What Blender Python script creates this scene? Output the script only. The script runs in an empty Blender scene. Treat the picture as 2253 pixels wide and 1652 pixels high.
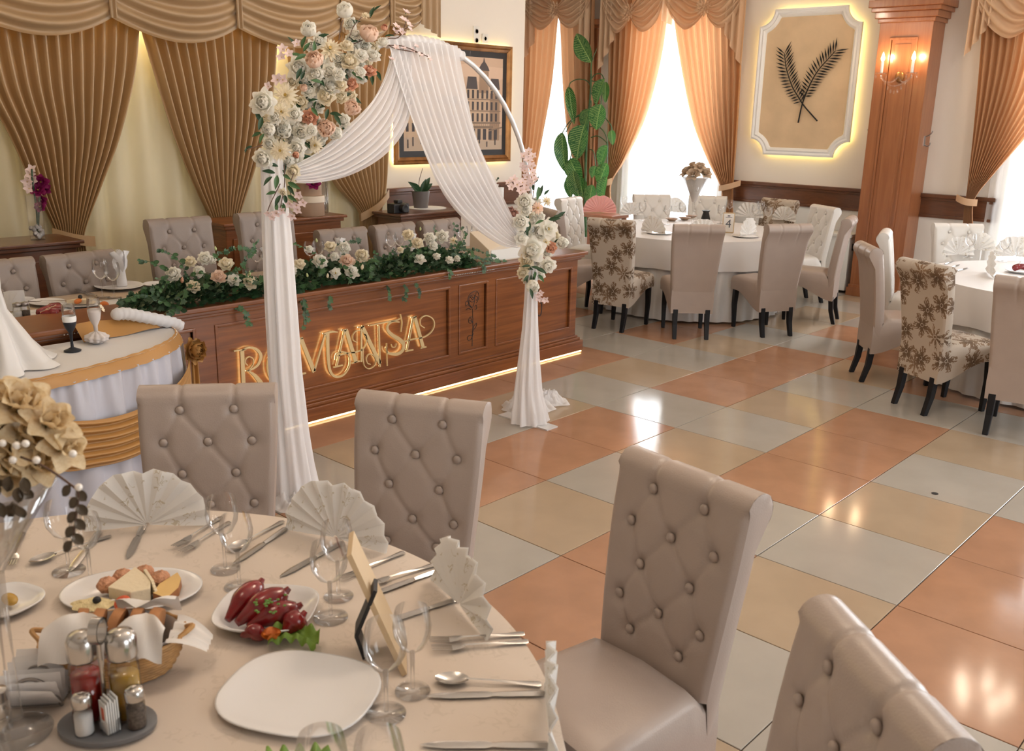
import bpy, bmesh, math, random
from mathutils import Vector, Matrix
rnd = random.Random(11)
PI = math.pi
SC = bpy.context.scene
COL = SC.collection

# ------------------------------------------------------------------ camera
CAM = Vector((2.8901, -4.6371, 1.8132)); FPX = 2060.9; FW, FH = 2253.0, 1652.0
RX = Vector((0.7343265, 0.6785124, 0.0196352)); RD = Vector((0.1972283, -0.1855951, -0.9626294)); RF = Vector((-0.6495118, 0.7107569, -0.2701093))
cd = bpy.data.cameras.new('camera'); cam = bpy.data.objects.new('camera', cd); COL.objects.link(cam)
M = Matrix.Identity(4)
for k in range(3):
    M[k][0] = RX[k]; M[k][1] = -RD[k]; M[k][2] = -RF[k]; M[k][3] = CAM[k]
cam.matrix_world = M
cd.sensor_width = 36.0; cd.lens = FPX / FW * 36.0; cd.clip_start = 0.05; cd.clip_end = 200
cd.dof.use_dof = True; cd.dof.focus_distance = 4.8; cd.dof.aperture_fstop = 7.0
SC.camera = cam
# ------------------------------------------------------------------ exposure
vs = SC.view_settings; vs.view_transform = 'Standard'; vs.look = 'None'; vs.gamma = 1.0; vs.use_curve_mapping = False
vs.exposure = -0.2
# ------------------------------------------------------------------ world (overcast white daylight outside the windows)
W = bpy.data.worlds.new('world'); SC.world = W; W.use_nodes = True
bg = W.node_tree.nodes['Background']; bg.inputs[0].default_value = (0.93, 0.97, 1.0, 1); bg.inputs[1].default_value = 5.0
# ------------------------------------------------------------------ lights
def light(name, kind, loc, energy, color, size=0.1, rot=None, size_y=None):
    l = bpy.data.lights.new(name, kind); l.energy = energy; l.color = color
    if kind == 'AREA':
        l.size = size
        if size_y: l.shape = 'RECTANGLE'; l.size_y = size_y
    else: l.shadow_soft_size = size
    o = bpy.data.objects.new(name, l); COL.objects.link(o); o.location = loc
    if rot: o.rotation_euler = rot
    return o
DAY = (0.90, 0.95, 1.0); WARM = (1.0, 0.79, 0.60)
YB = 5.45; XL = -4.10            # inner faces of the window wall and of the curtain wall
WIN = [(-6.05, -5.25), (-4.35, -3.05), (0.15, 1.75), (3.3, 4.9)]   # window openings in the back wall (x range)
WZ = (0.35, 3.15)
for k_, (a, b) in enumerate(WIN):
    light('window_daylight', 'AREA', ((a+b)/2, YB+0.42, 1.75), (165 if k_ else 80)*(b-a), DAY, b-a, (-PI/2, 0, 0), 2.7)
WINR = [(-3.6, -1.8), (.2, 2.2)]      # windows in the right-hand wall, beside the picture (y range)
for (a, b) in WINR:
    light('window_daylight', 'AREA', (6.45, (a+b)/2, 1.75), (26 if a < -1 else 55)*(b-a), DAY, 2.7, (0, PI/2, 0), b-a)
# chandelier clusters over the tables; last one is unseen fill added for the arch
for (x, y, z, e) in [(1.15, 3.4, 2.95, 34), (-2.05, 3.3, 3.0, 34), (1.3, -4.3, 3.05, 28), (-2.3, -2.4, 3.1, 16), (-2.5, 0.4, 3.1, 16), (1.3, -1.7, 3.15, 80)]:
    for k in range(5):
        a = k*2*PI/5 + .4
        light('chandelier_and_fill_bulb', 'POINT', (x+.2*math.cos(a), y+.2*math.sin(a), z), e/5, WARM, 0.035)

# ------------------------------------------------------------------ pixel of the photograph -> point on a horizontal / vertical plane
def ray(u, v): return RX*((u-FW/2)/FPX) + RD*((v-FH/2)/FPX) + RF
def FL(u, v, z=0.0): d = ray(u, v); return CAM + d*((z-CAM.z)/d.z)
def PX(u, v, x): d = ray(u, v); return CAM + d*((x-CAM.x)/d.x)
def PY(u, v, y): d = ray(u, v); return CAM + d*((y-CAM.y)/d.y)
def depth(p): return (Vector(p)-CAM).dot(RF)
def mpp(p): return depth(p)/FPX       # metres per pixel at p

# ------------------------------------------------------------------ mesh builder
class MB:
    def __init__(s): s.v = []; s.f = []; s.mi = []; s.cur = 0
    def add(s, vs, fs, M=None):
        o = len(s.v)
        s.v += [(M @ Vector(p)) if M else Vector(p) for p in vs]
        s.f += [tuple(i+o for i in f) for f in fs]; s.mi += [s.cur]*len(fs)
        return s
    def box(s, x0, x1, y0, y1, z0, z1, M=None):
        return s.add([(x0,y0,z0),(x1,y0,z0),(x1,y1,z0),(x0,y1,z0),(x0,y0,z1),(x1,y0,z1),(x1,y1,z1),(x0,y1,z1)],
              [(0,3,2,1),(4,5,6,7),(0,1,5,4),(1,2,6,5),(2,3,7,6),(3,0,4,7)], M)
    def grid(s, fn, nu, nv, cu=False, cv=False, M=None):
        vs = [fn(i/nu, j/nv) for j in range(nv + (0 if cv else 1)) for i in range(nu + (0 if cu else 1))]
        w = nu + (0 if cu else 1); h = nv + (0 if cv else 1); fs = []
        for j in range(nv):
            for i in range(nu):
                fs.append((j*w+i, j*w+(i+1) % w, ((j+1) % h)*w+(i+1) % w, ((j+1) % h)*w+i))
        return s.add(vs, fs, M)
    def lathe(s, prof, n=24, M=None, cap=True):
        vs = []; fs = []
        for (r, z) in prof:
            for i in range(n):
                a = 2*PI*i/n; vs.append((r*math.cos(a), r*math.sin(a), z))
        for j in range(len(prof)-1):
            for i in range(n):
                fs.append((j*n+i, j*n+(i+1) % n, (j+1)*n+(i+1) % n, (j+1)*n+i))
        if cap:
            if prof[0][0] > 1e-5: fs.append(tuple(range(n-1, -1, -1)))
            if prof[-1][0] > 1e-5: fs.append(tuple((len(prof)-1)*n+i for i in range(n)))
        return s.add(vs, fs, M)
    def tube(s, pts, r, n=8, M=None, cap=True):
        pts = [Vector(p) for p in pts]; m = len(pts)
        rs = r if isinstance(r, (list, tuple)) else [r]*m
        vs = []; fs = []; up = None
        for k, p in enumerate(pts):
            t = (pts[min(k+1, m-1)] - pts[max(k-1, 0)])
            t = t.normalized() if t.length > 1e-9 else Vector((0,0,1))
            if up is None:
                up = Vector((0,0,1)) if abs(t.z) < .9 else Vector((1,0,0))
            a = t.cross(up)
            if a.length < 1e-6: a = t.orthogonal()
            a.normalize(); b = a.cross(t).normalized(); up = b
            for i in range(n):
                q = 2*PI*i/n; vs.append(p + (a*math.cos(q) + b*math.sin(q))*rs[k])
        for k in range(m-1):
            for i in range(n):
                fs.append((k*n+i, k*n+(i+1) % n, (k+1)*n+(i+1) % n, (k+1)*n+i))
        if cap: fs.append(tuple(range(n-1, -1, -1))); fs.append(tuple((m-1)*n+i for i in range(n)))
        return s.add(vs, fs, M)
    def ball(s, c, r, n=12, m=8, sc=(1,1,1), M=None):
        c = Vector(c)
        vs = []; fs = []
        for j in range(m+1):
            t = PI*j/m
            for i in range(n):
                a = 2*PI*i/n
                vs.append(c + Vector((r*sc[0]*math.sin(t)*math.cos(a), r*sc[1]*math.sin(t)*math.sin(a), -r*sc[2]*math.cos(t))))
        for j in range(m):
            for i in range(n): fs.append((j*n+i, j*n+(i+1) % n, (j+1)*n+(i+1) % n, (j+1)*n+i))
        return s.add(vs, fs, M)
    def extrude(s, poly, fn0, fn1):      # poly of 2-D points, two maps to 3-D for the two faces
        n = len(poly)
        vs = [fn0(p) for p in poly] + [fn1(p) for p in poly]
        fs = [tuple(range(n-1, -1, -1)), tuple(range(n, 2*n))] + [(i, (i+1) % n, n+(i+1) % n, n+i) for i in range(n)]
        return s.add(vs, fs)
    def mesh(s, name, mats, smooth=True, bevel=0, angle=40, seg=2):
        me = bpy.data.meshes.new(name); me.from_pydata([tuple(p) for p in s.v], [], s.f)
        mats = mats if isinstance(mats, (list, tuple)) else [mats]
        for m in mats: me.materials.append(m)
        if len(mats) > 1: me.polygons.foreach_set('material_index', s.mi)
        bm = bmesh.new(); bm.from_mesh(me)
        bmesh.ops.remove_doubles(bm, verts=bm.verts, dist=1e-5)
        if bevel:
            es = [e for e in bm.edges if len(e.link_faces) == 2 and e.calc_face_angle(0) > math.radians(angle)]
            bmesh.ops.bevel(bm, geom=es, offset=bevel, segments=seg, affect='EDGES', profile=.6, clamp_overlap=True)
        bmesh.ops.recalc_face_normals(bm, faces=bm.faces)
        bm.to_mesh(me); bm.free()
        if smooth:
            me.polygons.foreach_set('use_smooth', [True]*len(me.polygons))
            if smooth != 'all': me.set_sharp_from_angle(angle=math.radians(smooth if smooth not in (True,) else 42))
        return me
    def build(s, name, mats, parent=None, smooth=True, bevel=0, off=None, seg=2, angle=40):
        if off is not None: s.v = [p - Vector(off) for p in s.v]
        return obj(name, s.mesh(name, mats, smooth, bevel, angle, seg), parent)
def obj(name, me, parent=None, loc=None, rot=None, scale=None):
    o = bpy.data.objects.new(name, me); COL.objects.link(o)
    if parent: o.parent = parent
    if loc is not None: o.location = loc
    if rot is not None: o.rotation_euler = rot
    if scale is not None: o.scale = (scale,)*3 if isinstance(scale, (int, float)) else scale
    return o
def tag(o, label=None, cat=None, group=None, kind=None):
    if label: o['label'] = label
    if cat: o['category'] = cat
    if group: o['group'] = group
    if kind: o['kind'] = kind
    return o
def thing(name, label, cat, loc=(0,0,0), rz=0.0, group=None):
    o = bpy.data.objects.new(name, None); COL.objects.link(o); o.location = loc; o.rotation_euler = (0, 0, rz)
    o.empty_display_size = .05
    return tag(o, label, cat, group)
def copy_tree(o, label=None, loc=None, rz=None, group=None, par=None):
    c = o.copy(); COL.objects.link(c)
    if par: c.parent = par
    if loc is not None: c.location = loc
    if rz is not None: c.rotation_euler = (0, 0, rz)
    if label: c['label'] = label
    if group: c['group'] = group
    for ch in o.children: copy_tree(ch, par=c)
    return c
def struct(o): o['kind'] = 'structure'; return o
def boxuv(me):
    uv = me.uv_layers.new(name='UVMap')
    for p in me.polygons:
        n = p.normal
        for li in p.loop_indices:
            c = me.vertices[me.loops[li].vertex_index].co
            if abs(n.y) >= abs(n.x) and abs(n.y) >= abs(n.z): q = (c.x, c.z + 0.0)
            elif abs(n.x) >= abs(n.z): q = (c.y+.37, c.z)
            else: q = (c.x, c.y+.9)
            uv.data[li].uv = q
def lerp(a, b, t): return a + (b-a)*t
def smooth01(t): t = max(0, min(1, t)); return t*t*(3-2*t)
def curve(pts, n, closed=False):         # Catmull-Rom through points (any dimension)
    P = [Vector(p) for p in pts]; out = []
    m = len(P); segs = m if closed else m-1
    for k in range(segs):
        p0 = P[(k-1) % m] if closed or k > 0 else P[k]*2-P[k+1]
        p1 = P[k % m]; p2 = P[(k+1) % m]
        p3 = P[(k+2) % m] if closed or k+2 < m else P[k+1]*2-P[k]
        for j in range(n):
            t = j/n
            out.append(0.5*((2*p1) + (p2-p0)*t + (2*p0-5*p1+4*p2-p3)*t*t + (3*p1-p0-3*p2+p3)*t**3))
    if not closed: out.append(P[-1].copy())
    return out
def samp(poly, t):                        # point at arclength fraction t of a polyline
    L = [0]
    for a, b in zip(poly, poly[1:]): L.append(L[-1]+(b-a).length)
    x = t*L[-1]
    for k in range(len(poly)-1):
        if x <= L[k+1] or k == len(poly)-2:
            d = L[k+1]-L[k]; return poly[k].lerp(poly[k+1], (x-L[k])/d if d > 1e-9 else 0)

# ------------------------------------------------------------------ materials
MT = {}
def mk(name, col, rough=.5, metal=0.0, spec=.5, var=0.0, vscale=8.0, bump=0.0, bscale=60.0, coat=0.0, sheen=0.0, emit=None, estr=0.0, transl=0.0, transp=0.0, sss=0.0, stretch=None, col2=None, aniso=0):
    m = bpy.data.materials.new(name); m.use_nodes = True; nt = m.node_tree; N = nt.nodes; Lk = nt.links
    b = N['Principled BSDF']; out = N['Material Output']
    c4 = (*col, 1)
    b.inputs['Base Color'].default_value = c4; b.inputs['Roughness'].default_value = rough; b.inputs['Metallic'].default_value = metal
    b.inputs['Specular IOR Level'].default_value = spec
    if coat: b.inputs['Coat Weight'].default_value = coat; b.inputs['Coat Roughness'].default_value = .12
    if sheen: b.inputs['Sheen Weight'].default_value = sheen; b.inputs['Sheen Roughness'].default_value = .35
    if sss: b.inputs['Subsurface Weight'].default_value = sss; b.inputs['Subsurface Radius'].default_value = (.02, .012, .008)
    if emit: b.inputs['Emission Color'].default_value = (*emit, 1); b.inputs['Emission Strength'].default_value = estr
    if var or bump:
        tc = N.new('ShaderNodeTexCoord'); mp = N.new('ShaderNodeMapping'); Lk.new(tc.outputs['Object'], mp.inputs[0])
        if stretch: mp.inputs['Scale'].default_value = stretch
        if var:
            nz = N.new('ShaderNodeTexNoise'); nz.inputs['Scale'].default_value = vscale; nz.inputs['Detail'].default_value = 5; Lk.new(mp.outputs[0], nz.inputs[0])
            cr = N.new('ShaderNodeValToRGB'); cr.color_ramp.elements[0].position = .3; cr.color_ramp.elements[1].position = .7
            c2 = col2 or tuple(min(1, x*(1+var)) for x in col)
            cr.color_ramp.elements[0].color = (*[x*(1-var) for x in col], 1); cr.color_ramp.elements[1].color = (*c2, 1)
            Lk.new(nz.outputs['Fac'], cr.inputs[0]); Lk.new(cr.outputs[0], b.inputs['Base Color'])
        if bump:
            nb = N.new('ShaderNodeTexNoise'); nb.inputs['Scale'].default_value = bscale; nb.inputs['Detail'].default_value = 3; Lk.new(mp.outputs[0], nb.inputs[0])
            bp = N.new('ShaderNodeBump'); bp.inputs['Strength'].default_value = bump; bp.inputs['Distance'].default_value = .01
            Lk.new(nb.outputs['Fac'], bp.inputs['Height']); Lk.new(bp.outputs[0], b.inputs['Normal'])
    sh = b.outputs[0]
    if transl:
        t = N.new('ShaderNodeBsdfTranslucent'); t.inputs[0].default_value = (*[min(1, x*1.1) for x in (col if not var else col)], 1)
        mx = N.new('ShaderNodeMixShader'); mx.inputs[0].default_value = transl; Lk.new(sh, mx.inputs[1]); Lk.new(t.outputs[0], mx.inputs[2]); sh = mx.outputs[0]
    if transp:
        t = N.new('ShaderNodeBsdfTransparent')
        mx = N.new('ShaderNodeMixShader'); mx.inputs[0].default_value = transp; Lk.new(sh, mx.inputs[1]); Lk.new(t.outputs[0], mx.inputs[2]); sh = mx.outputs[0]
    Lk.new(sh, out.inputs[0]); MT[name] = m
    return m
def mk_glass(name, tint=(1,1,1), rough=0.02, base=.0):
    m = bpy.data.materials.new(name); m.use_nodes = True; nt = m.node_tree; N = nt.nodes; Lk = nt.links
    N.remove(N['Principled BSDF']); out = N['Material Output']
    tr = N.new('ShaderNodeBsdfTransparent'); tr.inputs[0].default_value = (*tint, 1)
    gl = N.new('ShaderNodeBsdfGlossy'); gl.inputs['Roughness'].default_value = rough
    lw = N.new('ShaderNodeLayerWeight'); lw.inputs[0].default_value = .28
    mr = N.new('ShaderNodeMapRange'); mr.inputs['To Min'].default_value = .02 + base; mr.inputs['To Max'].default_value = .62; Lk.new(lw.outputs['Fresnel'], mr.inputs[0])
    mx = N.new('ShaderNodeMixShader'); Lk.new(mr.outputs[0], mx.inputs[0]); Lk.new(tr.outputs[0], mx.inputs[1]); Lk.new(gl.outputs[0], mx.inputs[2]); Lk.new(mx.outputs[0], out.inputs[0])
    MT[name] = m; return m
def mk_wood(name, c1, c2, rough=.32, coat=.4, axis=(1,1,1), scale=6):
    m = mk(name, c1, rough, coat=coat); nt = m.node_tree; N = nt.nodes; Lk = nt.links; b = N['Principled BSDF']
    tc = N.new('ShaderNodeTexCoord'); mp = N.new('ShaderNodeMapping'); mp.inputs['Scale'].default_value = axis; Lk.new(tc.outputs['Object'], mp.inputs[0])
    nz = N.new('ShaderNodeTexNoise'); nz.inputs['Scale'].default_value = scale; nz.inputs['Detail'].default_value = 8; nz.inputs['Distortion'].default_value = 1.2; Lk.new(mp.outputs[0], nz.inputs[0])
    cr = N.new('ShaderNodeValToRGB'); cr.color_ramp.elements[0].position = .35; cr.color_ramp.elements[1].position = .68
    cr.color_ramp.elements[0].color = (*c1, 1); cr.color_ramp.elements[1].color = (*c2, 1)
    Lk.new(nz.outputs['Fac'], cr.inputs[0]); Lk.new(cr.outputs[0], b.inputs['Base Color'])
    return m
def mk_emit(name, col, s):
    m = bpy.data.materials.new(name); m.use_nodes = True; N = m.node_tree.nodes; N.remove(N['Principled BSDF'])
    e = N.new('ShaderNodeEmission'); e.inputs[0].default_value = (*col, 1); e.inputs[1].default_value = s
    m.node_tree.links.new(e.outputs[0], N['Material Output'].inputs[0]); MT[name] = m; return m
def mk_floral(name):
    m = mk(name, (.55,.45,.34), .75, sheen=.2); nt = m.node_tree; N = nt.nodes; Lk = nt.links; b = N['Principled BSDF']
    uv = N.new('ShaderNodeTexCoord')
    def math_(op, a, b_=None):
        n = N.new('ShaderNodeMath'); n.operation = op
        for k, x in enumerate((a, b_)):
            if x is None: continue
            if isinstance(x, (int, float)): n.inputs[k].default_value = x
            else: Lk.new(x, n.inputs[k])
        return n.outputs[0]
    def layer(scale, offs, petals, size, thin, gate):
        mp = N.new('ShaderNodeMapping'); mp.inputs['Location'].default_value = (*offs, 0); mp.inputs['Scale'].default_value = (scale, scale, 0); Lk.new(uv.outputs['UV'], mp.inputs[0])
        vo = N.new('ShaderNodeTexVoronoi'); vo.voronoi_dimensions = '2D'; vo.inputs['Scale'].default_value = 1.0; vo.inputs['Randomness'].default_value = .55; Lk.new(mp.outputs[0], vo.inputs['Vector'])
        sb = N.new('ShaderNodeVectorMath'); sb.operation = 'SUBTRACT'; Lk.new(mp.outputs[0], sb.inputs[0]); Lk.new(vo.outputs['Position'], sb.inputs[1])
        sx = N.new('ShaderNodeSeparateXYZ'); Lk.new(sb.outputs[0], sx.inputs[0])
        nz = N.new('ShaderNodeTexNoise'); nz.inputs['Scale'].default_value = 9; Lk.new(mp.outputs[0], nz.inputs[0])
        an = math_('ARCTAN2', sx.outputs[1], sx.outputs[0]); an = math_('ADD', an, math_('MULTIPLY', nz.outputs['Fac'], .7))
        sc_ = N.new('ShaderNodeSeparateColor'); Lk.new(vo.outputs['Color'], sc_.inputs[0])
        an = math_('ADD', an, math_('MULTIPLY', sc_.outputs[0], 6.0))
        r = math_('SQRT', math_('ADD', math_('MULTIPLY', sx.outputs[0], sx.outputs[0]), math_('MULTIPLY', sx.outputs[1], sx.outputs[1])))
        pet = math_('POWER', math_('ABSOLUTE', math_('COSINE', math_('MULTIPLY', an, petals/2))), thin)
        lim = math_('ADD', math_('MULTIPLY', pet, size*.8), size*.18)
        mask = math_('LESS_THAN', r, lim)
        vein = math_('GREATER_THAN', math_('SINE', math_('MULTIPLY', an, petals*4.0)), -.55)
        rim = math_('LESS_THAN', r, math_('MULTIPLY', lim, .55))
        solid = math_('MAXIMUM', vein, rim)
        ctr = math_('GREATER_THAN', math_('ABSOLUTE', math_('SUBTRACT', r, size*.13)), size*.025)
        solid = math_('MULTIPLY', solid, math_('GREATER_THAN', sc_.outputs[1], gate))
        return math_('MULTIPLY', math_('MULTIPLY', mask, solid), ctr), math_('MULTIPLY', r, 1.6)
    f1, r1 = layer(6.0, (.2, .1), 5, .52, .7, .12)
    f2, r2 = layer(5.2, (3.4, 1.7), 8, .48, 2.2, .34)
    mask = math_('MAXIMUM', f1, f2)
    mix = N.new('ShaderNodeMix'); mix.data_type = 'RGBA'
    mix.inputs['A'].default_value = (.50, .43, .355, 1)
    c2 = N.new('ShaderNodeMix'); c2.data_type = 'RGBA'; c2.inputs['A'].default_value = (.09, .055, .03, 1); c2.inputs['B'].default_value = (.26, .16, .09, 1); Lk.new(r1, c2.inputs['Factor'])
    Lk.new(c2.outputs['Result'], mix.inputs['B']); Lk.new(mask, mix.inputs['Factor']); Lk.new(mix.outputs['Result'], b.inputs['Base Color'])
    return m
def mk_cloth_print(name, base, ink, scale, thr=.035, transl=0.0):    # thin scroll lines printed on cloth or paper
    m = mk(name, base, .7, transl=transl); nt = m.node_tree; N = nt.nodes; Lk = nt.links; b = N['Principled BSDF']
    tc = N.new('ShaderNodeTexCoord'); nz = N.new('ShaderNodeTexNoise'); nz.inputs['Scale'].default_value = scale; nz.inputs['Detail'].default_value = 1.0; nz.inputs['Distortion'].default_value = 1.6
    Lk.new(tc.outputs['Object'], nz.inputs[0])
    a = N.new('ShaderNodeMath'); a.operation = 'SUBTRACT'; a.inputs[1].default_value = .5; Lk.new(nz.outputs['Fac'], a.inputs[0])
    ab = N.new('ShaderNodeMath'); ab.operation = 'ABSOLUTE'; Lk.new(a.outputs[0], ab.inputs[0])
    lt = N.new('ShaderNodeMath'); lt.operation = 'LESS_THAN'; lt.inputs[1].default_value = thr; Lk.new(ab.outputs[0], lt.inputs[0])
    n2 = N.new('ShaderNodeTexNoise'); n2.inputs['Scale'].default_value = scale*.6; Lk.new(tc.outputs['Object'], n2.inputs[0])
    g2 = N.new('ShaderNodeMath'); g2.operation = 'GREATER_THAN'; g2.inputs[1].default_value = .55; Lk.new(n2.outputs['Fac'], g2.inputs[0])
    mu = N.new('ShaderNodeMath'); mu.operation = 'MULTIPLY'; Lk.new(lt.outputs[0], mu.inputs[0]); Lk.new(g2.outputs[0], mu.inputs[1])
    mix = N.new('ShaderNodeMix'); mix.data_type = 'RGBA'; mix.inputs['A'].default_value = (*base, 1); mix.inputs['B'].default_value = (*ink, 1)
    Lk.new(mu.outputs[0], mix.inputs['Factor']); Lk.new(mix.outputs['Result'], b.inputs['Base Color'])
    return m

mk('wall_paint', (.80,.74,.66), .85, bump=.05, bscale=120); mk('wall_low', (.78,.76,.72), .7)
mk('ceiling_paint', (.86,.83,.78), .9)
mk('grout', (.16,.11,.08), .8)
mk('tile_peach', (.40,.215,.128), .11, var=.10, vscale=5, spec=.2); mk('tile_grey', (.39,.352,.305), .11, var=.05, vscale=4, spec=.2); mk('tile_tan', (.40,.30,.205), .11, var=.06, vscale=4, spec=.2)
mk_wood('wood_bar', (.155,.046,.012), (.25,.083,.022), .32, .15, (.6,.25,6), 5)
mk_wood('wood_pillar', (.28,.098,.036), (.35,.132,.05), .35, .4, (5,5,.35), 5)
mk_wood('wood_dark', (.10,.036,.016), (.15,.055,.024), .3, .4, (1,.4,5), 5)
mk('white_paint', (.86,.86,.84), .5); mk('panel_beige', (.66,.49,.31), .8, var=.08, vscale=4, bump=.1, bscale=40)
mk('black_metal', (.012,.012,.013), .4, .6); mk('gold_leaf', (.30,.14,.045), .38, .7, var=.4); mk('gold_letter', (.66,.49,.25), .40, .2)
mk_emit('led_warm', (1.0,.72,.22), 18.0); mk_emit('led_strip', (1.0,.74,.36), 7.0); mk_emit('led_cove', (1.0,.80,.42), 190.0); mk_emit('led_halo', (1.0,.82,.36), 9.0); mk_emit('bulb', (1.0,.72,.42), 60.0)
mk('leather', (.40,.325,.28), .34, spec=.5, bump=.10, bscale=260, var=.03); mk('leather_head', (.28,.225,.195), .42, bump=.10, bscale=260)
mk('leather_white', (.70,.67,.63), .34, bump=.06, bscale=260)
mk('leg_black', (.008,.008,.010), .5, spec=.3); mk_floral('floral_fabric')
mk('gold_satin', (.47,.30,.145), .36, spec=.6, transl=.10); mk('gold_satin_valance', (.42,.28,.15), .38, spec=.6, transl=.04)
mk('orange_drape', (.54,.29,.14), .55, sheen=.2, transl=.36); mk('valance_tan', (.70,.48,.30), .55, sheen=.3, transl=.3)
mk('sheer_cream', (.93,.86,.66), .8, transl=.5, transp=.12); mk('sheer_white', (.95,.95,.93), .8, transl=.6, transp=.35)
mk('tulle', (.95,.92,.92), .75, transl=.35, transp=.2)
mk_cloth_print('cloth_table', (.69,.59,.50), (.64,.545,.455), 24, .035); mk('cloth_white', (.80,.77,.75), .55, sheen=.3, transl=.1); mk('satin_white', (.82,.80,.78), .36, sheen=.3, transl=.1)
mk('satin_grey', (.56,.56,.63), .34, spec=.6); mk('gold_band', (.46,.235,.07), .42, spec=.5)
mk_cloth_print('napkin', (.90,.88,.85), (.60,.53,.40), 30, .022, .25); mk('napkin_plain', (.86,.85,.86), .7, transl=.25)
mk('porcelain', (.82,.80,.79), .18, spec=.6); mk_glass('glass'); mk_glass('glass_far', rough=.06, base=.05)
mk('steel', (.55,.53,.51), .22, 1.0); mk('steel_dark', (.32,.30,.29), .28, 1.0)
mk('leaf_dark', (.022,.065,.026), .45, var=.35, vscale=30, transl=.15); mk('leaf_mid', (.065,.15,.055), .45, var=.3, vscale=30, transl=.2); mk('leaf_sage', (.09,.15,.09), .55, transl=.2); mk('leaf_lime', (.20,.33,.05), .5, transl=.25)
mk('petal_white', (.98,.93,.85), .6, transl=.58); mk('petal_cream', (.96,.86,.70), .6, transl=.5); mk('petal_blush', (.93,.72,.58), .6, transl=.4); mk('petal_peach', (.78,.42,.28), .6, transl=.2); mk('petal_pink', (.88,.72,.70), .6, transl=.3)
mk('petal_silk', (.80,.60,.33), .55, transl=.3, var=.12, vscale=10, col2=(.86,.74,.52)); mk('stamen', (.62,.42,.10), .7); mk('petal_magenta', (.25,.01,.10), .5, transl=.2); mk('petal_dusty', (.55,.30,.24), .6)
mk('stem_green', (.10,.16,.05), .5); mk('twig', (.10,.05,.03), .6); mk('bud_green', (.50,.55,.25), .6)
mk('plastic_white', (.75,.73,.68), .4); mk('grey_pot', (.14,.125,.12), .35); mk('pebble', (.55,.53,.52), .5)
mk('box_tan', (.42,.28,.19), .5); mk('box_lid', (.66,.55,.42), .5)
mk('pearl', (.85,.78,.70), .2, spec=.8); mk('black_matte', (.01,.01,.012), .5); mk('black_velvet', (.006,.008,.014), .7, sheen=.2)
# ================================================================== THE SETTING
def resamp(poly, n): return [samp(poly, k/n) for k in range(n+1)]
def sheet(mb, A, B, nu, nv, amp, nf, dirn, phase=0.0, env=None, sharp=.75, wob=.15):
    A = resamp([Vector(p) for p in A], nu); B = resamp([Vector(p) for p in B], nu); D = Vector(dirn)
    def fn(i, j):
        s = i; t = j; k = int(round(i*nu)); a = A[k]; b = B[k]
        x = t*nf*2*PI + phase + wob*math.sin(7*s + 3*t*nf)
        h = math.sin(x); h = math.copysign(abs(h)**sharp, h)
        e = amp*(env(s, t) if env else 1.0)
        return a.lerp(b, t) + D*(h*e)
    return mb.grid(fn, nu, nv)
# ---- floor: each tile in view is its own piece
TILES = {(-2,-1):'P',(-2,0):'G',(-2,-2):'G',(-1,-2):'T',(-1,-1):'P',(-1,0):'T',(-1,1):'P',(-1,2):'T',(0,-3):'P',(0,-2):'G',(0,-1):'G',(0,0):'G',(0,1):'P',(0,2):'G',
 (1,-3):'P',(1,-2):'T',(1,-1):'P',(1,0):'T',(1,1):'P',(1,2):'T',(2,-3):'G',(2,-2):'G',(2,-1):'P',(2,0):'G',(2,1):'G',(2,2):'G',(3,-3):'P',(3,-2):'T',(3,-1):'P',(3,0):'T',(3,1):'P',
 (4,-3):'P',(4,-2):'G',(4,-1):'G',(5,-2):'T',(5,-1):'P',(6,-1):'G',(6,-2):'T',(7,-1):'G',(7,-2):'G',(-3,-1):'P',(-3,-3):'P',(-3,0):'T',(-3,1):'P',(-3,2):'T',(-3,3):'P',(-2,1):'G',(-2,2):'G',(-2,3):'P',
 (-1,3):'P',(0,3):'G',(-4,0):'G',(-4,1):'P',(-4,2):'G',(-4,3):'G',(-4,-2):'G',(-3,-2):'T',(-2,-3):'T',(-1,-3):'P',(-4,-1):'P',(-4,-3):'P',(7,0):'G',(6,0):'T',(8,-1):'G',(8,-2):'T',(7,-3):'G',(6,-3):'G',(5,-3):'T',(5,0):'T',(4,0):'P'}
TM = {'P': MT['tile_peach'], 'G': MT['tile_grey'], 'T': MT['tile_tan']}
mb = MB(); mb.box(-7.2, 6.2, -8.2, 5.6, -.2, -.006); floor = struct(mb.build('floor', MT['grout'], smooth=False))
tg = .0022; tiles = {}; far = {k: MB() for k in TM}
for k in TM:
    b_ = MB(); b_.box(-.3+tg, .3-tg, -.3+tg, .3-tg, -.012, 0); tiles[k] = b_.mesh('tile', TM[k], smooth=False, bevel=.0015, seg=1)
for i in range(-12, 11):
    for n in range(-14, 10):
        c = Vector(((i+.5)*.6, (n+.5)*.6, 0)); k = TILES.get((n, i)) or 'PGTGTPG'[(i*3+n*5+(i*n) % 3) % 7]
        d = c - CAM; dz = d.dot(RF); u = FW/2+FPX*d.dot(RX)/dz if dz > .4 else -1e4; v = FH/2+FPX*d.dot(RD)/dz if dz > .4 else -1e4
        if 380 < u < 2400 and 560 < v < 1850 and i > -6: obj('floor_tile', tiles[k], floor, c)
        else: far[k].box(c.x-.3+tg, c.x+.3-tg, c.y-.3+tg, c.y+.3-tg, -.012, 0)
for k in far: tag(far[k].build('floor_tile_field', TM[k], floor, smooth=False), kind='stuff')
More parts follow.
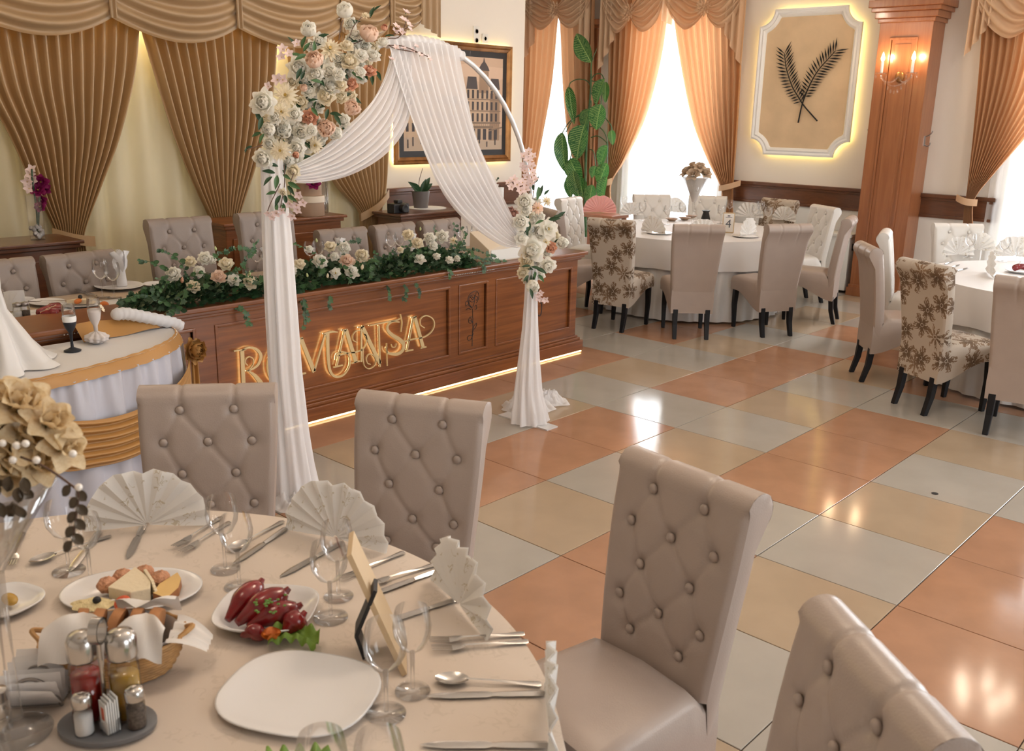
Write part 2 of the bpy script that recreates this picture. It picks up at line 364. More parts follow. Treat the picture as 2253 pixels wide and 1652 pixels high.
# floor socket disc
# ---- walls
CH = 3.9
mb = MB(); mb.box(-7.2, XL, -8, 3.1, 0, CH); struct(mb.build('wall_left', MT['wall_paint'], smooth=False))
mb = MB(); mb.box(-7.4, -7.0, 3.1, 5.7, 0, CH); struct(mb.build('wall_recess', MT['wall_paint'], smooth=False))
mb = MB(); xs = [-7.2] + [x for w in WIN for x in w] + [6.2]
for k in range(0, len(xs), 2): mb.box(xs[k], xs[k+1], YB, YB+.25, 0, CH)
for (a, b) in WIN: mb.box(a, b, YB, YB+.25, 0, WZ[0]); mb.box(a, b, YB, YB+.25, WZ[1], CH)
struct(mb.build('wall_back', MT['wall_paint'], smooth=False))
mb = MB(); ysr = [-8] + [y for w in WINR for y in w] + [5.6]
for k in range(0, len(ysr), 2): mb.box(6.0, 6.2, ysr[k], ysr[k+1], 0, CH)
for (a, b) in WINR: mb.box(6.0, 6.2, a, b, 0, WZ[0]); mb.box(6.0, 6.2, a, b, WZ[1], CH)
struct(mb.build('wall_right', MT['wall_paint'], smooth=False))
mb = MB(); mb.box(-7.2, 6.2, -8.2, -8, 0, CH); struct(mb.build('wall_front', MT['wall_paint'], smooth=False))
mb = MB(); mb.box(-7.2, 6.2, -8.2, 5.6, CH, CH+.2); struct(mb.build('ceiling', MT['ceiling_paint'], smooth=False))
# ---- windows
for k, (a, b) in enumerate(WIN):
    mb = MB(); t = .06; y0, y1 = YB+.08, YB+.15
    mb.box(a, a+t, y0, y1, WZ[0], WZ[1]); mb.box(b-t, b, y0, y1, WZ[0], WZ[1]); mb.box(a, b, y0, y1, WZ[0], WZ[0]+t); mb.box(a, b, y0, y1, WZ[1]-t, WZ[1])
    w = struct(mb.build('window_%d' % (k+1), MT['white_paint'], smooth=False))
    m2 = MB(); m2.box((a+b)/2-.03, (a+b)/2+.03, y0, y1, WZ[0]+t, WZ[1]-t); m2.build('mullion', MT['white_paint'], w, smooth=False)
    m2 = MB(); m2.box(a-.04, b+.04, YB-.06, YB+.2, WZ[0]-.05, WZ[0]); m2.build('window_sill', MT['white_paint'], w, smooth=False)
    for (p, q) in ((a+t, (a+b)/2-.03), ((a+b)/2+.03, b-t)):
        m2 = MB(); m2.box(p, q, YB+.11, YB+.118, WZ[0]+t, WZ[1]-t); m2.build('pane', MT['glass'], w, smooth=False)
for k, (a, b) in enumerate(WINR):
    mb = MB(); t = .06; x0, x1 = 6.07, 6.14
    mb.box(x0, x1, a, a+t, WZ[0], WZ[1]); mb.box(x0, x1, b-t, b, WZ[0], WZ[1]); mb.box(x0, x1, a+t, b-t, WZ[0], WZ[0]+t); mb.box(x0, x1, a+t, b-t, WZ[1]-t, WZ[1]); mb.box(x0, x1, (a+b)/2-.03, (a+b)/2+.03, WZ[0]+t, WZ[1]-t)
    w = struct(mb.build('window_%d' % (k+5), MT['white_paint'], smooth=False))
    for (p, q) in ((a+t, (a+b)/2-.03), ((a+b)/2+.03, b-t)): m2 = MB(); m2.box(6.10, 6.108, p, q, WZ[0]+t, WZ[1]-t); m2.build('pane', MT['glass'], w, smooth=False)
# ---- wood rail on the walls
def rail_back(n, x0, x1):
    mb = MB(); mb.box(x0, x1, YB-.022, YB, .88, 1.07); r = struct(mb.build('trim_%d' % n, MT['wood_dark'], smooth=False))
    m2 = MB(); m2.box(x0, x1, YB-.05, YB, 1.06, 1.10); m2.box(x0, x1, YB-.035, YB, 1.035, 1.06); m2.build('top_moulding', MT['wood_dark'], r, smooth=False, bevel=.006)
    m2 = MB(); m2.box(x0, x1, YB-.035, YB, .86, .89); m2.build('bottom_moulding', MT['wood_dark'], r, smooth=False, bevel=.006)
rail_back(1, -2.98, -1.16); rail_back(2, -.65, .10)
mb = MB(); mb.box(XL, XL+.022, 1.16, 3.1, .88, 1.07); r = struct(mb.build('trim_3', MT['wood_dark'], smooth=False))
m2 = MB(); m2.box(XL, XL+.05, 1.16, 3.1, 1.06, 1.10); m2.box(XL, XL+.035, 1.16, 3.1, 1.035, 1.06); m2.build('top_moulding', MT['wood_dark'], r, smooth=False, bevel=.006)
m2 = MB(); m2.box(XL, XL+.035, 1.16, 3.1, .86, .89); m2.build('bottom_moulding', MT['wood_dark'], r, smooth=False, bevel=.006)
# white dado below the rail on the back wall
mb = MB(); mb.box(-3.0, -1.16, YB-.012, YB, 0, .86); mb.box(-.65, .10, YB-.012, YB, 0, .86); struct(mb.build('trim_4', MT['wall_low'], smooth=False))

# ---- wood pillar with panel
px0, px1, pyf = -1.165, -.645, 5.13
mb = MB(); mb.box(px0, px1, pyf, YB, 0, 2.80); pil = struct(mb.build('pillar', MT['wood_pillar'], smooth=False, bevel=.004))
mb = MB(); mb.box(px0-.025, px1+.025, pyf-.025, YB, 0, .09); mb.box(px0-.012, px1+.012, pyf-.012, YB, .09, .12); mb.build('plinth', MT['wood_pillar'], pil, smooth=False, bevel=.004)
mb = MB()
for k, (o_, z0, z1) in enumerate([(.02, 2.74, 2.78), (.045, 2.78, 2.84), (.075, 2.84, 2.88), (.10, 2.88, 2.95), (.06, 2.95, CH)]): mb.box(px0-o_, px1+o_, pyf-o_, YB, z0, z1)
mb.build('crown', MT['wood_pillar'], pil, smooth=False, bevel=.006)
mb = MB(); a, b, z0, z1, w_ = px0+.115, px1-.125, .22, 2.60, .022
mb.box(a, a+w_, pyf-.012, pyf, z0, z1); mb.box(b-w_, b, pyf-.012, pyf, z0, z1); mb.box(a+w_, b-w_, pyf-.012, pyf, z0, z0+w_); mb.box(a+w_, b-w_, pyf-.012, pyf, z1-w_, z1)
mb.build('panel_moulding', MT['wood_pillar'], pil, smooth=False, bevel=.005)
mb = MB(); mb.box(a+.06, b-.06, pyf-.007, pyf, z0+.06, z1-.06); mb.build('raised_panel', MT['wood_pillar'], pil, smooth=False, bevel=.006)
# slim wooden pilaster between the two far windows
mb = MB(); mb.box(-5.06, -4.88, YB-.10, YB, 0, 2.86); p2 = struct(mb.build('pilaster', MT['wood_pillar'], smooth=False, bevel=.004))
mb = MB(); mb.box(-5.09, -4.85, YB-.13, YB, 2.86, 2.90); mb.box(-5.12, -4.82, YB-.16, YB, 2.90, 2.97); mb.build('crown', MT['wood_pillar'], p2, smooth=False, bevel=.006)
# ---- coat hooks
def hook(M_, label):
    t = thing('coat_hook', label, 'hook', M_.translation); R3 = M_.to_3x3().to_4x4()
    m2 = MB(); m2.tube([(0,0,-.05),(0,0,.05)], .012, 8, R3); m2.build('backplate', MT['steel_dark'], t)
    for q in ([(0,0,.045),(0,-.03,.05),(0,-.06,.075),(0,-.07,.10)], [(0,0,-.03),(0,-.03,-.05),(0,-.055,-.04),(0,-.06,-.015)]):
        m2 = MB(); m2.tube(curve(q, 4), [.006]*13, 6, R3); m2.build('prong', MT['steel_dark'], t)
hook(Matrix.Translation((px1, 5.30, 1.62)) @ Matrix.Rotation(PI/2, 4, 'Z'), 'dark metal coat hook on the right side of the wood pillar')
hook(Matrix.Translation((px0, 5.30, 1.62)) @ Matrix.Rotation(-PI/2, 4, 'Z'), 'dark metal coat hook on the left side of the wood pillar')
# ---- heater cabinet by the pillar
t = thing('heater_cabinet', 'low white heater cabinet against the wall left of the wood pillar', 'heater', (-1.40, 5.28, 0))
mb = MB(); mb.box(-.17, .17, -.12, .15, .03, .60); mb.build('body', MT['white_paint'], t, smooth=False, bevel=.008)
mb = MB(); mb.box(-.185, .185, -.135, .15, .60, .635); mb.build('top_panel', MT['plastic_white'], t, smooth=False, bevel=.006)
mb = MB(); mb.box(.172, .18, -.05, .02, .46, .53); mb.build('control_panel', MT['black_matte'], t, smooth=False)

# ================================================================== crystal wall lamp on the pillar
def sconce():
    L0 = Vector((-.90, pyf-.012, 2.20)); t = thing('wall_lamp', 'crystal wall lamp with two lit candle bulbs on the wood pillar', 'wall lamp', L0)
    mb = MB(); mb.ball((0, -.01, .03), .045, 14, 10, (1, .45, 1.2)); mb.build('backplate', MT['gold_leaf'], t)
    for s in (-1, 1):
        mb = MB(); mb.tube(curve([(0,-.03,.03),(s*.05,-.07,-.02),(s*.12,-.09,-.01),(s*.15,-.10,.05)], 6), .008, 8); mb.build('arm', MT['glass_far'], t)
        mb = MB(); mb.lathe([(.012,.05),(.05,.055),(.055,.065),(.05,.062),(.012,.06)], 16, Matrix.Translation((s*.15,-.10,0))); mb.build('drip_tray', MT['glass_far'], t)
        mb = MB(); mb.lathe([(.014,.06),(.014,.17)], 12, Matrix.Translation((s*.15,-.10,0))); c = mb.build('candle', MT['white_paint'], t)
        mb = MB(); mb.lathe([(.004,.17),(.017,.19),(.019,.205),(.010,.235),(.001,.26)], 12, Matrix.Translation((s*.15,-.10,0))); mb.build('flame_bulb', MT['bulb'], c)
        light('wall_lamp_glow', 'POINT', (L0.x+s*.15, L0.y-.10, L0.z+.22), 7.0, (1, .70, .42), .03)
        for q in range(4):
            a = q*PI/2+.4; p = Vector((s*.15+.048*math.cos(a), -.10+.048*math.sin(a), .03))
            mb = MB(); mb.ball(p, .012, 8, 6, (.7,.7,1.6)); mb.build('crystal_drop', MT['glass_far'], t)
    for q in range(7):
        a = (q/6-.5)*2; p = Vector((a*.10, -.11, -.03-.09*(1-a*a)))
        mb = MB(); mb.ball(p, .012, 8, 6, (.8,.6,1.7)); mb.build('crystal_drop', MT['glass_far'], t)
    mb = MB()
    for q in range(22):
        a = (q/21-.5)*2; mb.ball((a*.13, -.11, .01-.07*(1-a*a)), .006, 6, 4)
    tag(mb.build('bead_chain', MT['glass_far'], t), kind='stuff')
sconce()

# ================================================================== moulded panel with palm leaves
t = thing('wall_panel', 'white moulded wall panel with beige centre and glowing edge', 'wall panel', (-2.04, YB, 2.185))
hx, hz = .585, .775
def notched(d, n=8):     # outline with concave corners, inset by d
    r = .17; pts = []
    for (sx, sz, a0) in ((1,1,-PI), (-1,1,-PI/2), (-1,-1,0), (1,-1,PI/2)):
        cx, cz = sx*(hx), sz*(hz)
        seq = []
        for k in range(n+1):
            a = a0 - 0 + (PI/2)*k/n
            seq.append((cx+(r+d)*math.cos(a), cz+(r+d)*math.sin(a)))
        # clip to inset rectangle
        pts += [(max(-hx+d, min(hx-d, x)), max(-hz+d, min(hz-d, z))) for x, z in (seq if (sx*sz) < 0 or True else seq[::-1])]
    return pts
def order(pts): return pts
def ring(mb, o1, y1, o2, y2):
    n = len(o1); vs = [(x, y1, z) for x, z in o1] + [(x, y2, z) for x, z in o2]
    mb.add(vs, [(i, (i+1) % n, n+(i+1) % n, n+i) for i in range(n)])
def fix(p):              # walk the corner arcs in a consistent direction
    n = len(p)//4; out = []
    c = [p[k*n:(k+1)*n] for k in range(4)]
    out += c[0][::-1] + c[1][::-1] + c[2][::-1] + c[3][::-1]
    return out
O = [fix(notched(d)) for d in (0, .0, .02, .04, .055, .075, .085)]
mb = MB(); ys = (-.045, -.075, -.085, -.07, -.082, -.07, -.05)
for k in range(6): ring(mb, O[k], ys[k], O[k+1], ys[k+1])
mb.build('moulding', MT['white_paint'], t, smooth=35)
mb = MB(); o_ = O[6]; n = len(o_); mb.add([(0, -.052, 0)] + [(x, -.052, z) for x, z in o_], [(0, 1+i, 1+(i+1) % n) for i in range(n)]); mb.build('centre_panel', MT['panel_beige'], t, smooth=False)
o2 = fix(notched(.06)); mb = MB(); ring(mb, O[0], -.045, o2, -.045); mb.build('back_rim', MT['white_paint'], t, smooth=False)
o3 = fix(notched(.045)); o4 = fix(notched(.035)); mb = MB(); ring(mb, o4, -.030, o3, -.030); ring(mb, o4, -.012, o4, -.030); mb.build('light_strip', MT['led_warm'], t, smooth=False)
PP = lambda u, v: PY(u, v, YB-.075)
def palm(label, pts, tipn, lenl, side_bias):
    rach = curve([PP(*p) for p in pts], 10); base = rach[-1]
    t = thing('palm_leaf_ornament', label, 'ornament', base, group='palm leaf ornaments')
    mb = MB(); mb.tube(rach, [.004+.004*k/len(rach) for k in range(len(rach))], 6); mb.build('stem', MT['black_metal'], t, off=base)
    n = 18
    for k in range(n):
        f = k/(n-1)*.66; p = samp(rach, f); d = (samp(rach, min(1, f+.03))-samp(rach, max(0, f-.03))).normalized()
        nrm = Vector((-d.z, 0, d.x))
        for s in (-1, 1):
            ln = lenl*(0.62+.45*math.sin(PI*min(1, .15+f/.66*.75)))*(1 if s > 0 else side_bias)
            tip = p + (nrm*s*.95 - d*(.34+.75*(1-f/.66)**3))*ln/1.05 + Vector((0, -.012*(k % 3), 0))
            mid = p.lerp(tip, .5); w = (tip-p).normalized().cross(Vector((0,1,0)))*.0085
            mb = MB(); mb.extrude([0, 1, 2, 3], lambda q: ([p, mid+w, tip, mid-w][q])+Vector((0,-.002,0)), lambda q: ([p, mid+w, tip, mid-w][q])+Vector((0,.002,0)))
            mb.build('leaflet', MT['black_metal'], t, smooth=False, off=base)
palm('black metal palm leaf leaning left on the beige wall panel', [(1726,118),(1730,150),(1742,188),(1757,214),(1770,234),(1798,266)], 20, .125, .9)
palm('black metal palm leaf leaning right on the beige wall panel', [(1838,112),(1820,132),(1800,155),(1782,186),(1766,226),(1756,270)], 20, .13, .9)

# ================================================================== framed town picture
t = thing('framed_picture', 'large gold-framed sepia picture of an old town square on the wall', 'picture', (XL, 2.06, 1.89))
fy, fz = .80, .575
def frect(mb, y0, z0, x0, y1, z1, x1):
    a = [(-y0,-z0),(y0,-z0),(y0,z0),(-y0,z0)]; b = [(-y1,-z1),(y1,-z1),(y1,z1),(-y1,z1)]
    mb.add([(x0, p, q) for p, q in a] + [(x1, p, q) for p, q in b], [(i, (i+1) % 4, 4+(i+1) % 4, 4+i) for i in range(4)])
mb = MB(); st = [(0,.03),(0,.055),(.012,.065),(.03,.05),(.04,.058),(.062,.045),(.07,.036)]
for (d0, x0), (d1, x1) in zip(st, st[1:]): frect(mb, fy-d0, fz-d0, x0, fy-d1, fz-d1, x1)
mb.build('frame', MT['gold_leaf'], t, smooth=30)
mb = MB(); mb.box(.028, .038, -fy+.068, fy-.068, -fz+.068, fz-.068); mb.build('mat_board', MT['black_matte'], t, smooth=False)
cols = {'sky': (.62,.43,.30), 'cloud': (.70,.50,.36), 'wall': (.56,.40,.27), 'walls': (.34,.22,.14), 'roof': (.07,.055,.055), 'dark': (.045,.035,.035), 'street': (.50,.38,.28), 'mid': (.22,.15,.10)}
PM = [mk('print_'+k, c, .6) for k, c in cols.items()]; PI_ = {k: i for i, k in enumerate(cols)}
py_, pz_ = fy-.125, fz-.125
mb = MB(); lay = [0]
def pq(c, pts):           # polygon in print coordinates (0..1, 0..1), a thin ink layer above the last
    mb.cur = PI_[c]; lay[0] += 1; x = .0385 + lay[0]*.00002
    mb.add([(x, (a*2-1)*py_, (b*2-1)*pz_) for a, b in pts], [tuple(range(len(pts)))])
def prc(c, a0, b0, a1, b1): pq(c, [(a0,b0),(a1,b0),(a1,b1),(a0,b1)])
prc('sky', 0, 0, 1, 1); pq('cloud', [(.3,.75),(.55,.8),(.8,.72),(1,.78),(1,.9),(.6,.92),(.3,.86)]); prc('street', 0, 0, 1, .16)
prc('wall', 0, .14, .30, .62); pq('roof', [(0,.62),(.30,.62),(.27,.70),(0,.70)])
for q in range(5):
    for r_ in range(3): prc('dark', .02+q*.056, .20+r_*.14, .045+q*.056, .29+r_*.14)
prc('wall', .30, .12, .60, .50); pq('roof', [(.30,.50),(.60,.50),(.58,.57),(.32,.57)])
for q in range(5):
    for r_ in range(2): prc('dark', .325+q*.055, .18+r_*.16, .35+q*.055, .28+r_*.16)
prc('wall', .60, .10, .97, .66); prc('walls', .86, .10, .97, .62); pq('roof', [(.61,.66),(.73,.66),(.715,.79),(.625,.79)]); pq('roof', [(.86,.66),(.97,.66),(.955,.78),(.87,.78)])
prc('walls', .745, .62, .845, .86); pq('roof', [(.735,.86),(.855,.86),(.84,.90),(.82,.935),(.805,.955),(.797,.995),(.792,.995),(.785,.955),(.77,.935),(.75,.90)])
for q in range(7):
    for r_ in range(3): prc('dark', .62+q*.050, .31+r_*.125, .642+q*.050, .40+r_*.125)
prc('mid', .60, .285, .98, .305); prc('mid', .60, .42, .98, .43); prc('mid', .60, .545, .98, .555)
for q in range(6): prc('dark', .61+q*.06, .11, .645+q*.06, .23)
prc('mid', .60, .235, .90, .262)
for q in range(16): prc('mid', .605+q*.0235, .262, .609+q*.0235, .285)
pq('mid', [(.85,.20),(1,.24),(1,.255),(.85,.215)])
for q in range(14):
    a = .03+.067*q+.02*math.sin(q*5); h = .09+.03*math.sin(q*3); prc('dark', a, .03+.02*(q % 3), a+.012, .03+.02*(q % 3)+h)
mb.build('print', PM, t, smooth=False)
mb = MB(); mb.box(.004, .022, -fy+.02, fy-.02, fz-.024, fz-.012); mb.box(.004, .022, -fy+.02, fy-.02, -fz+.012, -fz+.024); mb.box(.004, .022, fy-.024, fy-.012, -fz+.03, fz-.03); mb.box(.004, .022, -fy+.012, -fy+.024, -fz+.03, fz-.03); mb.build('light_strip', MT['led_warm'], t, smooth=False)
# ---- sockets
def socket(u, v, n, label):
    p = PX(u, v, XL); t = thing('wall_socket', label, 'socket', p, group='wall sockets')
    h = .045*n
    mb = MB(); mb.box(0, .012, -.042, .042, -h, h); mb.build('plate', MT['plastic_white'], t, smooth=False, bevel=.004)
    for k in range(n):
        mb = MB(); mb.lathe([(.022,0),(.022,.004),(.018,.004),(.018,-.004)], 14, Matrix.Translation((.012, 0, (k-(n-1)/2)*.085)) @ Matrix.Rotation(PI/2, 4, 'Y')); mb.build('outlet', MT['steel_dark'] if n == 2 else MT['plastic_white'], t)
socket(1047, 79, 2, 'double grey outlet on the wall above the picture'); socket(1066, 85, 1, 'single white outlet on the wall above the picture')
# ================================================================== CURTAINS
def drape(name, label, group, mat, plane, Lp, Rp, nf, amp, dirn, tie=None, tiemat=None, rows=60):
    A = curve([plane(*p) for p in Lp], 8); B = curve([plane(*p) for p in Rp], 8)
    base = (A[-1]+B[-1])/2; t = thing(name, label, 'curtain', base, group=group)
    mb = MB()
    w0 = (A[0]-B[0]).length
    AR = resamp(A, rows); BR = resamp(B, rows)
    def env(s, q):
        k = int(round(s*rows)); w = (AR[k]-BR[k]).length/w0
        return .30+.70*min(1, w)**.7
    sheet(mb, A, B, rows, int(nf*8), amp, nf, dirn, rnd.random()*6, env, .8)
    mb.build('panel', mat, t, off=base, smooth='all')
    if tie:
        (p0, p1, h) = tie; a = plane(*p0); b = plane(*p1); D = Vector(dirn)
        mb = MB()
        def fn(i, j):
            p = a.lerp(b, i); bul = math.sin(PI*i)
            return p + D*(.03+.04*bul) + Vector((0,0,-(j-.5)*h - .012*bul))
        mb.grid(fn, 16, 4)
        def fn2(i, j):
            p = a.lerp(b, i); bul = math.sin(PI*i)
            return p + D*(.024+.036*bul) + Vector((0,0,-(j-.5)*h - .012*bul))
        mb.grid(fn2, 16, 4)
        mb.build('tieback', tiemat or mat, t, off=base, smooth='all')
    return t
XC = -3.93
pl = lambda u, v: PX(u, v, XC)
G1 = 'gold drapes along the curtain wall'
drape('drape', 'gold satin drape gathered behind the orchid vase at far left', G1, MT['gold_satin'], pl,
      [(-88,-10),(-78,60),(-40,190),(20,300),(80,430),(118,505),(116,540),(100,640),(95,700)], [(304,-10),(303,62),(293,170),(262,300),(225,400),(186,505),(186,540),(206,640),(212,700)], 14, .046, (1,0,0), ((112,512),(206,530),.075))
drape('drape', 'gold satin drape gathered between the two tallest tufted chairs', G1, MT['gold_satin'], pl,
      [(300,0),(313,65),(338,150),(378,280),(420,390),(466,490),(468,520),(462,620),(460,700)], [(612,0),(607,110),(601,190),(588,270),(560,370),(524,480),(524,515),(532,620),(536,700)], 14, .046, (1,0,0), ((460,505),(528,492),.075))
drape('drape', 'gold satin drape at the end of the curtain wall beside the picture', G1, MT['gold_satin'], pl,
      [(625,0),(632,100),(652,200),(690,320),(738,405),(788,462),(793,485),(800,560),(803,640)], [(915,0),(900,60),(878,180),(860,300),(852,400),(840,462),(836,485),(836,560),(836,640)], 13, .042, (1,0,0), ((790,478),(852,425),.07))
# loose outer edge of the last drape that hangs free of its tie is part of the sheer layer behind
mb = MB(); A = [Vector((-4.03, y, 2.62)) for y in (-5.2, 1.15)]; 
def fn(i, j):
    y = lerp(-5.2, 1.12, i); z = lerp(2.66, .06, j)
    return Vector((-4.03+.030*math.sin(i*190+.9*math.sin(i*23))+.008*math.sin(i*61), y+.02*j*math.sin(i*40), z))
mb.grid(fn, 520, 10)
sh = mb.build('sheer_curtain', MT['sheer_cream'], smooth='all'); tag(sh, 'pale cream sheer curtain hanging behind the gold drapes', 'curtain')
t = thing('cove_light', 'warm light strip glowing behind the top of the gold drapes', 'light strip', (-4.075, -2, 2.52))
mb = MB(); mb.box(-.012, .008, -3.1, 3.1, -.012, .012); mb.build('strip', MT['led_cove'], t, smooth=False)
mb = MB(); mb.box(-.02, .014, -3.12, 3.12, .012, .024); mb.build('housing', MT['white_paint'], t, smooth=False)
# ---- swag valance on the curtain wall
XV = -3.80
t = thing('swag_valance', 'long gold swag valance across the top of the curtain wall', 'valance', (XV, -.6, 2.4))
def swag(par, P0, P1, ztop, zend0, zend1, drop, nf, amp, dirn, mat, bul=.05, name='swag', bot=None):
    P0 = Vector(P0); P1 = Vector(P1); D = Vector(dirn)
    mb = MB(); nu, nv = 28, nf*7
    def fn(i, j):
        ze = lerp(zend0, zend1, i)
        p = P0.lerp(P1, i); par_ = 1-(2*i-1)**2
        k = 1-(1-par_)**1.0
        z = lerp(ztop, ze, j**.9) - drop*j*k - .10*k*(1-j)*0
        z -= drop*.9*k*math.sin(PI*j)*.25
        x = j*nf*2*PI
        h = math.sin(x + .8*math.sin(3*i+2*j)); h = math.copysign(abs(h)**.7, h)
        e = amp*(.25+.75*k)
        return Vector((p.x, p.y, z)) + D*(h*e + bul*k*(.3+.7*j))
    mb.grid(fn, nu, nv)
    o = mb.build(name, mat, par, off=par.location, smooth='all'); return o
ys = [-2.45, -1.47, -.49, .49, 1.02]; ze = [2.36, 2.385, 2.39, 2.43, 2.52]
for k in range(4):
    dr = .135 if k < 3 else .10
    swag(t, (XV, ys[k], 0), (XV, ys[k+1], 0), 3.15, ze[k], ze[k+1], dr*1.0, 7, .040, (1,0,0), MT['gold_satin_valance'], .07)
swag(t, (XV, 1.02, 0), (XV, 1.40, 0), 3.15, 2.52, 2.60, .06, 8, .028, (1,0,0), MT['gold_satin_valance'], .05)
for k in range(5):      # narrow tails where swags meet
    mb = MB(); y = ys[k]
    def fn(i, j): return Vector((XV+.035+.012*math.sin(i*2*PI*1.5), y+(i-.5)*(.05+.02*(1-j)), lerp(3.15, ze[k]+.0, j)))
    mb.grid(fn, 12, 8); mb.build('tail', MT['gold_satin_valance'], t, off=t.location, smooth='all')
mb = MB()
def fn(i, j): return Vector((XV+.02+.02*math.sin(i*2*PI*3), lerp(1.36, 1.60, i), lerp(3.15, lerp(2.56, 2.46, i), j)))
mb.grid(fn, 40, 10); mb.build('end_tail', MT['gold_satin_valance'], t, off=t.location, smooth='all')

# ---- window curtains on the back wall
YC = YB-.16
pb = lambda u, v: PY(u, v, YC)
G2 = 'tan drapes at the far windows'
drape('drape', 'tan drape on the left of the narrow far window beside the picture wall', G2, MT['orange_drape'], pb,
      [(1152,-60),(1152,60),(1150,200),(1147,330),(1145,430),(1143,520)], [(1240,-60),(1228,60),(1215,190),(1192,320),(1172,420),(1168,520)], 6, .05, (0,-1,0), ((1143,425),(1176,425),.07))
drape('drape', 'tan drape on the right of the narrow far window behind the tall plant', G2, MT['orange_drape'], pb,
      [(1226,-60),(1232,60),(1238,180),(1250,300),(1270,400),(1275,520)], [(1312,-60),(1308,60),(1306,180),(1304,300),(1300,400),(1302,520)], 6, .05, (0,-1,0), ((1268,412),(1302,412),.07))
drape('drape', 'tan drape tied back on the left of the wide bright window', G2, MT['orange_drape'], pb,
      [(1338,-60),(1336,60),(1336,180),(1336,300),(1334,400),(1328,440),(1324,520)], [(1474,-60),(1466,40),(1450,140),(1418,260),(1376,350),(1346,400),(1344,440),(1346,520)], 10, .05, (0,-1,0), ((1332,402),(1349,398),.08), MT['valance_tan'])
drape('drape', 'tan drape tied back on the right of the wide bright window', G2, MT['orange_drape'], pb,
      [(1478,-60),(1486,30),(1500,130),(1525,260),(1556,345),(1586,408),(1590,440),(1594,520)], [(1640,-60),(1636,60),(1630,180),(1622,300),(1613,405),(1612,440),(1612,520)], 10, .05, (0,-1,0), ((1584,414),(1632,402),.065), MT['valance_tan'])
drape('drape', 'tan drape swept left on the window at the right edge', G2, MT['orange_drape'], pb,
      [(2166,-60),(2160,60),(2150,200),(2138,330),(2126,430),(2120,470),(2118,540)], [(2420,-60),(2400,60),(2350,190),(2260,300),(2190,380),(2148,432),(2140,470),(2146,540)], 13, .04, (0,-1,0), ((2106,434),(2152,446),.065), MT['valance_tan'])
def jabot(par, xa, xb, z0, za, zb, n=4):
    mb = MB()
    def fn(i, j): return Vector((lerp(xa, xb, i), YC-.075-.028*math.sin(i*2*PI*n), lerp(z0, lerp(za, zb, i), j)))
    mb.grid(fn, n*10, 10); mb.build('jabot', MT['valance_tan'], par, off=par.location, smooth='all')
def valance(u0, ur, vr, u1, label, jl=None, jr=None):
    R_ = pb(ur, vr); x0 = pb(u0, 0).x; x1 = pb(u1, 0).x
    t = thing('swag_valance', label, 'valance', (R_.x, YC, R_.z), group='swag valances over the far windows')
    z0 = 3.35
    for s, xe in ((-1, x0), (1, x1)):
        mb = MB(); Y = YC-.09
        top = curve([(xe, Y, z0-.02), (lerp(xe, R_.x, .5), Y, z0), (R_.x, Y-.02, R_.z+.06)], 8)
        bot = curve([(xe, Y, R_.z+.10), (lerp(xe, R_.x, .22), Y, R_.z-.10), (lerp(xe, R_.x, .55), Y-.02, R_.z-.21), (lerp(xe, R_.x, .82), Y-.02, R_.z-.14), (R_.x, Y-.02, R_.z-.02)], 8)
        sheet(mb, top, bot, 26, 56, .022, 7, (0,-1,0), 0, lambda a, b: .35+.65*math.sin(PI*min(1, a*1.02)), .7, .6)
        mb.build('swag', MT['valance_tan'], t, off=t.location, smooth='all')
    mb = MB()
    for k in range(26):
        a = k*2.4; r = .085*math.sqrt((k+1)/26); p = Vector((R_.x+r*math.cos(a), YC-.15-.03*(1-k/26), R_.z+.02+r*math.sin(a)))
        d = Vector((math.cos(a), -.5, math.sin(a))); w = Vector((-math.sin(a), 0, math.cos(a)))*.022
        mb.add([p-d*.02, p+w, p+d*.035, p-w, p+Vector((0,-.012,0))], [(0,1,4),(1,2,4),(2,3,4),(3,0,4)])
    mb.build('rosette', MT['valance_tan'], t, off=t.location, smooth=False)
    if jl: jabot(t, *jl)
    if jr: jabot(t, *jr)
P_ = lambda u, v: pb(u, v)
valance(1160, 1236, 28, 1308, 'tan swag valance with rosette over the narrow far window', (pb(1150,0).x, pb(1186,0).x, 3.35, P_(1150,158).z, P_(1186,90).z, 3), (pb(1284,0).x, pb(1308,0).x, 3.35, P_(1290,80).z, P_(1306,150).z, 2))
valance(1336, 1398, 33, 1470, 'tan swag valance with rosette over the left half of the wide window', (pb(1330,0).x, pb(1364,0).x, 3.35, P_(1330,162).z, P_(1364,80).z, 3))
valance(1474, 1563, 22, 1645, 'tan swag valance with rosette over the right half of the wide window', (pb(1466,0).x, pb(1490,0).x, 3.35, P_(1470,45).z, P_(1490,58).z, 2), (pb(1606,0).x, pb(1650,0).x, 3.35, P_(1606,70).z, P_(1650,150).z, 3))
valance(2160, 2300, 30, 2440, 'tan swag valance with tail over the window at the right edge', (pb(2144,0).x, pb(2200,0).x, 3.35, P_(2144,128).z, P_(2200,40).z, 4))
# ---- white sheers in the windows
for k, (a, b) in enumerate(WIN[:3]):
    mb = MB()
    def fn(i, j): return Vector((lerp(a-.15, b+.15, i), YB-.05+.018*math.sin(i*(b-a)*55+.5*math.sin(9*i))+.01*math.sin(i*17), lerp(3.3, .12, j)))
    mb.grid(fn, int((b-a)*130), 6)
    tag(mb.build('window_sheer', MT['sheer_white'], smooth='all'), ['white sheer curtain in the narrow far window', 'white sheer curtain glowing in the wide window', 'white sheer curtain in the window at the right edge'][k], 'curtain', 'window sheers')
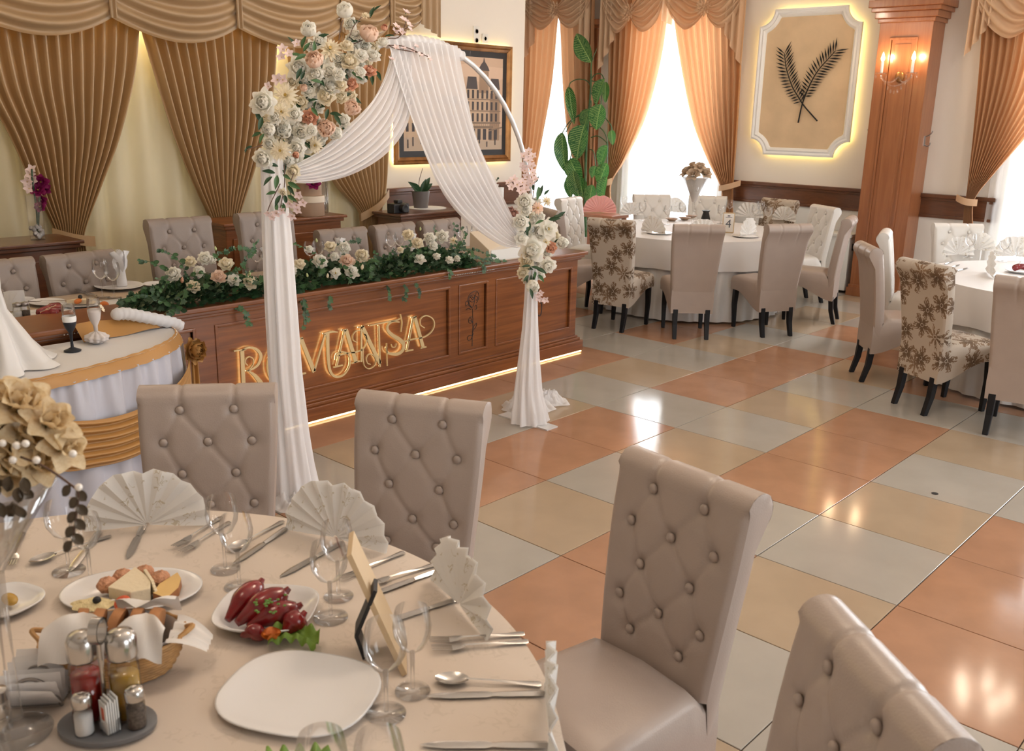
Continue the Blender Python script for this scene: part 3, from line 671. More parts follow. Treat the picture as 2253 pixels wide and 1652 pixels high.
# ================================================================== BAR FRONT OF THE HEAD TABLE
BX = -1.60; BY0, BY1 = -4.9, 1.00; BT = .80
bar = thing('bar_counter', 'long polished brown wooden counter front with raised panels', 'counter', (BX, -.6, 0))
def bpart(name, mb, mat='wood_bar', bevel=.004, par=None): return mb.build(name, MT[mat], par or bar, smooth=False, bevel=bevel, off=bar.location)
mb = MB(); mb.box(BX-.30, BX-.018, BY0, BY1, .02, BT-.03); bpart('body', mb)
PAN = [(-3.9, -2.98), (-2.86, -2.21), (-2.10, -.355), (-.275, .008), (.088, .935)]; PZ = (.20, .685)
mb = MB(); ys_ = [BY0] + [y for p in PAN for y in p] + [BY1]
for k in range(0, len(ys_), 2): mb.box(BX-.02, BX, ys_[k], ys_[k+1], .12, BT-.04)
mb.box(BX-.02, BX-.0001, BY0+.001, BY1-.001, PZ[1], BT-.04); mb.box(BX-.02, BX-.0001, BY0+.001, BY1-.001, .12, PZ[0]); bpart('face_frame', mb, bevel=0)
for (a, b) in PAN:
    mb = MB(); mb.box(BX-.019, BX-.012, a, b, PZ[0], PZ[1]); pn = bpart('panel', mb, bevel=0)
    w = .018; mb = MB()
    mb.box(BX-.012, BX+.006, a, a+w, PZ[0], PZ[1]); mb.box(BX-.012, BX+.006, b-w, b, PZ[0], PZ[1]); mb.box(BX-.012, BX+.006, a+w, b-w, PZ[0], PZ[0]+w); mb.box(BX-.012, BX+.006, a+w, b-w, PZ[1]-w, PZ[1])
    o = mb.build('panel_moulding', MT['wood_bar'], pn, smooth=False, bevel=.005, off=bar.location)
mb = MB(); mb.box(BX-.34, BX+.055, BY0, BY1+.06, BT-.028, BT); bpart('top_board', mb, bevel=.008)
mb = MB(); mb.box(BX-.02, BX+.038, BY0, BY1+.042, BT-.048, BT-.028); mb.box(BX-.02, BX+.02, BY0, BY1+.025, BT-.066, BT-.048); bpart('top_moulding', mb, bevel=.006)
mb = MB(); mb.box(BX-.04, BX+.045, BY0, BY1+.05, .022, .10); mb.box(BX-.03, BX+.028, BY0, BY1+.032, .10, .122); mb.box(BX-.02, BX+.014, BY0, BY1+.018, .122, .138); bpart('plinth', mb, bevel=.005)
mb = MB(); mb.box(BX+.030, BX+.040, BY0, BY1+.04, .006, .013); bpart('light_strip', mb, 'led_strip', 0)
for (ya, yb) in ((-2.9, -2.45), (-.35, .05)):
    mb = MB(); n = int((yb-ya)/.016)
    for k in range(n): mb.ball((BX+.045, ya+k*.016, BT-.034), .0035, 6, 4)
    tag(bpart('pearl_trim', mb, 'pearl', 0), kind='stuff')
# ---- gold letters, traced stroke by stroke (picture pixels x 4.418 from 490,660), standing off the panel
LX = BX+.016
def lp(a, b): p = PX(490+a*.22637, 660+b*.22637, LX); return Vector((0, p.y, p.z))
def stroke(mb, pts, w, x0=0.0, th=.010, n=8):
    if len(pts) > 2: c = curve([lp(*p) for p in pts], n)
    else: c = [lp(*pts[0]), lp(*pts[1])]
    m = len(c); L = []; R_ = []
    for k, p in enumerate(c):
        d = (c[min(k+1, m-1)]-c[max(k-1, 0)]).normalized(); nn = Vector((0, -d.z, d.y))
        t = k/(m-1); ww = w if isinstance(w, (int, float)) else (lerp(w[0], w[1], t*2) if t < .5 else lerp(w[1], w[2], t*2-1))
        L.append(p+nn*ww/2); R_.append(p-nn*ww/2)
    for k in range(m-1):
        q = [L[k], L[k+1], R_[k+1], R_[k]]
        mb.add([(LX+x0, p.y, p.z) for p in q] + [(LX+x0-th, p.y, p.z) for p in q], [(0,1,2,3),(7,6,5,4),(0,4,5,1),(1,5,6,2),(2,6,7,3),(3,7,4,0)])
LET = [
 ('letter_r', 'R', [([(190,490),(205,850)], .024), ([(110,497),(230,480)], .008), ([(150,858),(258,833)], .008), ([(190,485),(260,462),(330,480),(372,540),(350,620),(300,665),(232,692)], (.006,.02,.008)), ([(255,690),(320,740),(400,840),(440,880)], (.008,.026,.016)), ([(245,636),(222,610),(230,570),(265,552),(298,575),(300,620),(275,660),(240,690)], .006)]),
 ('letter_o', 'O', [([(470,520),(440,600),(450,720),(500,790),(580,770),(650,690),(682,590),(672,500),(620,440),(540,440),(470,520)], (.008,.026,.012)), ([(560,640),(680,615)], .006)]),
 ('letter_m', 'M', [([(740,380),(740,720)], .012), ([(706,384),(782,368)], .010), ([(715,730),(812,712)], .009), ([(762,376),(892,700)], .026), ([(892,690),(1000,330)], .012), ([(1022,328),(1024,480),(1035,640),(1060,715),(1110,748),(1180,725),(1230,655),(1240,580),(1215,520),(1160,505),(1110,530),(1100,585)], (.024,.010,.006)), ([(985,330),(1060,310),(1120,312)], (.012,.012,.005)), ([(680,615),(740,606)], .006)]),
 ('letter_a', 'first A', [([(1190,290),(1112,640)], .010), ([(1200,288),(1298,606)], .026), ([(1080,655),(1170,634)], .008), ([(1255,615),(1340,592)], .008), ([(1110,545),(1200,520),(1300,505),(1372,470),(1400,400),(1395,350),(1375,330)], .008), ([(1165,296),(1205,288)], .010)]),
 ('letter_n', 'N', [([(1350,260),(1352,600)], .012), ([(1358,256),(1532,620)], .026), ([(1520,250),(1532,650)], .011), ([(1325,268),(1375,256)], .010), ([(1308,412),(1270,390),(1268,340),(1300,302),(1345,295)], .006), ([(1368,480),(1368,570),(1380,640),(1425,668),(1475,640),(1490,580),(1460,532),(1420,530),(1398,570),(1410,615),(1440,625)], .006)]),
 ('letter_s', 'S', [([(1428,250),(1560,222),(1690,196),(1730,180)], (.006,.010,.006)), ([(1730,140),(1745,220),(1735,310)], .007), ([(1720,215),(1660,210),(1612,240),(1605,290),(1650,340),(1720,385),(1760,430),(1750,490),(1700,525),(1630,522),(1600,500),(1592,460)], (.008,.028,.010)), ([(1596,420),(1602,640)], .006), ([(1690,420),(1680,455),(1652,458),(1640,430)], .006)]),
 ('letter_a', 'last A', [([(1860,165),(1795,490)], .010), ([(1868,162),(1950,460)], .026), ([(1780,500),(1855,484)], .008), ([(1925,468),(1982,456)], .008), ([(1768,404),(1870,378),(1960,360),(2030,310),(2060,240),(2040,180),(1980,152),(1930,180),(1925,240),(1965,272)], (.009,.008,.006)), ([(1840,172),(1885,160)], .010)]),
]
for (nm, lab, strokes) in LET:
    ctr = lp(*strokes[0][0][0]); t = thing(nm, 'backlit gold letter %s of the sign on the counter front' % lab, 'letter', (LX, ctr.y, ctr.z), group='gold sign letters')
    mb = MB()
    for pts, w in strokes: stroke(mb, pts, w)
    mb.build('face', MT['gold_letter'], t, smooth=False, off=t.location)
    mb = MB()
    for pts, w in strokes:
        wm = w if isinstance(w, (int, float)) else max(w)
        if wm >= .0095: stroke(mb, pts, .4*w if isinstance(w, (int, float)) else tuple(.42*x for x in w), -.0105, .004)
    mb.build('backlight', MT['led_halo'], t, smooth=False, off=t.location)
# ---- carved roses
def linework(name, label, mat, segs, org, sc, x, r, cat='carving'):
    t = thing(name, label, cat, (x, org[0], org[1])); mb = MB()
    for s in segs: mb.tube([(0, p.x, p.y) for p in curve([((a)*sc, -(b)*sc) for a, b in s], 5)] if len(s) > 2 else [(0, a*sc, -b*sc) for a, b in s], r, 5)
    mb.build('line', MT[mat], t)
RS = [[(370,1140),(372,950),(380,800),(372,520)], [(300,430),(285,350),(310,290),(370,250),(430,240),(470,270),(490,340),(470,400),(440,440)], [(305,330),(340,300),(400,300),(415,340),(405,420),(380,490),(340,480),(310,420),(305,330)], [(250,460),(280,440),(320,470),(360,510)], [(250,460),(245,400),(280,380),(300,440)], [(250,520),(300,500),(340,530)], [(410,500),(440,470),(450,530),(415,545)], [(330,320),(370,370),(412,350)], [(350,310),(390,345),(412,330)], [(320,380),(360,410),(405,400)], [(440,260),(430,320),(470,350),(440,400)],
      [(300,690),(330,650),(375,660),(380,710),(350,750),(310,740),(300,690)], [(320,700),(375,740)], [(340,660),(370,750)], [(385,860),(400,810),(450,770),(440,830),(385,880)], [(370,960),(320,950),(280,980),(300,1030),(350,1020),(380,960)], [(385,880),(370,960),(395,930)]]
g = .13315   # zoom px -> photo px
ro = PX(990+370*g, 610+700*g, BX-.011)
msc = mpp(ro)*g*1.25
linework('carved_rose', 'carved rose line drawing on the narrow counter panel', 'black_matte', [[((a-370)*1.0, (b-700)*.82) for a, b in s] for s in RS], (ro.y, ro.z+.0), msc, BX-.011, .0022)
ro2 = PX(990+1440*g, 610+480*g, BX-.011)
linework('carved_monogram', 'black carved curl on the right counter panel behind the arch leg', 'black_matte', [[((a-1440), (b-480)*.82) for a, b in s] for s in [[(1350,310),(1380,330),(1370,420),(1340,450)], [(1350,440),(1400,510),(1440,610),(1490,655),(1525,640),(1540,560),(1540,440)], [(1420,370),(1390,430),(1350,450)], [(1500,430),(1540,440),(1540,500)]]], (ro2.y, ro2.z), msc, BX-.011, .004)

# ================================================================== HEAD TABLE
ht = thing('head_table', 'long head table under a tan cloth behind the counter front', 'table', (-2.2, -1.6, 0))
mb = MB(); mb.box(-.36, .30, -3.2, 2.6, .715, .745); mb.build('tabletop', MT['wood_dark'], ht, smooth=False)
for x in (-.3, .2):
    for y in (-3.1, 2.5):
        mb = MB(); mb.box(x-.03, x+.03, y-.03, y+.03, 0, .715); mb.build('leg', MT['wood_dark'], ht, smooth=False)
mk('cloth_tan', (.40,.29,.19), .7, sheen=.2)
mb = MB(); mb.box(-2.59, -1.92, -4.83, 1.03, .746, .7505); mb.grid(lambda i, j: Vector((-2.59-.01-.008*math.sin(i*260), lerp(-4.83, 1.03, i), lerp(.75, .70, j))), 300, 3)
o = mb.build('tablecloth', MT['cloth_tan'], smooth=30); tag(o, 'tan cloth lying on the head table behind the counter front', 'tablecloth')
mb = MB()
def fn(i, j): return Vector((lerp(-2.30, -1.935, j), lerp(-4.6, .98, i), .7515+.0015*math.sin(i*90)*math.sin(j*9)))
mb.grid(fn, 60, 6); mb.box(-2.30, -1.935, -4.6, .98, .7506, .7511); tag(mb.build('table_runner', MT['cloth_white'], smooth=30), 'white runner laid along the head table behind the flowers', 'runner')

# ================================================================== CHAIRS
def prof_back(z):   # y of the front face of the backrest at height z (chair faces +y)
    t = (z-.45)/.5
    return -.165 - .012*math.sin(PI*t) - .075*max(0, t)**2
BUT = [(.90, (-1, 1)), (.80, (-2, 0, 2)), (.70, (-1, 1)), (.60, (-2, 0, 2)), (.52, (-1, 1))]
def make_chair(fab, tall=0.0, buttons=True, bname='chair'):
    H = .97+tall
    t = thing(bname, 'x', 'chair')
    zs = lambda z: .45+(z-.45)*(H-.45)/(.97-.45) if z > .45 else z
    bl = [(zs(z), r) for z, r in BUT]
    if tall: bl = [(H-.08-k*.105, (-1, 1) if k % 2 == 0 else (-2, 0, 2)) for k in range(6)]
    dx = .082; W = lambda z: .172 + .036*smooth01((z-.2)/.7)      # half width
    bpts = [(k*dx*(1 if abs(k) < 2 else .82), z) for z, r in bl for k in r]
    rad = .050
    ztop = H - rad
    # backrest: front grid wraps over the roll and down the back
    th = .075
    path = []       # (y, z, s) around: front bottom -> top -> roll -> back bottom
    zb = .215
    for k in range(58):
        z = lerp(.44, ztop, k/57); path.append((prof_back(.45+(z-.45)*.52/(H-.45)), z, 1))
    yt = path[-1][0]
    cy = yt - rad
    for k in range(1, 13):
        a = PI*1.28*k/12; path.append((cy+rad*math.cos(a), ztop+rad*math.sin(a), .5))
    yb_, zb_ = path[-1][0], path[-1][1]
    n2 = 14
    for k in range(1, n2+1):
        z = lerp(zb_-.012, zb, k/n2); y = prof_back(max(.3, .45+(z-.45)*.52/(H-.45)))-th + .012*smooth01((.45-z)/.25)
        path.append((y, z, 0))
    NX = 56; mb = MB()
    def disp(x, z):
        d = 0.0
        best = min((math.hypot(x-a, z-b) for a, b in bpts), default=9)
        d -= .0115*math.exp(-(best/.024)**2)
        lines = 9
        for (a, b) in bpts:
            for (c, e) in bpts:
                if a < c and abs(b-e) < .14 and abs(b-e) > .05 and c-a < dx*1.3:
                    tt = ((x-a)*(c-a)+(z-b)*(e-b))/((c-a)**2+(e-b)**2)
                    if -.02 < tt < 1.02:
                        px_, pz_ = a+tt*(c-a), b+tt*(e-b); lines = min(lines, math.hypot(x-px_, z-pz_))
        ztp = max((b for a, b in bpts), default=9)
        if z > ztp:
            for a in (-dx, dx): lines = min(lines, abs(x-a))
        d -= .0048*math.exp(-(lines/.008)**2)
        return d
    def fn(i, j):
        k = int(round(j*(len(path)-1))); y, z, s = path[k]
        w = W(z); x = (2*i-1); ed = 1-abs(x)
        y2 = y; 
        if s == 1:
            y2 += (disp(x*w, z) if buttons else 0)
            y2 -= .012*max(0, 1-ed/.10)**2
        elif s == .5:
            y2 += 0; g_ = min(abs(x*w-dx), abs(x*w+dx))
            dd = .006*math.exp(-(g_/.007)**2) if k < 70 else 0
            yy, zz = y-cy, z-ztop; y2 = cy+yy*(1-dd/rad); z = ztop+zz*(1-dd/rad)
        else: y2 += .010*max(0, 1-ed/.10)**2
        return Vector((x*w, y2, z))
    mb.grid(fn, NX, len(path)-1)
    # side caps
    n = len(path)
    for s in (0, 1):
        idx = [j*(NX+1)+s*NX for j in range(n)]
        pts = [mb.v[i] for i in idx]
        # quads between the front run and the back run
        
        capv = [p.copy() for p in pts]; bul = Vector(((1 if s else -1)*.004, 0, 0))
        front = capv[:64]; back = capv[64:][::-1]
        m_ = 30; A_ = resamp(front, m_); B_ = resamp(back, m_)
        mb.grid(lambda i, j: A_[int(round(i*m_))].lerp(B_[int(round(i*m_))], j) + bul*math.sin(PI*j), m_, 4)
    me = mb.mesh('backrest', fab, 'all'); boxuv(me); obj('backrest', me, t)
    # seat with shaped apron
    mb = MB(); n = 10
    def w_s(y): return lerp(.178, .205, (y+.20)/.42)
    def zl(y): q = (y+.24)/.46; return lerp(.215, .345, smooth01(q*1.25))
    prof = [lerp(-.235, .215, k/14) for k in range(15)]
    sec = []
    for y in prof:
        f = w_s(y); r = .03; zt = .475 - .012*max(0, (y-.15)/.065)**2; z0 = zl(y)
        if y < -.16: zt = min(zt, .44)
        sec.append([(-f, y, z0), (-f-.003, y, lerp(z0, zt, .5)), (-f, y, zt-.03), (-f+.012, y, zt-.008), (-f+.04, y, zt), (0, y, zt+.010), (f-.04, y, zt), (f-.012, y, zt-.008), (f, y, zt-.03), (f+.003, y, lerp(z0, zt, .5)), (f, y, z0), (0, y, z0+.004)])
    m = len(sec[0]); vs = [p for s_ in sec for p in s_]; fs = []
    for k in range(14):
        for i in range(m): fs.append((k*m+i, k*m+(i+1) % m, (k+1)*m+(i+1) % m, (k+1)*m+i))
    fs.append(tuple(range(m))); fs.append(tuple(14*m+i for i in range(m-1, -1, -1)))
    mb.add(vs, fs); me = mb.mesh('seat', fab, 50); boxuv(me); obj('seat', me, t)
    for sx in (-1, 1):
        mb = MB(); x = sx*.165
        mb.add([(x+a*q, .185+b*q+yo, z) for (q, yo, z) in ((.022,0,.36),(.019,.012,.20),(.016,0,.08),(.014,-.004,0)) for a, b in ((-1,-1),(1,-1),(1,1),(-1,1))], [(k*4+i, k*4+(i+1) % 4, k*4+4+(i+1) % 4, k*4+4+i) for k in range(3) for i in range(4)] + [(3,2,1,0),(12,13,14,15)])
        mb.build('leg', MT['leg_black'], t, smooth=False, bevel=.002, seg=1)
        mb = MB(); x = sx*.135
        mb.add([(x+a*q, -.215+b*q+yo, z) for (q, yo, z) in ((.021,0,.25),(.019,-.012,.12),(.016,-.045,0)) for a, b in ((-1,-1),(1,-1),(1,1),(-1,1))], [(k*4+i, k*4+(i+1) % 4, k*4+4+(i+1) % 4, k*4+4+i) for k in range(2) for i in range(4)] + [(3,2,1,0),(8,9,10,11)])
        mb.build('leg', MT['leg_black'], t, smooth=False, bevel=.002, seg=1)
    if buttons:
        bm_ = MB(); bm_.ball((0,0,0), .0135, 10, 6, (1, .6, 1)); bme = bm_.mesh('button', fab, 'all')
        for (x, z) in bpts:
            y = prof_back(.45+(z-.45)*.52/(H-.45)) - .007
            obj('button', bme, t, (x, y, z))
    return t
PROTO = {}
def chair(kind, label, mid, ang, group):
    """mid: ground point below the top of the backrest; ang: direction (deg) the chair faces"""
    key, fab, tall, but = {'tuft': ('tuft', 'leather', 0, True), 'plain': ('plain', 'leather', 0, False), 'white': ('white', 'leather_white', 0, True), 'whiteplain': ('wp', 'leather_white', 0, False),
        'floral': ('floral', 'floral_fabric', 0, False), 'head': ('head', 'leather_head', 0, True), 'throne': ('throne', 'leather_head', .16, True)}[kind]
    a = math.radians(ang); loc = Vector((mid[0], mid[1], 0)) + Vector((math.cos(a), math.sin(a), 0))*.265
    if key not in PROTO: o = PROTO[key] = make_chair(MT[fab], tall, but, 'dining_chair'); 
    else: o = copy_tree(PROTO[key])
    o.location = loc; o.rotation_euler = (0, 0, a-PI/2); o['label'] = label; o['group'] = group
    return o
g1 = 'chairs around the front table'
def mid(a, b, z): return (FL(*a, z)+FL(*b, z))/2
Z_ = .945
chair('tuft', 'beige tufted chair at the front table next to the gold-trimmed cake table', mid((318,868),(592,862),Z_), 51-90, g1)
chair('tuft', 'beige tufted chair at the front table standing in front of the counter', mid((800,878),(1055,905),Z_), 27-90, g1)
chair('tuft', 'beige tufted chair fully turned to the front table on the open tile floor', mid((1385,1005),(1655,1110),Z_), -7.6-90, g1)
chair('tuft', 'beige tufted chair cut off by the bottom edge at right', mid((1800,1345),(2060,1640),Z_), -39-90, g1)
# table by the window (number 4)
T4 = Vector((-2.05, 3.30, 0)); TR = Vector((1.38, 2.85, 0)); g2 = 'chairs around the window table'; g3 = 'chairs around the right-hand table'
def face(p, T): d = T-Vector((p[0], p[1], 0)); return math.degrees(math.atan2(d.y, d.x))
def seat(kind, label, p, T, g, da=0): return chair(kind, label, p, face(p, T)+da, g)
def c2(a, b, h=0): p = (FL(*a)+FL(*b))/2; return p
seat('floral', 'brown floral chair at the window table nearest the counter', (-1.88, 1.80), T4, g2, 4)
seat('plain', 'beige chair seen straight from behind at the window table', (-1.20, 2.06), T4, g2, 8)
seat('plain', 'beige chair at the window table right of the number stand', (-.74, 2.70), T4, g2, -6)
seat('plain', 'beige chair in side view at the window table near the pillar', (-.66, 3.70), T4, g2, 0)
seat('white', 'pale tufted chair at the window table between pillar and floral chair', (-1.28, 4.55), T4, g2, 0)
seat('floral', 'brown floral chair at the far side of the window table', (-1.95, 4.90), T4, g2, 0)
seat('white', 'pale chair against the wide window behind the pink fan', (-3.13, 4.20), T4, g2, 0)
seat('white', 'pale chair against the wide window behind the flower vase', (-2.66, 4.60), T4, g2, 0)
seat('white', 'pale tufted chair at the window table in front of the tall plant', (-3.42, 3.12), T4, g2, 0)
seat('plain', 'beige chair at the window table partly hidden by the counter end', (-2.72, 2.02), T4, g2, 0)
chair('plain', 'beige chair back showing past the end of the counter', (-3.05, 1.62), -18, g2)
# right-hand table
chair('plain', 'beige chair in side view at the right table by the floral chair', (.28, 1.95), 38, g3)
seat('white', 'shiny tufted chair at the right table close to the pillar', (.02, 2.90), TR, g3, 20)
chair('floral', 'brown floral chair at the right table', (.86, 1.42), 62, g3)
chair('plain', 'beige chair cut off by the right edge', (1.52, 1.26), 96, g3)
seat('white', 'pale tufted chair at the far side of the right table under the drape', (.22, 3.95), TR, g3, -6)
seat('white', 'pale chair against the bright window at the far right', (.95, 4.35), TR, g3, 0)
# behind the counter
g4 = 'chairs behind the head table'; HX = -2.72
for (y, kind, lab) in [(-2.775, 'head', 'taupe tufted chair at the left edge behind the head table'), (-2.305, 'head', 'taupe tufted chair behind the wine glasses on the head table'), (-1.66, 'throne', 'tall taupe tufted chair left of the arch behind the head table'), (-1.03, 'throne', 'tall taupe tufted chair behind the arch leg'),
    (-.385, 'head', 'taupe tufted chair in front of the hat boxes behind the head table'), (.11, 'head', 'taupe tufted chair below the gold drape end behind the head table'), (.60, 'head', 'taupe tufted chair in front of the grey flower pot')]:
    chair(kind, lab, (HX, y), 0 + rnd.uniform(-4, 4), g4)
# ================================================================== FLOWERS
def petal(mb, ang, r0, z0, L, Wd, t0, t1, cup, seed=0, tip=0.0, nu=4, nv=4):
    ca, sa = math.cos(ang), math.sin(ang)
    pts = []; r, z = r0, z0; path = [(r, z)]
    for k in range(nv):
        t = math.radians(lerp(t0, t1, (k+.5)/nv)); r += L/nv*math.sin(t); z += L/nv*math.cos(t); path.append((r, z))
    def fn(i, j):
        q = int(round(j*nv)); r, z = path[q]; x = 2*i-1
        w = Wd*(math.sin(PI*(.14+.72*j))**.8 if tip == 0 else math.sin(PI*(.10+.90*j))**.8+.02)*.5
        rr = r - cup*Wd*x*x*(.35+.65*j) + .02*L*math.sin(9*x+seed)*j; y = x*w
        return Vector((rr*ca-y*sa, rr*sa+y*ca, z + .25*cup*Wd*x*x*j))
    mb.grid(fn, nu, nv)
def flower_mesh(kind, seed):
    r = random.Random(seed); mb = MB()
    if kind == 'rose': lay = [(2,.0,.42,.40,30,-75,.4),(3,.03,.52,.52,42,-65,.4),(4,.06,.62,.66,54,-45,.36),(5,.08,.74,.80,64,-12,.30),(6,.10,.84,.90,76,48,.24),(6,.10,.88,.92,86,78,.2)]
    elif kind == 'peony': lay = [(4,.0,.45,.42,35,-80,.25),(6,.05,.58,.5,50,-65,.25),(7,.09,.70,.58,62,-48,.25),(8,.12,.82,.68,74,-22,.25),(9,.12,.90,.74,84,18,.22),(8,.12,.92,.78,92,62,.2)]
    elif kind == 'ball': lay = [(4,.0,.5,.42,40,-80,.25),(6,.03,.64,.5,54,-70,.25),(7,.06,.80,.6,66,-58,.25),(8,.08,.96,.70,80,-44,.25),(8,.09,1.05,.78,92,-26,.25)]
    elif kind == 'dahlia': lay = [(10,.06,.45,.17,18,30,.15),(13,.10,.62,.19,42,52,.15),(15,.12,.78,.21,60,72,.15),(16,.12,.92,.22,76,92,.12)]
    elif kind == 'lisi': lay = [(4,.10,.55,.6,16,30,.3),(6,.14,.72,.75,36,70,.22),(6,.14,.85,.8,58,96,.18)]
    elif kind == 'blossom': lay = [(5,.06,.85,.62,60,78,.25)]
    elif kind == 'silk': lay = [(3,.03,.55,.6,5,0,.4),(5,.10,.85,.8,25,55,.3),(6,.14,1.0,.85,50,95,.2)]
    for li, (n, r0, L, Wd, t0, t1, cup) in enumerate(lay):
        for k in range(n):
            petal(mb, 2*PI*(k+.5*(li % 2))/n + r.uniform(-.2, .2), r0, -.25*(li/len(lay)), L*r.uniform(.9, 1.08), Wd*r.uniform(.9, 1.1), t0+r.uniform(-6, 6), t1+r.uniform(-8, 8), cup, r.random()*6, 1 if kind == 'dahlia' else 0)
    R_ = max(math.hypot(q.x, q.y) for q in mb.v)*.96; mb.v = [q/R_ for q in mb.v]
    mb.cur = 1
    if kind in ('dahlia', 'lisi', 'blossom'): mb.ball((0, 0, .08), .13 if kind != 'blossom' else .10, 8, 6, (1, 1, .8))
    mb.cur = 2; mb.tube([(0,0,-.30),(0,0,-.1)], [.08,.12], 6)
    return mb
FM = {}
def fl_mesh(kind, col, var):
    key = (kind, col, var)
    if key not in FM:
        FM[key] = flower_mesh(kind, hash((kind, var)) % 1000 if False else len(kind)*7+var*31).mesh('flower', [MT['petal_'+col], MT['stamen'], MT['stem_green']], 'all')
    return FM[key]
def orient(d, spin=0.0):
    q = Vector(d).normalized().to_track_quat('Z', 'Y'); return (q.to_matrix() @ Matrix.Rotation(spin, 3, 'Z')).to_euler()
def flower(par, p, R_, kind, col, d, name=None):
    o = obj(name or {'ball': 'peony_bloom', 'peony': 'peony_bloom', 'rose': 'rose_bloom', 'dahlia': 'dahlia_bloom', 'lisi': 'lisianthus_bloom', 'blossom': 'cherry_blossom', 'silk': 'silk_bloom'}[kind], fl_mesh(kind, col, rnd.randrange(3)), par, Vector(p)-par.location, orient(d, rnd.uniform(0, 6)), R_*rnd.uniform(.95, 1.05))
    return o
def leaf_mesh(kind, mat):
    mb = MB()
    if kind == 'lance':
        def fn(i, j): x = 2*i-1; w = .17*math.sin(PI*(.03+.97*j))**.9*(1.25-.5*j); return Vector((x*w, j, .10*abs(x)*w/.17 - .16*(j-.3)**2))
        mb.grid(fn, 4, 8)
    elif kind == 'ivy':
        o_ = [(0,0),(.28,-.06),(.52,.10),(.34,.34),(.56,.62),(.24,.62),(0,1.0),(-.24,.62),(-.56,.62),(-.34,.34),(-.52,.10),(-.28,-.06)]
        mb.add([(0,.35,-.05)] + [(x, y, .10*abs(x)) for x, y in o_], [(0, 1+i, 1+(i+1) % 12) for i in range(12)])
    elif kind == 'round':
        def fn(i, j): x = 2*i-1; w = .36*math.sin(PI*(.02+.98*j))**.6; return Vector((x*w, j, .14*x*x - .08*j*j))
        mb.grid(fn, 4, 5)
    return mb.mesh('leaf', MT[mat], 'all')
LM = {(k, m): leaf_mesh(k, m) for k in ('lance', 'ivy', 'round') for m in ('leaf_dark', 'leaf_mid', 'leaf_sage')}
def leaf(par, p, L, d, up, kind='lance', mat='leaf_dark'):
    y = Vector(d).normalized(); z = Vector(up); x = y.cross(z)
    if x.length < 1e-4: x = y.orthogonal()
    x.normalize(); z = x.cross(y); m = Matrix((x, y, z)).transposed()
    return obj('leaf', LM[(kind, mat)], par, Vector(p)-par.location, m.to_euler(), L)

# ================================================================== THE WHITE ARCH
AX = -.70
arch = thing('wedding_arch', 'round white metal arch draped with sheer white cloth', 'arch', (AX, -1.42, 0))
ac, aa, ah, az = -1.43, .87, .98, 1.16
pts = [Vector((AX, ac-aa, 0)), Vector((AX, ac-aa, .6)), Vector((AX, ac-aa, az))] + [Vector((AX, ac-aa*math.cos(k*PI/28), az+ah*math.sin(k*PI/28))) for k in range(1, 28)] + [Vector((AX, ac+aa, az)), Vector((AX, ac+aa, .6)), Vector((AX, ac+aa, 0))]
mb = MB(); mb.tube(pts, .013, 10); mk('arch_metal', (.72,.72,.72), .35, .3); mb.build('ring_frame', MT['arch_metal'], arch, off=arch.location, smooth='all')
for y in (ac-aa, ac+aa):
    mb = MB(); mb.box(AX-.2, AX+.2, y-.05, y+.05, 0, .008); mb.build('foot_plate', MT['arch_metal'], arch, off=arch.location, smooth=False)
ap = lambda x: (lambda u, v: PX(u, v, x))
def cloth(name, Lp, Rp, x, nf, amp, sharp=.9, rows=40):
    mb = MB(); f = ap(x); A = curve([f(*p) for p in Lp], 8); B = curve([f(*p) for p in Rp], 8)
    sheet(mb, A, B, rows, nf*7, amp, nf, (1,0,0), .5, lambda s, t: .35+.65*math.sin(PI*min(1,max(0,.06+.9*s)))**.6, sharp, .8)
    return mb.build(name, MT['tulle'], arch, off=arch.location, smooth='all')
cloth('left_swag', [(868,92),(846,168),(800,240),(720,318),(648,362)], [(905,100),(904,200),(888,278),(842,340),(772,385),(700,402),(650,402)], AX+.03, 8, .022)
cloth('right_swag', [(850,86),(872,170),(912,290),(958,398),(1008,468),(1062,515),(1105,541),(1140,546)], [(1003,100),(1020,190),(1046,290),(1076,370),(1106,440),(1130,490),(1143,522)], AX+.045, 11, .020)
mb = MB(); f = ap(AX)      # cloth bunched over the top of the ring
def fn(i, j):
    a = PI*.425+ i*PI*.185; y = ac-aa*math.cos(a); z = az+ah*math.sin(a); ph = 2*PI*j
    nrm = Vector((0, -math.cos(a), math.sin(a)*1.05)); r_ = .022+.0025*math.sin(i*90)+.002*math.sin(3*ph+i*20)
    return Vector((AX, y, z)) + nrm*r_*math.cos(ph) + Vector((1,0,0))*r_*1.25*math.sin(ph)
mb.grid(fn, 160, 12, cv=True); mb.build('top_wrap', MT['tulle'], arch, off=arch.location, smooth='all')
def leg_cloth(name, y, z1, prof):
    mb = MB()
    def fn(i, j):
        z = lerp(z1, .012, j); q = j*(len(prof)-1); k = min(len(prof)-2, int(q)); (ra, rb, dy, dx) = [lerp(prof[k][m], prof[k+1][m], q-k) for m in range(4)]
        th = 2*PI*i; f_ = 1+.13*math.sin(9*th+1.5*math.sin(3*j))+.06*math.sin(17*th+4*j)
        return Vector((AX+dx+rb*f_*math.cos(th), y+dy+ra*f_*math.sin(th), z))
    mb.grid(fn, 96, 28, cu=True); return mb.build(name, MT['tulle'], arch, off=arch.location, smooth='all')
leg_cloth('left_leg_cloth', ac-aa+.015, 1.60, [(.045,.035,.0,0),(.060,.05,.01,0),(.068,.055,.015,0),(.072,.06,.02,.0),(.080,.07,.03,.01),(.105,.09,.045,.02)])
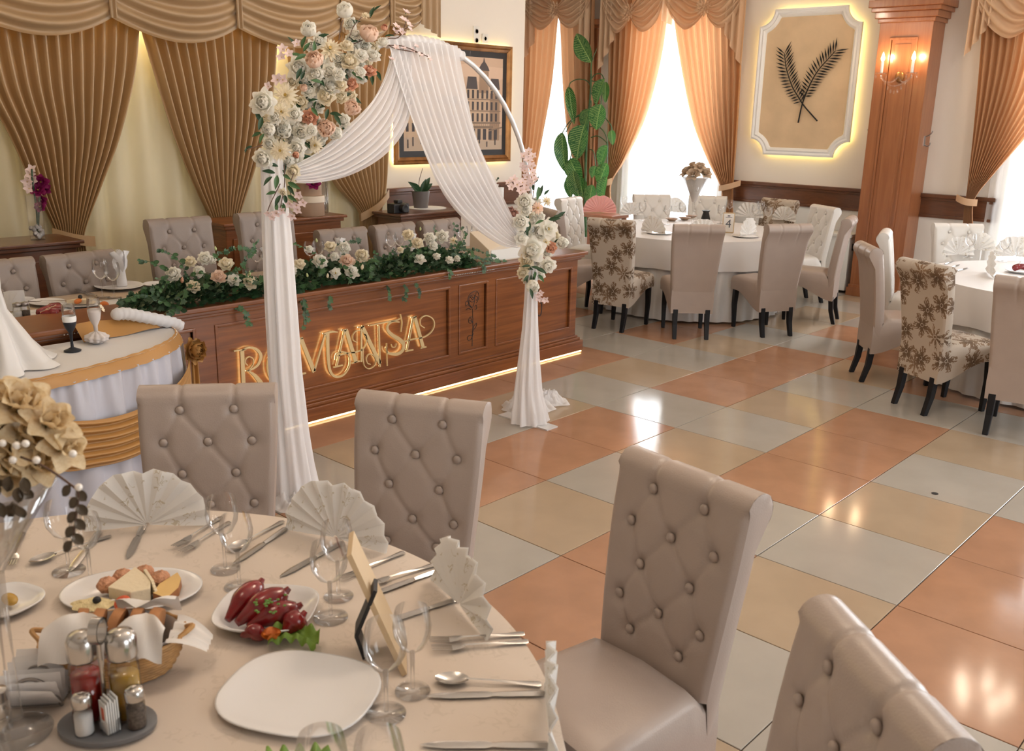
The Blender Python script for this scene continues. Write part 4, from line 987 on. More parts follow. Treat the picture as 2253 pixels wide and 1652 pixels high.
leg_cloth('right_leg_cloth', ac+aa, .98, [(.030,.03,0,0),(.034,.034,0,0),(.042,.042,.0,0),(.060,.055,-.005,0),(.082,.07,-.012,.01),(.115,.10,-.01,.03)])
def pool(c, rx, ry, rot, seed):
    mb = MB(); r = random.Random(seed)
    def fn(i, j):
        th = 2*PI*i; q = j; e = 1+.07*math.sin(5*th+seed)+.03*math.sin(9*th)
        x = rx*e*q*math.cos(th); y = ry*e*q*math.sin(th)
        h = .008+.055*(1-q**2)*(1+.5*math.sin(14*q+4*math.sin(3*th)+seed)) + .022*math.sin(9*th+6*q)*q*(1-q)*2.5+.010*math.sin(23*th+9*q)*q*(1-q)*3
        x2 = x*math.cos(rot)-y*math.sin(rot); y2 = x*math.sin(rot)+y*math.cos(rot)
        return Vector((c.x+x2, c.y+y2, max(.003, h)))
    mb.grid(fn, 90, 18, cu=True); mb.build('cloth_pool', MT['tulle'], arch, off=arch.location, smooth='all')
pool(FL(1160,900), .17, .13, .6, 1); pool(FL(1203,888), .15, .09, .75, 4); pool(Vector((-.66,-2.27,0)), .16, .13, .2, 2)

# ---- the large bouquet at the upper left of the arch
def bouquet(label, org, s, flowers, leaves, depthx, dirbase, group):
    pc = PX(org[0]+flowers[0][0]*s, org[1]+flowers[0][1]*s, AX)
    t = thing('arch_bouquet', label, 'flowers', pc, group=group)
    cx = sum(f[0] for f in flowers)/len(flowers); cy = sum(f[1] for f in flowers)/len(flowers)
    for (a, b, dia, kind, col) in flowers:
        x = depthx + .05*rnd.uniform(-1, 1) + (.03 if dia > 100 else .05)
        p = PX(org[0]+a*s, org[1]+b*s, x); R_ = dia*s*.5*mpp(p)
        out = Vector((0, (a-cx), -(b-cy)))*.0011
        d = Vector(dirbase) + out + Vector((rnd.uniform(-.2,.2), rnd.uniform(-.3,.3), rnd.uniform(-.1,.3)))
        sc_ = {'ball': 1.05, 'rose': 1.12, 'peony': 1.15, 'dahlia': 1.05, 'lisi': 1.1, 'blossom': 1.25}[kind]
        flower(t, p, R_*sc_, kind, col, d)
    big = [f for f in flowers if f[2] > 90]; extra = []
    for i1, f1 in enumerate(big):
        for f2 in big[i1+1:]:
            m_ = ((f1[0]+f2[0])/2, (f1[1]+f2[1])/2); dd_ = math.hypot(f1[0]-f2[0], f1[1]-f2[1])
            if 90 < dd_ < 235 and all(math.hypot(m_[0]-e[0], m_[1]-e[1]) > max(46, e[2]*.42) for e in big+extra): extra.append((m_[0], m_[1], 105))
    for (a, b, dia) in extra:
        p = PX(org[0]+a*s, org[1]+b*s, depthx-.03+rnd.uniform(-.02,.02)); flower(t, p, dia*s*.5*mpp(p)*1.15, rnd.choice(['peony','peony','rose']), rnd.choice(['white','white','cream']), Vector(dirbase)+Vector((0, rnd.uniform(-.4,.4), rnd.uniform(-.3,.4))))
        leaf(t, p+Vector((-.02,rnd.uniform(-.02,.02),0)), .07, Vector((.5, rnd.uniform(-1,1), rnd.uniform(-1,1))), Vector((.6,-.5,.4)), 'lance', 'leaf_dark')
    for (a, b, ang, L) in leaves:
        x = depthx + rnd.uniform(-.02, .09); p = PX(org[0]+a*s, org[1]+b*s, x); r = math.radians(ang); L_ = L*s*mpp(p)
        d = RX*math.cos(r) - RD*math.sin(r) + Vector((rnd.uniform(.0,.5), 0, 0))
        leaf(t, p - d.normalized()*L_*.5, L_, d, Vector((.6, -.5, .5))+Vector((rnd.uniform(-.4,.4), rnd.uniform(-.4,.4), rnd.uniform(-.3,.3))), 'lance', rnd.choice(['leaf_dark','leaf_dark','leaf_mid']))
    return t
w, c, b, p, k = 'white', 'cream', 'blush', 'peach', 'pink'
F1 = [(540,680,110,'peony',w),(820,100,130,'ball',w),(545,235,130,'ball',w),(990,275,150,'ball',b),(970,115,80,'dahlia',c),(890,260,95,'rose',w),(830,345,115,'rose',c),(705,365,215,'dahlia',c),(590,465,135,'ball',b),(850,465,145,'rose',c),(940,415,115,'rose',w),(1030,425,115,'peony',w),(1100,320,100,'peony',w),(1000,535,115,'rose',p),
 (470,510,185,'peony',w),(700,540,150,'peony',w),(860,630,105,'rose',p),(710,650,155,'peony',w),(785,640,105,'rose',c),(675,725,145,'rose',c),(505,665,55,'ball',b),(370,715,225,'dahlia',c),(205,770,205,'peony',w),(860,815,125,'ball',b),(340,840,150,'dahlia',c),(550,885,130,'rose',p),(670,965,135,'ball',b),(750,1000,100,'ball',w),
 (360,975,135,'ball',w),(245,975,115,'ball',w),(490,1000,145,'peony',w),(460,1110,135,'peony',w),(590,1090,145,'dahlia',c),(330,1130,195,'dahlia',c),(200,1190,145,'peony',w),(450,1160,55,'ball',p),(430,1285,105,'peony',c),(350,1440,70,'lisi',c),(600,560,120,'peony',w),(440,860,120,'peony',w),(290,880,110,'peony',w),(560,980,100,'peony',w),(770,560,100,'peony',w),(930,540,90,'peony',w),(250,1080,120,'peony',w),
 (470,1460,66,'blossom',k),(500,1520,60,'blossom',k),(450,1540,66,'blossom',k),(400,1530,60,'blossom',k),(462,1575,60,'blossom',k),(420,1622,64,'blossom',k),(240,1600,55,'blossom',k),(300,1600,60,'blossom',k),(340,1580,60,'blossom',k),(270,1630,50,'blossom',k),
 (1275,95,60,'blossom',k),(1250,145,56,'blossom',k),(1295,190,60,'blossom',k),(1200,200,56,'blossom',k),(1190,240,60,'blossom',k),(1240,240,56,'blossom',k),(1300,220,50,'blossom',k),(1270,160,50,'blossom',k),(1200,360,48,'blossom',k),(1255,365,46,'blossom',k),(1320,380,50,'blossom',k),(1380,415,50,'blossom',k),(1445,440,46,'blossom',k),(1160,445,50,'blossom',k),(1350,350,40,'blossom',k),
 (350,370,70,'blossom',k),(340,430,66,'blossom',k),(395,405,60,'blossom',k),(455,330,60,'blossom',k),(310,600,80,'blossom',k),(240,650,60,'blossom',k),(350,600,70,'blossom',k),(1110,215,50,'ball',p)]
L1 = [(415,310,140,90),(510,310,80,110),(530,350,60,90),(585,350,95,90),(440,415,175,110),(480,430,200,100),(470,555,240,100),(500,560,70,80),(600,610,170,90),(640,620,300,90),(560,760,190,110),(590,790,240,70),(680,860,250,90),(750,860,350,100),(760,900,300,100),(910,570,320,110),(960,560,300,110),(1020,600,260,90),(1070,570,280,90),(160,860,120,110),(180,930,250,110),(190,1040,230,90),(270,1240,170,90),(240,1290,170,100),(235,1360,215,100),(300,1370,260,110),(380,1330,320,80),(435,1395,330,110),(410,1430,300,90),(260,1450,190,80),(310,1510,240,100),(370,1500,280,90),(300,1560,260,80),(355,1560,275,90),(420,1490,320,90),(1020,90,80,90),(590,840,300,90),(1060,60,50,70),(1150,270,10,80),(150,1010,200,80),(90,1110,200,60),(70,1130,240,40)]
bq = bouquet('large white and blush flower bouquet on the upper left of the arch', (520, 0), .29294, F1, L1, AX+.05, (.75, -.62, .22), 'bouquets on the arch')
def twigs(par, org, s, segs, x):
    for sg in segs:
        mb = MB(); mb.tube(curve([PX(org[0]+a*s, org[1]+b_*s, x) for a, b_ in sg], 5), .0022, 5); mb.build('twig', MT['twig'], par, off=par.location)
twigs(bq, (520, 0), .29294, [[(770,300),(785,200),(800,150)],[(850,280),(880,200),(940,130)],[(880,330),(950,300)],[(1140,270),(1200,250),(1300,200)],[(1140,290),(1230,270),(1290,120)],[(1150,340),(1260,350),(1450,430)],[(1120,300),(1180,360),(1400,400)],[(60,1130),(120,1110),(200,1090)],[(360,1240),(360,1400),(330,1560)],[(430,1300),(400,1420),(450,1560)],[(330,1380),(260,1520),(230,1600)]], AX+.06)
F2 = [(1700,700,235,'rose',w),(1630,270,175,'peony',w),(1745,320,135,'dahlia',b),(1745,322,95,'peony',b),(1830,260,110,'dahlia',c),(1590,450,145,'peony',w),(1840,510,195,'lisi',w),(1700,440,120,'rose',w),(1600,600,125,'rose',w),(1820,630,110,'dahlia',c),(1965,630,115,'ball',w),(1870,680,105,'rose',p),(1840,840,160,'rose',w),(1650,790,150,'peony',c),(1610,910,115,'peony',c),(1690,1020,130,'ball',w),(1640,350,95,'peony',w),(1760,560,130,'peony',w),(1730,800,130,'peony',w),(1770,400,100,'peony',w),
 (1770,1090,60,'blossom',k),(1760,1140,60,'blossom',k),(1815,1150,64,'blossom',k),(1745,1105,50,'blossom',k),(1665,-190,70,'blossom',k),(1620,-150,75,'blossom',k),(1700,-150,75,'blossom',k),(1660,-110,75,'blossom',k),(1610,-60,70,'blossom',k),(1690,-60,75,'blossom',k),(1630,-20,70,'blossom',k),(1700,0,70,'blossom',k),(1650,40,75,'blossom',k),(1610,90,75,'blossom',k),(1560,110,75,'blossom',k),(1510,130,70,'blossom',k),(1480,90,60,'blossom',k),(1530,60,70,'blossom',k),(1680,100,75,'blossom',k),(1590,160,70,'blossom',k),(1720,60,60,'blossom',k),(1640,150,70,'blossom',k)]
L2 = [(1750,190,260,130),(1780,160,80,110),(1830,175,60,70),(1700,120,100,80),(1740,60,70,70),(1660,500,240,120),(1640,560,250,110),(1760,450,200,90),(1640,850,180,90),(1780,890,330,120),(1740,870,340,110),(1930,400,20,110),(1960,380,40,100),(1900,420,10,110),(1700,980,280,110),(1650,390,100,90),(1740,1040,290,90),(1780,960,300,90),(1720,930,250,90),(1690,1100,280,100),(1640,960,220,80)]
bq2 = bouquet('smaller white flower bouquet on the right side of the arch', (760, 380), .2422, F2, L2, AX+.03, (.7, -.66, .2), 'bouquets on the arch')
twigs(bq2, (760, 380), .2422, [[(1680,250),(1660,50),(1665,-190)],[(1660,250),(1600,100),(1480,90)],[(1700,250),(1720,80),(1700,-60)],[(1690,940),(1720,1050),(1760,1140)]], AX+.02)

# ================================================================== GREENERY ON THE COUNTER
def garland(label, org, s, fls, ya, yb, vines, nleaf, seed):
    r = random.Random(seed); c0 = Vector((BX-.05, (ya+yb)/2, BT)); t = thing('flower_garland', label, 'flowers', c0, group='garlands on the counter')
    for (a, b_, dia, kind, col) in fls:
        u, v = org[0]+a*s, org[1]+b_*s
        # depth from how high the bloom stands over the counter edge
        edge = 541+(1291-u)*.170; k_ = max(0, min(1, (edge-v)/115)); x = BX+.10-.20*k_
        p = PX(u, v, x); R_ = dia*s*.5*mpp(p)
        if kind == 'bud':
            mb = MB(); mb.lathe([(.0,-1.2),(.45,-.8),(.62,-.1),(.4,.7),(.05,1.3)], 8); o = obj('bud', mb.mesh('bud', MT['bud_green' if col == 'green' else 'petal_'+col], 'all'), t, p-c0, orient((.3, rnd.uniform(-.4,.4), 1)), R_)
            continue
        d = Vector((.72, -.5, .55)) + Vector((r.uniform(-.25,.25), r.uniform(-.3,.3), r.uniform(-.2,.3)))
        flower(t, p, R_*1.15, kind, col, d)
    # dark base of foliage: loose leaves too many to count
    mbs = MB(); lv = []
    base = [Vector(q) for q in [(0,0,0),(.5,.3,.1),(0,1,-.05),(-.5,.3,.1)]]
    for n in range(nleaf*5):
        f = r.random(); y = lerp(ya, yb, f); e = math.sin(PI*min(1, max(0, .10+.80*f)))
        th = r.uniform(0, PI); rr = math.sqrt(r.random())
        x = BX-.10+.135*rr*math.cos(th); z = BT+.01+.120*e*rr*math.sin(th)
        p = Vector((x, y, z)); d = Vector((math.cos(th)+.3, r.uniform(-1, 1), math.sin(th)*.8-.1+r.uniform(-.4, .3))); L = r.uniform(.022, .045)
        if n < nleaf and rr > .55: lv.append((p, d, L)); continue
        y_ = d.normalized(); x_ = y_.cross(Vector((.6,-.4,.8))).normalized(); z_ = x_.cross(y_)
        m = Matrix((x_, y_, z_)).transposed().to_4x4(); m.translation = p
        mbs.add([q*L for q in base], [(0,1,2),(0,2,3)], m)
    tag(mbs.build('foliage', MT['leaf_dark'], t, off=c0), kind='stuff')
    for (p, d, L) in lv: leaf(t, p, L*1.1, d, Vector((.7, -.4, .7)), r.choice(['ivy', 'ivy', 'round']), r.choice(['leaf_dark', 'leaf_mid', 'leaf_mid', 'leaf_sage']))
    ext = []
    for n in range(16):
        f = r.random(); p0 = Vector((BX-.08+r.uniform(-.05,.08), lerp(ya, yb, f), BT+.05)); sd = r.choice((-1, 1, 1)); up_ = r.uniform(-.06, .13)
        q1 = p0+Vector((sd*.06, r.uniform(-.06,.06), .05+max(0, up_)*.5)); q2 = p0+Vector((sd*r.uniform(.08,.15), r.uniform(-.12,.12), up_+.02))
        ext.append((p0, q1, q2))
    for (p0, q1, q2) in ext:
        P = curve([p0, q1, q2], 6); mb = MB(); mb.tube(P, .0014, 5); mb.build('vine', MT['stem_green'], t, off=c0)
        for q in range(8):
            p = samp(P, (q+1.5)/9.5); leaf(t, p, r.uniform(.020, .034), (q2-p0).normalized()*.5+Vector((.3, r.choice((-1, 1))*.8, r.uniform(-.3,.4))), Vector((.8,-.5,.5)), 'round' if (q1.z > BT+.12) else 'ivy', r.choice(['leaf_mid','leaf_mid','leaf_sage']))
    for vn in vines:            # trailing and reaching vines (pixel paths)
        xs_ = vn[0]; P = curve([PX(u, v, xs_[min(k_, len(xs_)-1)]) for k_, (u, v) in enumerate(vn[1])], 6)
        mb = MB(); mb.tube(P, .0016, 5); mb.build('vine', MT['stem_green'], t, off=c0)
        L_ = sum((b2-a2).length for a2, b2 in zip(P, P[1:])); n = max(5, int(L_/.017))
        for q in range(n):
            p = samp(P, (q+.6)/n); tn = (samp(P, min(1, (q+1)/n))-p)
            d = tn.normalized()*.4 + Vector((.3, r.choice((-1, 1))*.8, r.uniform(-.6, .2)))
            leaf(t, p+Vector((.006,0,0)), r.uniform(.018, .036), d, Vector((.9, -.5, .3)), vn[2], r.choice(['leaf_mid', 'leaf_mid', 'leaf_dark', 'leaf_sage']))
    return t
E = BX+.065; Eb = BX-.1
g_org, g_s = (300, 420), .2724
garland('white rose garland on the counter left of the arch leg', g_org, g_s, [(435,575,95,'rose',c),(550,545,120,'peony',w),(505,650,105,'rose',w),(460,770,115,'rose',c),(665,695,120,'rose',b),(785,725,120,'lisi',w),(920,740,120,'rose',c),(725,590,115,'rose',c),(300,670,135,'peony',w),(370,720,45,'bud','peach'),(640,465,34,'bud','green'),(610,560,80,'peony',w),(915,665,38,'bud','green')],
  -2.52, -1.72, [((Eb,),[(420,660),(380,610),(340,580),(305,572)],'round'),((Eb,),[(430,640),(390,570),(350,548)],'round'),((Eb,),[(420,680),(360,650),(320,650)],'round'),((BX,E,E),[(400,690),(340,655),(300,650),(255,668)],'round'),((BX,E,E,E),[(500,672),(530,680),(542,700),(549,715)],'ivy'),((Eb,),[(520,600),(545,560),(560,540),(570,528)],'ivy'),((Eb,),[(470,560),(520,545),(560,550)],'ivy'),((BX,E,E),[(420,690),(380,680),(350,700)],'round')], 260, 3)
garland('white rose garland on the counter behind the arch leg', g_org, g_s, [(1315,590,95,'rose',c),(1485,570,120,'peony',w),(1565,450,105,'rose',c),(1680,460,105,'peony',w),(1700,565,115,'rose',b),(1610,665,85,'lisi',w),(1745,660,115,'lisi',w),(1820,520,95,'rose',c),(1600,530,70,'rose',w),(1380,680,34,'bud','green'),(1545,685,36,'bud','cream'),(1825,615,42,'bud','cream'),(1395,470,60,'rose',w),(1260,640,80,'peony',w),(1455,400,32,'bud','green')],
  -1.66, -1.02, [((BX,E,E,E),[(664,650),(668,690),(668,720),(668,708),(668,706)][:3],'ivy'),((BX,E,E),[(655,645),(672,680),(672,705)],'ivy'),((Eb,),[(690,560),(660,540),(632,532)],'lance'),((Eb,),[(730,540),(770,530),(790,528)],'ivy'),((BX,E,E),[(640,620),(630,660),(628,680)],'ivy'),((BX,E,E),[(720,640),(724,668),(722,680)],'ivy')], 240, 5)
garland('white rose garland with trailing ivy on the counter under the right swag', (760, 380), .2422, [(570,565,105,'rose',c),(655,640,115,'rose',c),(765,595,120,'peony',w),(880,580,125,'peony',w),(800,665,85,'rose',w),(675,785,115,'lisi',w),(830,760,75,'peony',w),(945,790,75,'rose',w),(980,615,85,'dahlia',c),(150,750,115,'rose',c),(1015,780,62,'peony',w),(680,510,34,'bud','green'),(45,890,115,'lisi',w),(500,700,60,'rose',c)],
  -1.02, -.12, [((BX,E,E,E),[(850,622),(856,640),(858,655),(856,658)],'ivy'),((BX,E,E,E),[(880,615),(892,640),(888,655),(890,662)],'ivy'),((BX,E,E,E),[(905,612),(918,636),(920,650),(918,655)],'ivy'),((Eb,),[(980,560),(1000,520),(998,490)],'round'),((Eb,),[(1000,560),(1020,520),(1012,500)],'round'),((BX-.03,BX),[(990,560),(1040,565),(1080,572),(1110,575)],'ivy'),((BX-.05,BX),[(990,550),(1040,548),(1090,565)],'ivy'),((E,),[(985,590),(990,602),(988,612)],'ivy'),((E,),[(1060,580),(1064,590),(1064,596)],'ivy'),((Eb,),[(960,530),(955,505),(957,495)],'ivy'),((BX-.04,BX),[(970,575),(1030,580),(1075,580)],'ivy')], 300, 7)
def HZ(b, v):      # height at which the vertical through b meets picture row v
    k = (v-FH/2)/FPX; q = Vector((b[0], b[1], 0))-CAM
    return (k*RF.dot(q) - RD.dot(q))/(RD.z - k*RF.z)
TZ = .752
# ================================================================== TABLEWARE MAKERS
def glass_parts(par, H=.18, rb=.036, kind='wine', far=False, off=Vector((0,0,0))):
    mt = MT['glass_far' if far else 'glass']; T_ = Matrix.Translation(off); n = 14 if far else 24
    hb = H*.52
    mb = MB(); mb.lathe([(.006, H-hb), (rb*.62, H-hb+.012), (rb*.95, H-hb+.035), (rb*1.02, H-hb+.055), (rb*.95, H-.015), (rb*.86, H)], n, T_, cap=False); mb.build('bowl', mt, par, smooth='all')
    mb = MB(); mb.lathe([(.0045, .006), (.0038, H*.2), (.0055, H-hb+.001)], 10, T_); mb.build('stem', mt, par, smooth='all')
    mb = MB(); mb.lathe([(rb*.92, 0), (rb*.93, .0015), (rb*.4, .004), (.0045, .008)], n, T_); mb.build('foot', mt, par, smooth='all')
GP = {}
def glass(p, label, group, H=.18, rb=.036, far=False):
    key = (round(H, 3), rb, far)
    if key not in GP:
        t = thing('wine_glass', label, 'glass', p, group=group); glass_parts(t, H, rb, far=far); GP[key] = t; return t
    return copy_tree(GP[key], label, p, rnd.uniform(0, 6), group)
def fan_mesh(R_=.15, n=10, dep=.007):
    mb = MB(); vs = []; fs = []
    for k in range(2*n+1):
        a = math.radians(-4+188*k/(2*n)); q = R_*(1-.07*math.exp(-((a-PI/2)/.16)**2))*(1+.012*math.sin(k*5)); dd = dep*(1 if k % 2 else -1)
        for f in (.04, .5, 1.0): vs.append((q*f*math.cos(a), dd*f, max(.002, q*f*math.sin(a)+.010)))
    for k in range(2*n):
        for j in range(2): fs.append((k*3+j, k*3+j+1, k*3+3+j+1, k*3+3+j))
    mb.add(vs, fs)
    mb.add([(x, y+.004, z) for x, y, z in vs], [f[::-1] for f in fs])
    return mb
FN = {}
def fan(p, label, group, T, R_=.15, da=0, mat='napkin'):
    key = (R_, mat)
    if key not in FN: FN[key] = fan_mesh(R_).mesh('napkin_fan', MT[mat], False)
    o = obj('napkin_fan', FN[key], None, p); a = math.atan2(T.y-p[1], T.x-p[0]) + PI/2 + math.radians(da); o.rotation_euler = (0, 0, a)
    return tag(o, label, 'napkin', group)
def spindle(mb, sts):     # flat cutlery body: (y, half width, z, thickness)
    vs = []; fs = []
    for (y, w, z, th) in sts: vs += [(-w, y, z), (0, y, z+th), (w, y, z), (0, y, z-th*.3)]
    for k in range(len(sts)-1):
        for i in range(4): fs.append((k*4+i, k*4+(i+1) % 4, k*4+4+(i+1) % 4, k*4+4+i))
    fs += [(3,2,1,0), tuple(len(vs)-4+i for i in range(4))]
    mb.add(vs, fs)
def cutlery(kind):
    a = MB(); b_ = MB()
    if kind == 'knife':
        spindle(a, [(-.11,.006,.004,.003),(-.105,.010,.004,.004),(-.03,.008,.004,.004),(-.01,.006,.004,.003)])
        spindle(b_, [(-.012,.006,.004,.0015),(.0,.0095,.004,.0012),(.07,.010,.004,.001),(.10,.006,.004,.001),(.113,.0008,.004,.001)]); return a, b_, 'blade'
    if kind == 'spoon':
        spindle(a, [(-.10,.006,.004,.002),(-.095,.009,.004,.002),(-.06,.006,.005,.002),(0,.003,.009,.002),(.045,.003,.010,.002)])
        b_.grid(lambda i, j: Vector(((2*i-1)*.021*math.sin(PI*(.03+.94*j))**.6, .04+.065*j, .010-.008*(1-(2*i-1)**2)*math.sin(PI*j))), 8, 10); return a, b_, 'bowl'
    spindle(a, [(-.10,.006,.004,.002),(-.095,.009,.004,.002),(-.06,.006,.005,.002),(0,.003,.009,.002),(.035,.003,.010,.002)])
    spindle(b_, [(.03,.003,.010,.002),(.045,.010,.008,.0015),(.06,.0115,.007,.0015)])
    for k in range(4):
        x = -.009+.006*k; b_.add([(x-.0018,.058,.007),(x+.0018,.058,.007),(x+.001,.102,.012),(x-.001,.102,.012),(x-.0018,.058,.0055),(x+.0018,.058,.0055),(x+.001,.102,.0105),(x-.001,.102,.0105)], [(0,1,2,3),(7,6,5,4),(0,4,5,1),(1,5,6,2),(2,6,7,3),(3,7,4,0)])
    return a, b_, 'tines'
CK = {}
def lay(kind, h, tip, label, group, z=TZ, plane=None):
    f = plane or (lambda u, v: FL(u, v, z)); a = f(*h); b_ = f(*tip); m = (a+b_)/2; d = b_-a; L = d.length
    if kind not in CK:
        x, y, nm = cutlery(kind); CK[kind] = (x.mesh('handle', MT['steel'], 30), y.mesh(nm, MT['steel'], 30), nm)
    t = thing(kind, label, 'cutlery', (m.x, m.y, z), math.atan2(d.y, d.x)-PI/2, group)
    obj('handle', CK[kind][0], t); obj(CK[kind][2], CK[kind][1], t); return t
def plate_mesh(rx, ry, n=40, sq=2.0, rim=.018, th=.005):
    mb = MB()
    def P(f, z):
        out = []
        for i in range(n):
            a = 2*PI*i/n; c_, s_ = math.cos(a), math.sin(a); out.append((rx*f*math.copysign(abs(c_)**(2/sq), c_), ry*f*math.copysign(abs(s_)**(2/sq), s_), z))
        return out
    rings = [P(.60, 0), P(.66, .001), P(.85, rim*.55), P(1, rim), P(1.0, rim+th*.5), P(.97, rim+th*.5), P(.84, rim*.55+th), P(.66, th), P(.3, th), P(.02, th)]
    vs = [p for r in rings for p in r]; fs = [(j*n+i, j*n+(i+1) % n, (j+1)*n+(i+1) % n, (j+1)*n+i) for j in range(len(rings)-1) for i in range(n)]
    fs.append(tuple(range(n-1, -1, -1))); fs.append(tuple((len(rings)-1)*n+i for i in range(n)))
    mb.add(vs, fs); return mb
def plate(p, rx, ry, label, rz=0, sq=2.0, group=None, rim=.018):
    o = obj('plate', plate_mesh(rx, ry, 44, sq, rim).mesh('plate', MT['porcelain'], 'all'), None, p, (0, 0, rz)); return tag(o, label, 'plate', group)
def round_table(c, r, label, cl_label, sk_label, clmat, drop, group, skmat='satin_white', wav=14):
    t = thing('round_table', label, 'table', c, group=group)
    mb = MB(); mb.lathe([(r-.02, .715), (r-.005, .72), (r-.005, .74), (r-.02, .745)], 64); mb.build('tabletop', MT['wood_dark'], t)
    mb = MB(); mb.lathe([(.28, 0), (.28, .03), (.06, .08), (.05, .66), (.12, .715)], 24); mb.build('pedestal', MT['wood_dark'], t)
    n = 220; mb = MB(); R0 = r+.004
    def fn(i, j):
        th = 2*PI*i
        if j <= .4: q = j/.4; return Vector((R0*q*math.cos(th), R0*q*math.sin(th), TZ-.0015))
        q = (j-.4)/.6; f_ = R0 + .010*smooth01(q*3) + .020*q*q*math.sin(wav*th+1.3*math.sin(3*th)) + .012*q*math.sin(wav*1.7*th) + .010*q
        return Vector((f_*math.cos(th), f_*math.sin(th), TZ-.0015 - .004*min(1, q*8) - q*drop))
    mb.grid(fn, n, 10, cu=True)
    o = mb.build('tablecloth', MT[clmat], None, smooth=60); o.location = c; tag(o, cl_label, 'tablecloth', 'round tablecloths')
    mb = MB()
    def fn(i, j):
        th = 2*PI*i; f_ = r-.035+.012*math.sin(44*th)*(.4+.6*j)+.01*j*math.sin(9*th)
        return Vector((f_*math.cos(th), f_*math.sin(th), lerp(.71, .02, j)))
    mb.grid(fn, 360, 8, cu=True); o = mb.build('table_skirt', MT[skmat], None, smooth='all'); o.location = c; tag(o, sk_label, 'table skirt', 'pleated table skirts')

# ================================================================== FRONT ROUND TABLE
T1 = Vector((1.31, -4.22, 0))
round_table(T1, .985, 'round table nearest the viewer laid for a meal', 'cream patterned cloth on the front table', 'pleated white skirt under the front table', 'cloth_table', .22, 'round tables')
# folded edge of the white undercloth
gf = 'fan-folded napkins on the front table'
def tp(u, v): return FL(u, v, TZ)
fan(tp(325,1162), 'white napkin fan on the front table farthest left', gf, T1, .155, 6)
fan(tp(738,1190), 'white napkin fan on the front table before the second tufted chair', gf, T1, .155, 4)
fan(tp(1010,1338), 'white napkin fan seen edge-on near the table number stand', gf, T1, .15, -4)
fan(tp(1207,1615), 'white napkin fan seen edge-on at the right rim of the front table', gf, T1, .15, -4)
gg = 'wine glasses on the front table'
for (u, v, H, rb, lab) in [(152,1256,.175,.040,'wine glass behind the trailing twig, left one of two'), (200,1278,.165,.034,'wine glass behind the trailing twig, right one of two'), (496,1252,.185,.037,'wine glass between two napkin fans, rear one of two'), (527,1290,.175,.037,'wine glass between two napkin fans, front one of two'),
     (728,1358,.175,.040,'wine glass in front of the second napkin fan, nearer one'), (745,1312,.18,.036,'wine glass in front of the second napkin fan, farther one'), (850,1570,.185,.039,'wine glass touching the edge of the large empty plate'), (908,1520,.175,.036,'wine glass beside the number stand over the forks'), (715,1850,.185,.038,'wine glass rim at the bottom edge over the lettuce'), (838,1850,.185,.038,'wine glass rim at the bottom edge right of the lettuce')]:
    glass(tp(u, v), lab, gg, H, rb)
gc = 'cutlery on the front table'
for (kd, h, tip, lab) in [('knife',(320,1150),(283,1226),'knife leaning out below the left napkin fan'),('fork',(472,1150),(402,1198),'left fork of the pair beside the rear wine glasses'),('fork',(482,1166),(426,1204),'right fork of the pair beside the rear wine glasses'),('spoon',(612,1155),(522,1208),'spoon between the two napkin fans'),('knife',(618,1172),(530,1232),'knife between the two napkin fans'),('knife',(735,1205),(640,1258),'knife left of the glasses before the second napkin fan'),
     ('fork',(48,1180),(28,1245),'fork beside the flower vase at far left'),('spoon',(190,1200),(128,1222),'spoon behind the two left glasses'),('knife',(205,1190),(168,1240),'knife behind the two left glasses'),('fork',(870,1225),(770,1270),'fork under the second napkin fan'),('fork',(945,1248),(822,1288),'fork left of the edge-on napkin fan'),('knife',(962,1258),(842,1302),'knife left of the edge-on napkin fan'),('knife',(1000,1322),(868,1365),'knife under the edge-on napkin fan'),
     ('fork',(1150,1397),(950,1416),'upper fork of the pair at the right rim'),('fork',(1157,1414),(957,1434),'lower fork of the pair at the right rim'),('spoon',(1182,1508),(972,1500),'spoon lying above a knife at the right rim'),('knife',(1184,1528),(956,1534),'knife lying below the spoon at the right rim'),('knife',(1180,1642),(955,1642),'knife at the bottom edge of the picture')]:
    lay(kd, h, tip, lab, gc)
pp = FL(660,1533,TZ); plate(pp, .146, .128, 'large empty white plate with rounded corners on the front table', math.radians(28), 2.7, None, .012)
# ---- peppers
pc = FL(588,1362,TZ); plate(pc, .106, .099, 'white square dish holding the roasted red peppers', math.radians(40), 3.2, None, .028)
mk('pepper_red', (.20,.008,.010), .18, spec=.7, var=.25, vscale=25); mk('carrot', (.62,.16,.02), .45); mk('parsley', (.10,.22,.03), .6)
gp = 'roasted red peppers on the square dish'; PZ_ = TZ+.035
def pepper(a, b_, z0, z1, r, lab):
    A = FL(*a, z0); B = FL(*b_, z1); m = A.lerp(B, .5)+Vector((0,0,.006)); P = curve([A, A.lerp(B,.3)+Vector((0,0,.004)), m, A.lerp(B,.8), B], 5)
    t = thing('roasted_pepper', lab, 'pepper', A, group=gp); n = len(P)
    mb = MB(); mb.tube(P, [r*max(.12, (math.sin(PI*min(1, .12+.80*(k/(n-1))))**.8)*(0.55+.6*k/(n-1))) for k in range(n)], 12); o = mb.build('flesh', MT['pepper_red'], t, smooth='all', off=A)
    mb = MB(); mb.tube([B, B+(B-A).normalized()*.010+Vector((0,0,.003))], [r*.28, r*.18], 8); mb.build('stalk_end', MT['pepper_red'], t, off=A)
pepper((500,1365),(572,1283),.775,.815,.030,'roasted red pepper at the back left of the dish'); pepper((520,1372),(628,1302),.775,.820,.032,'roasted red pepper lying diagonally in the middle of the dish')
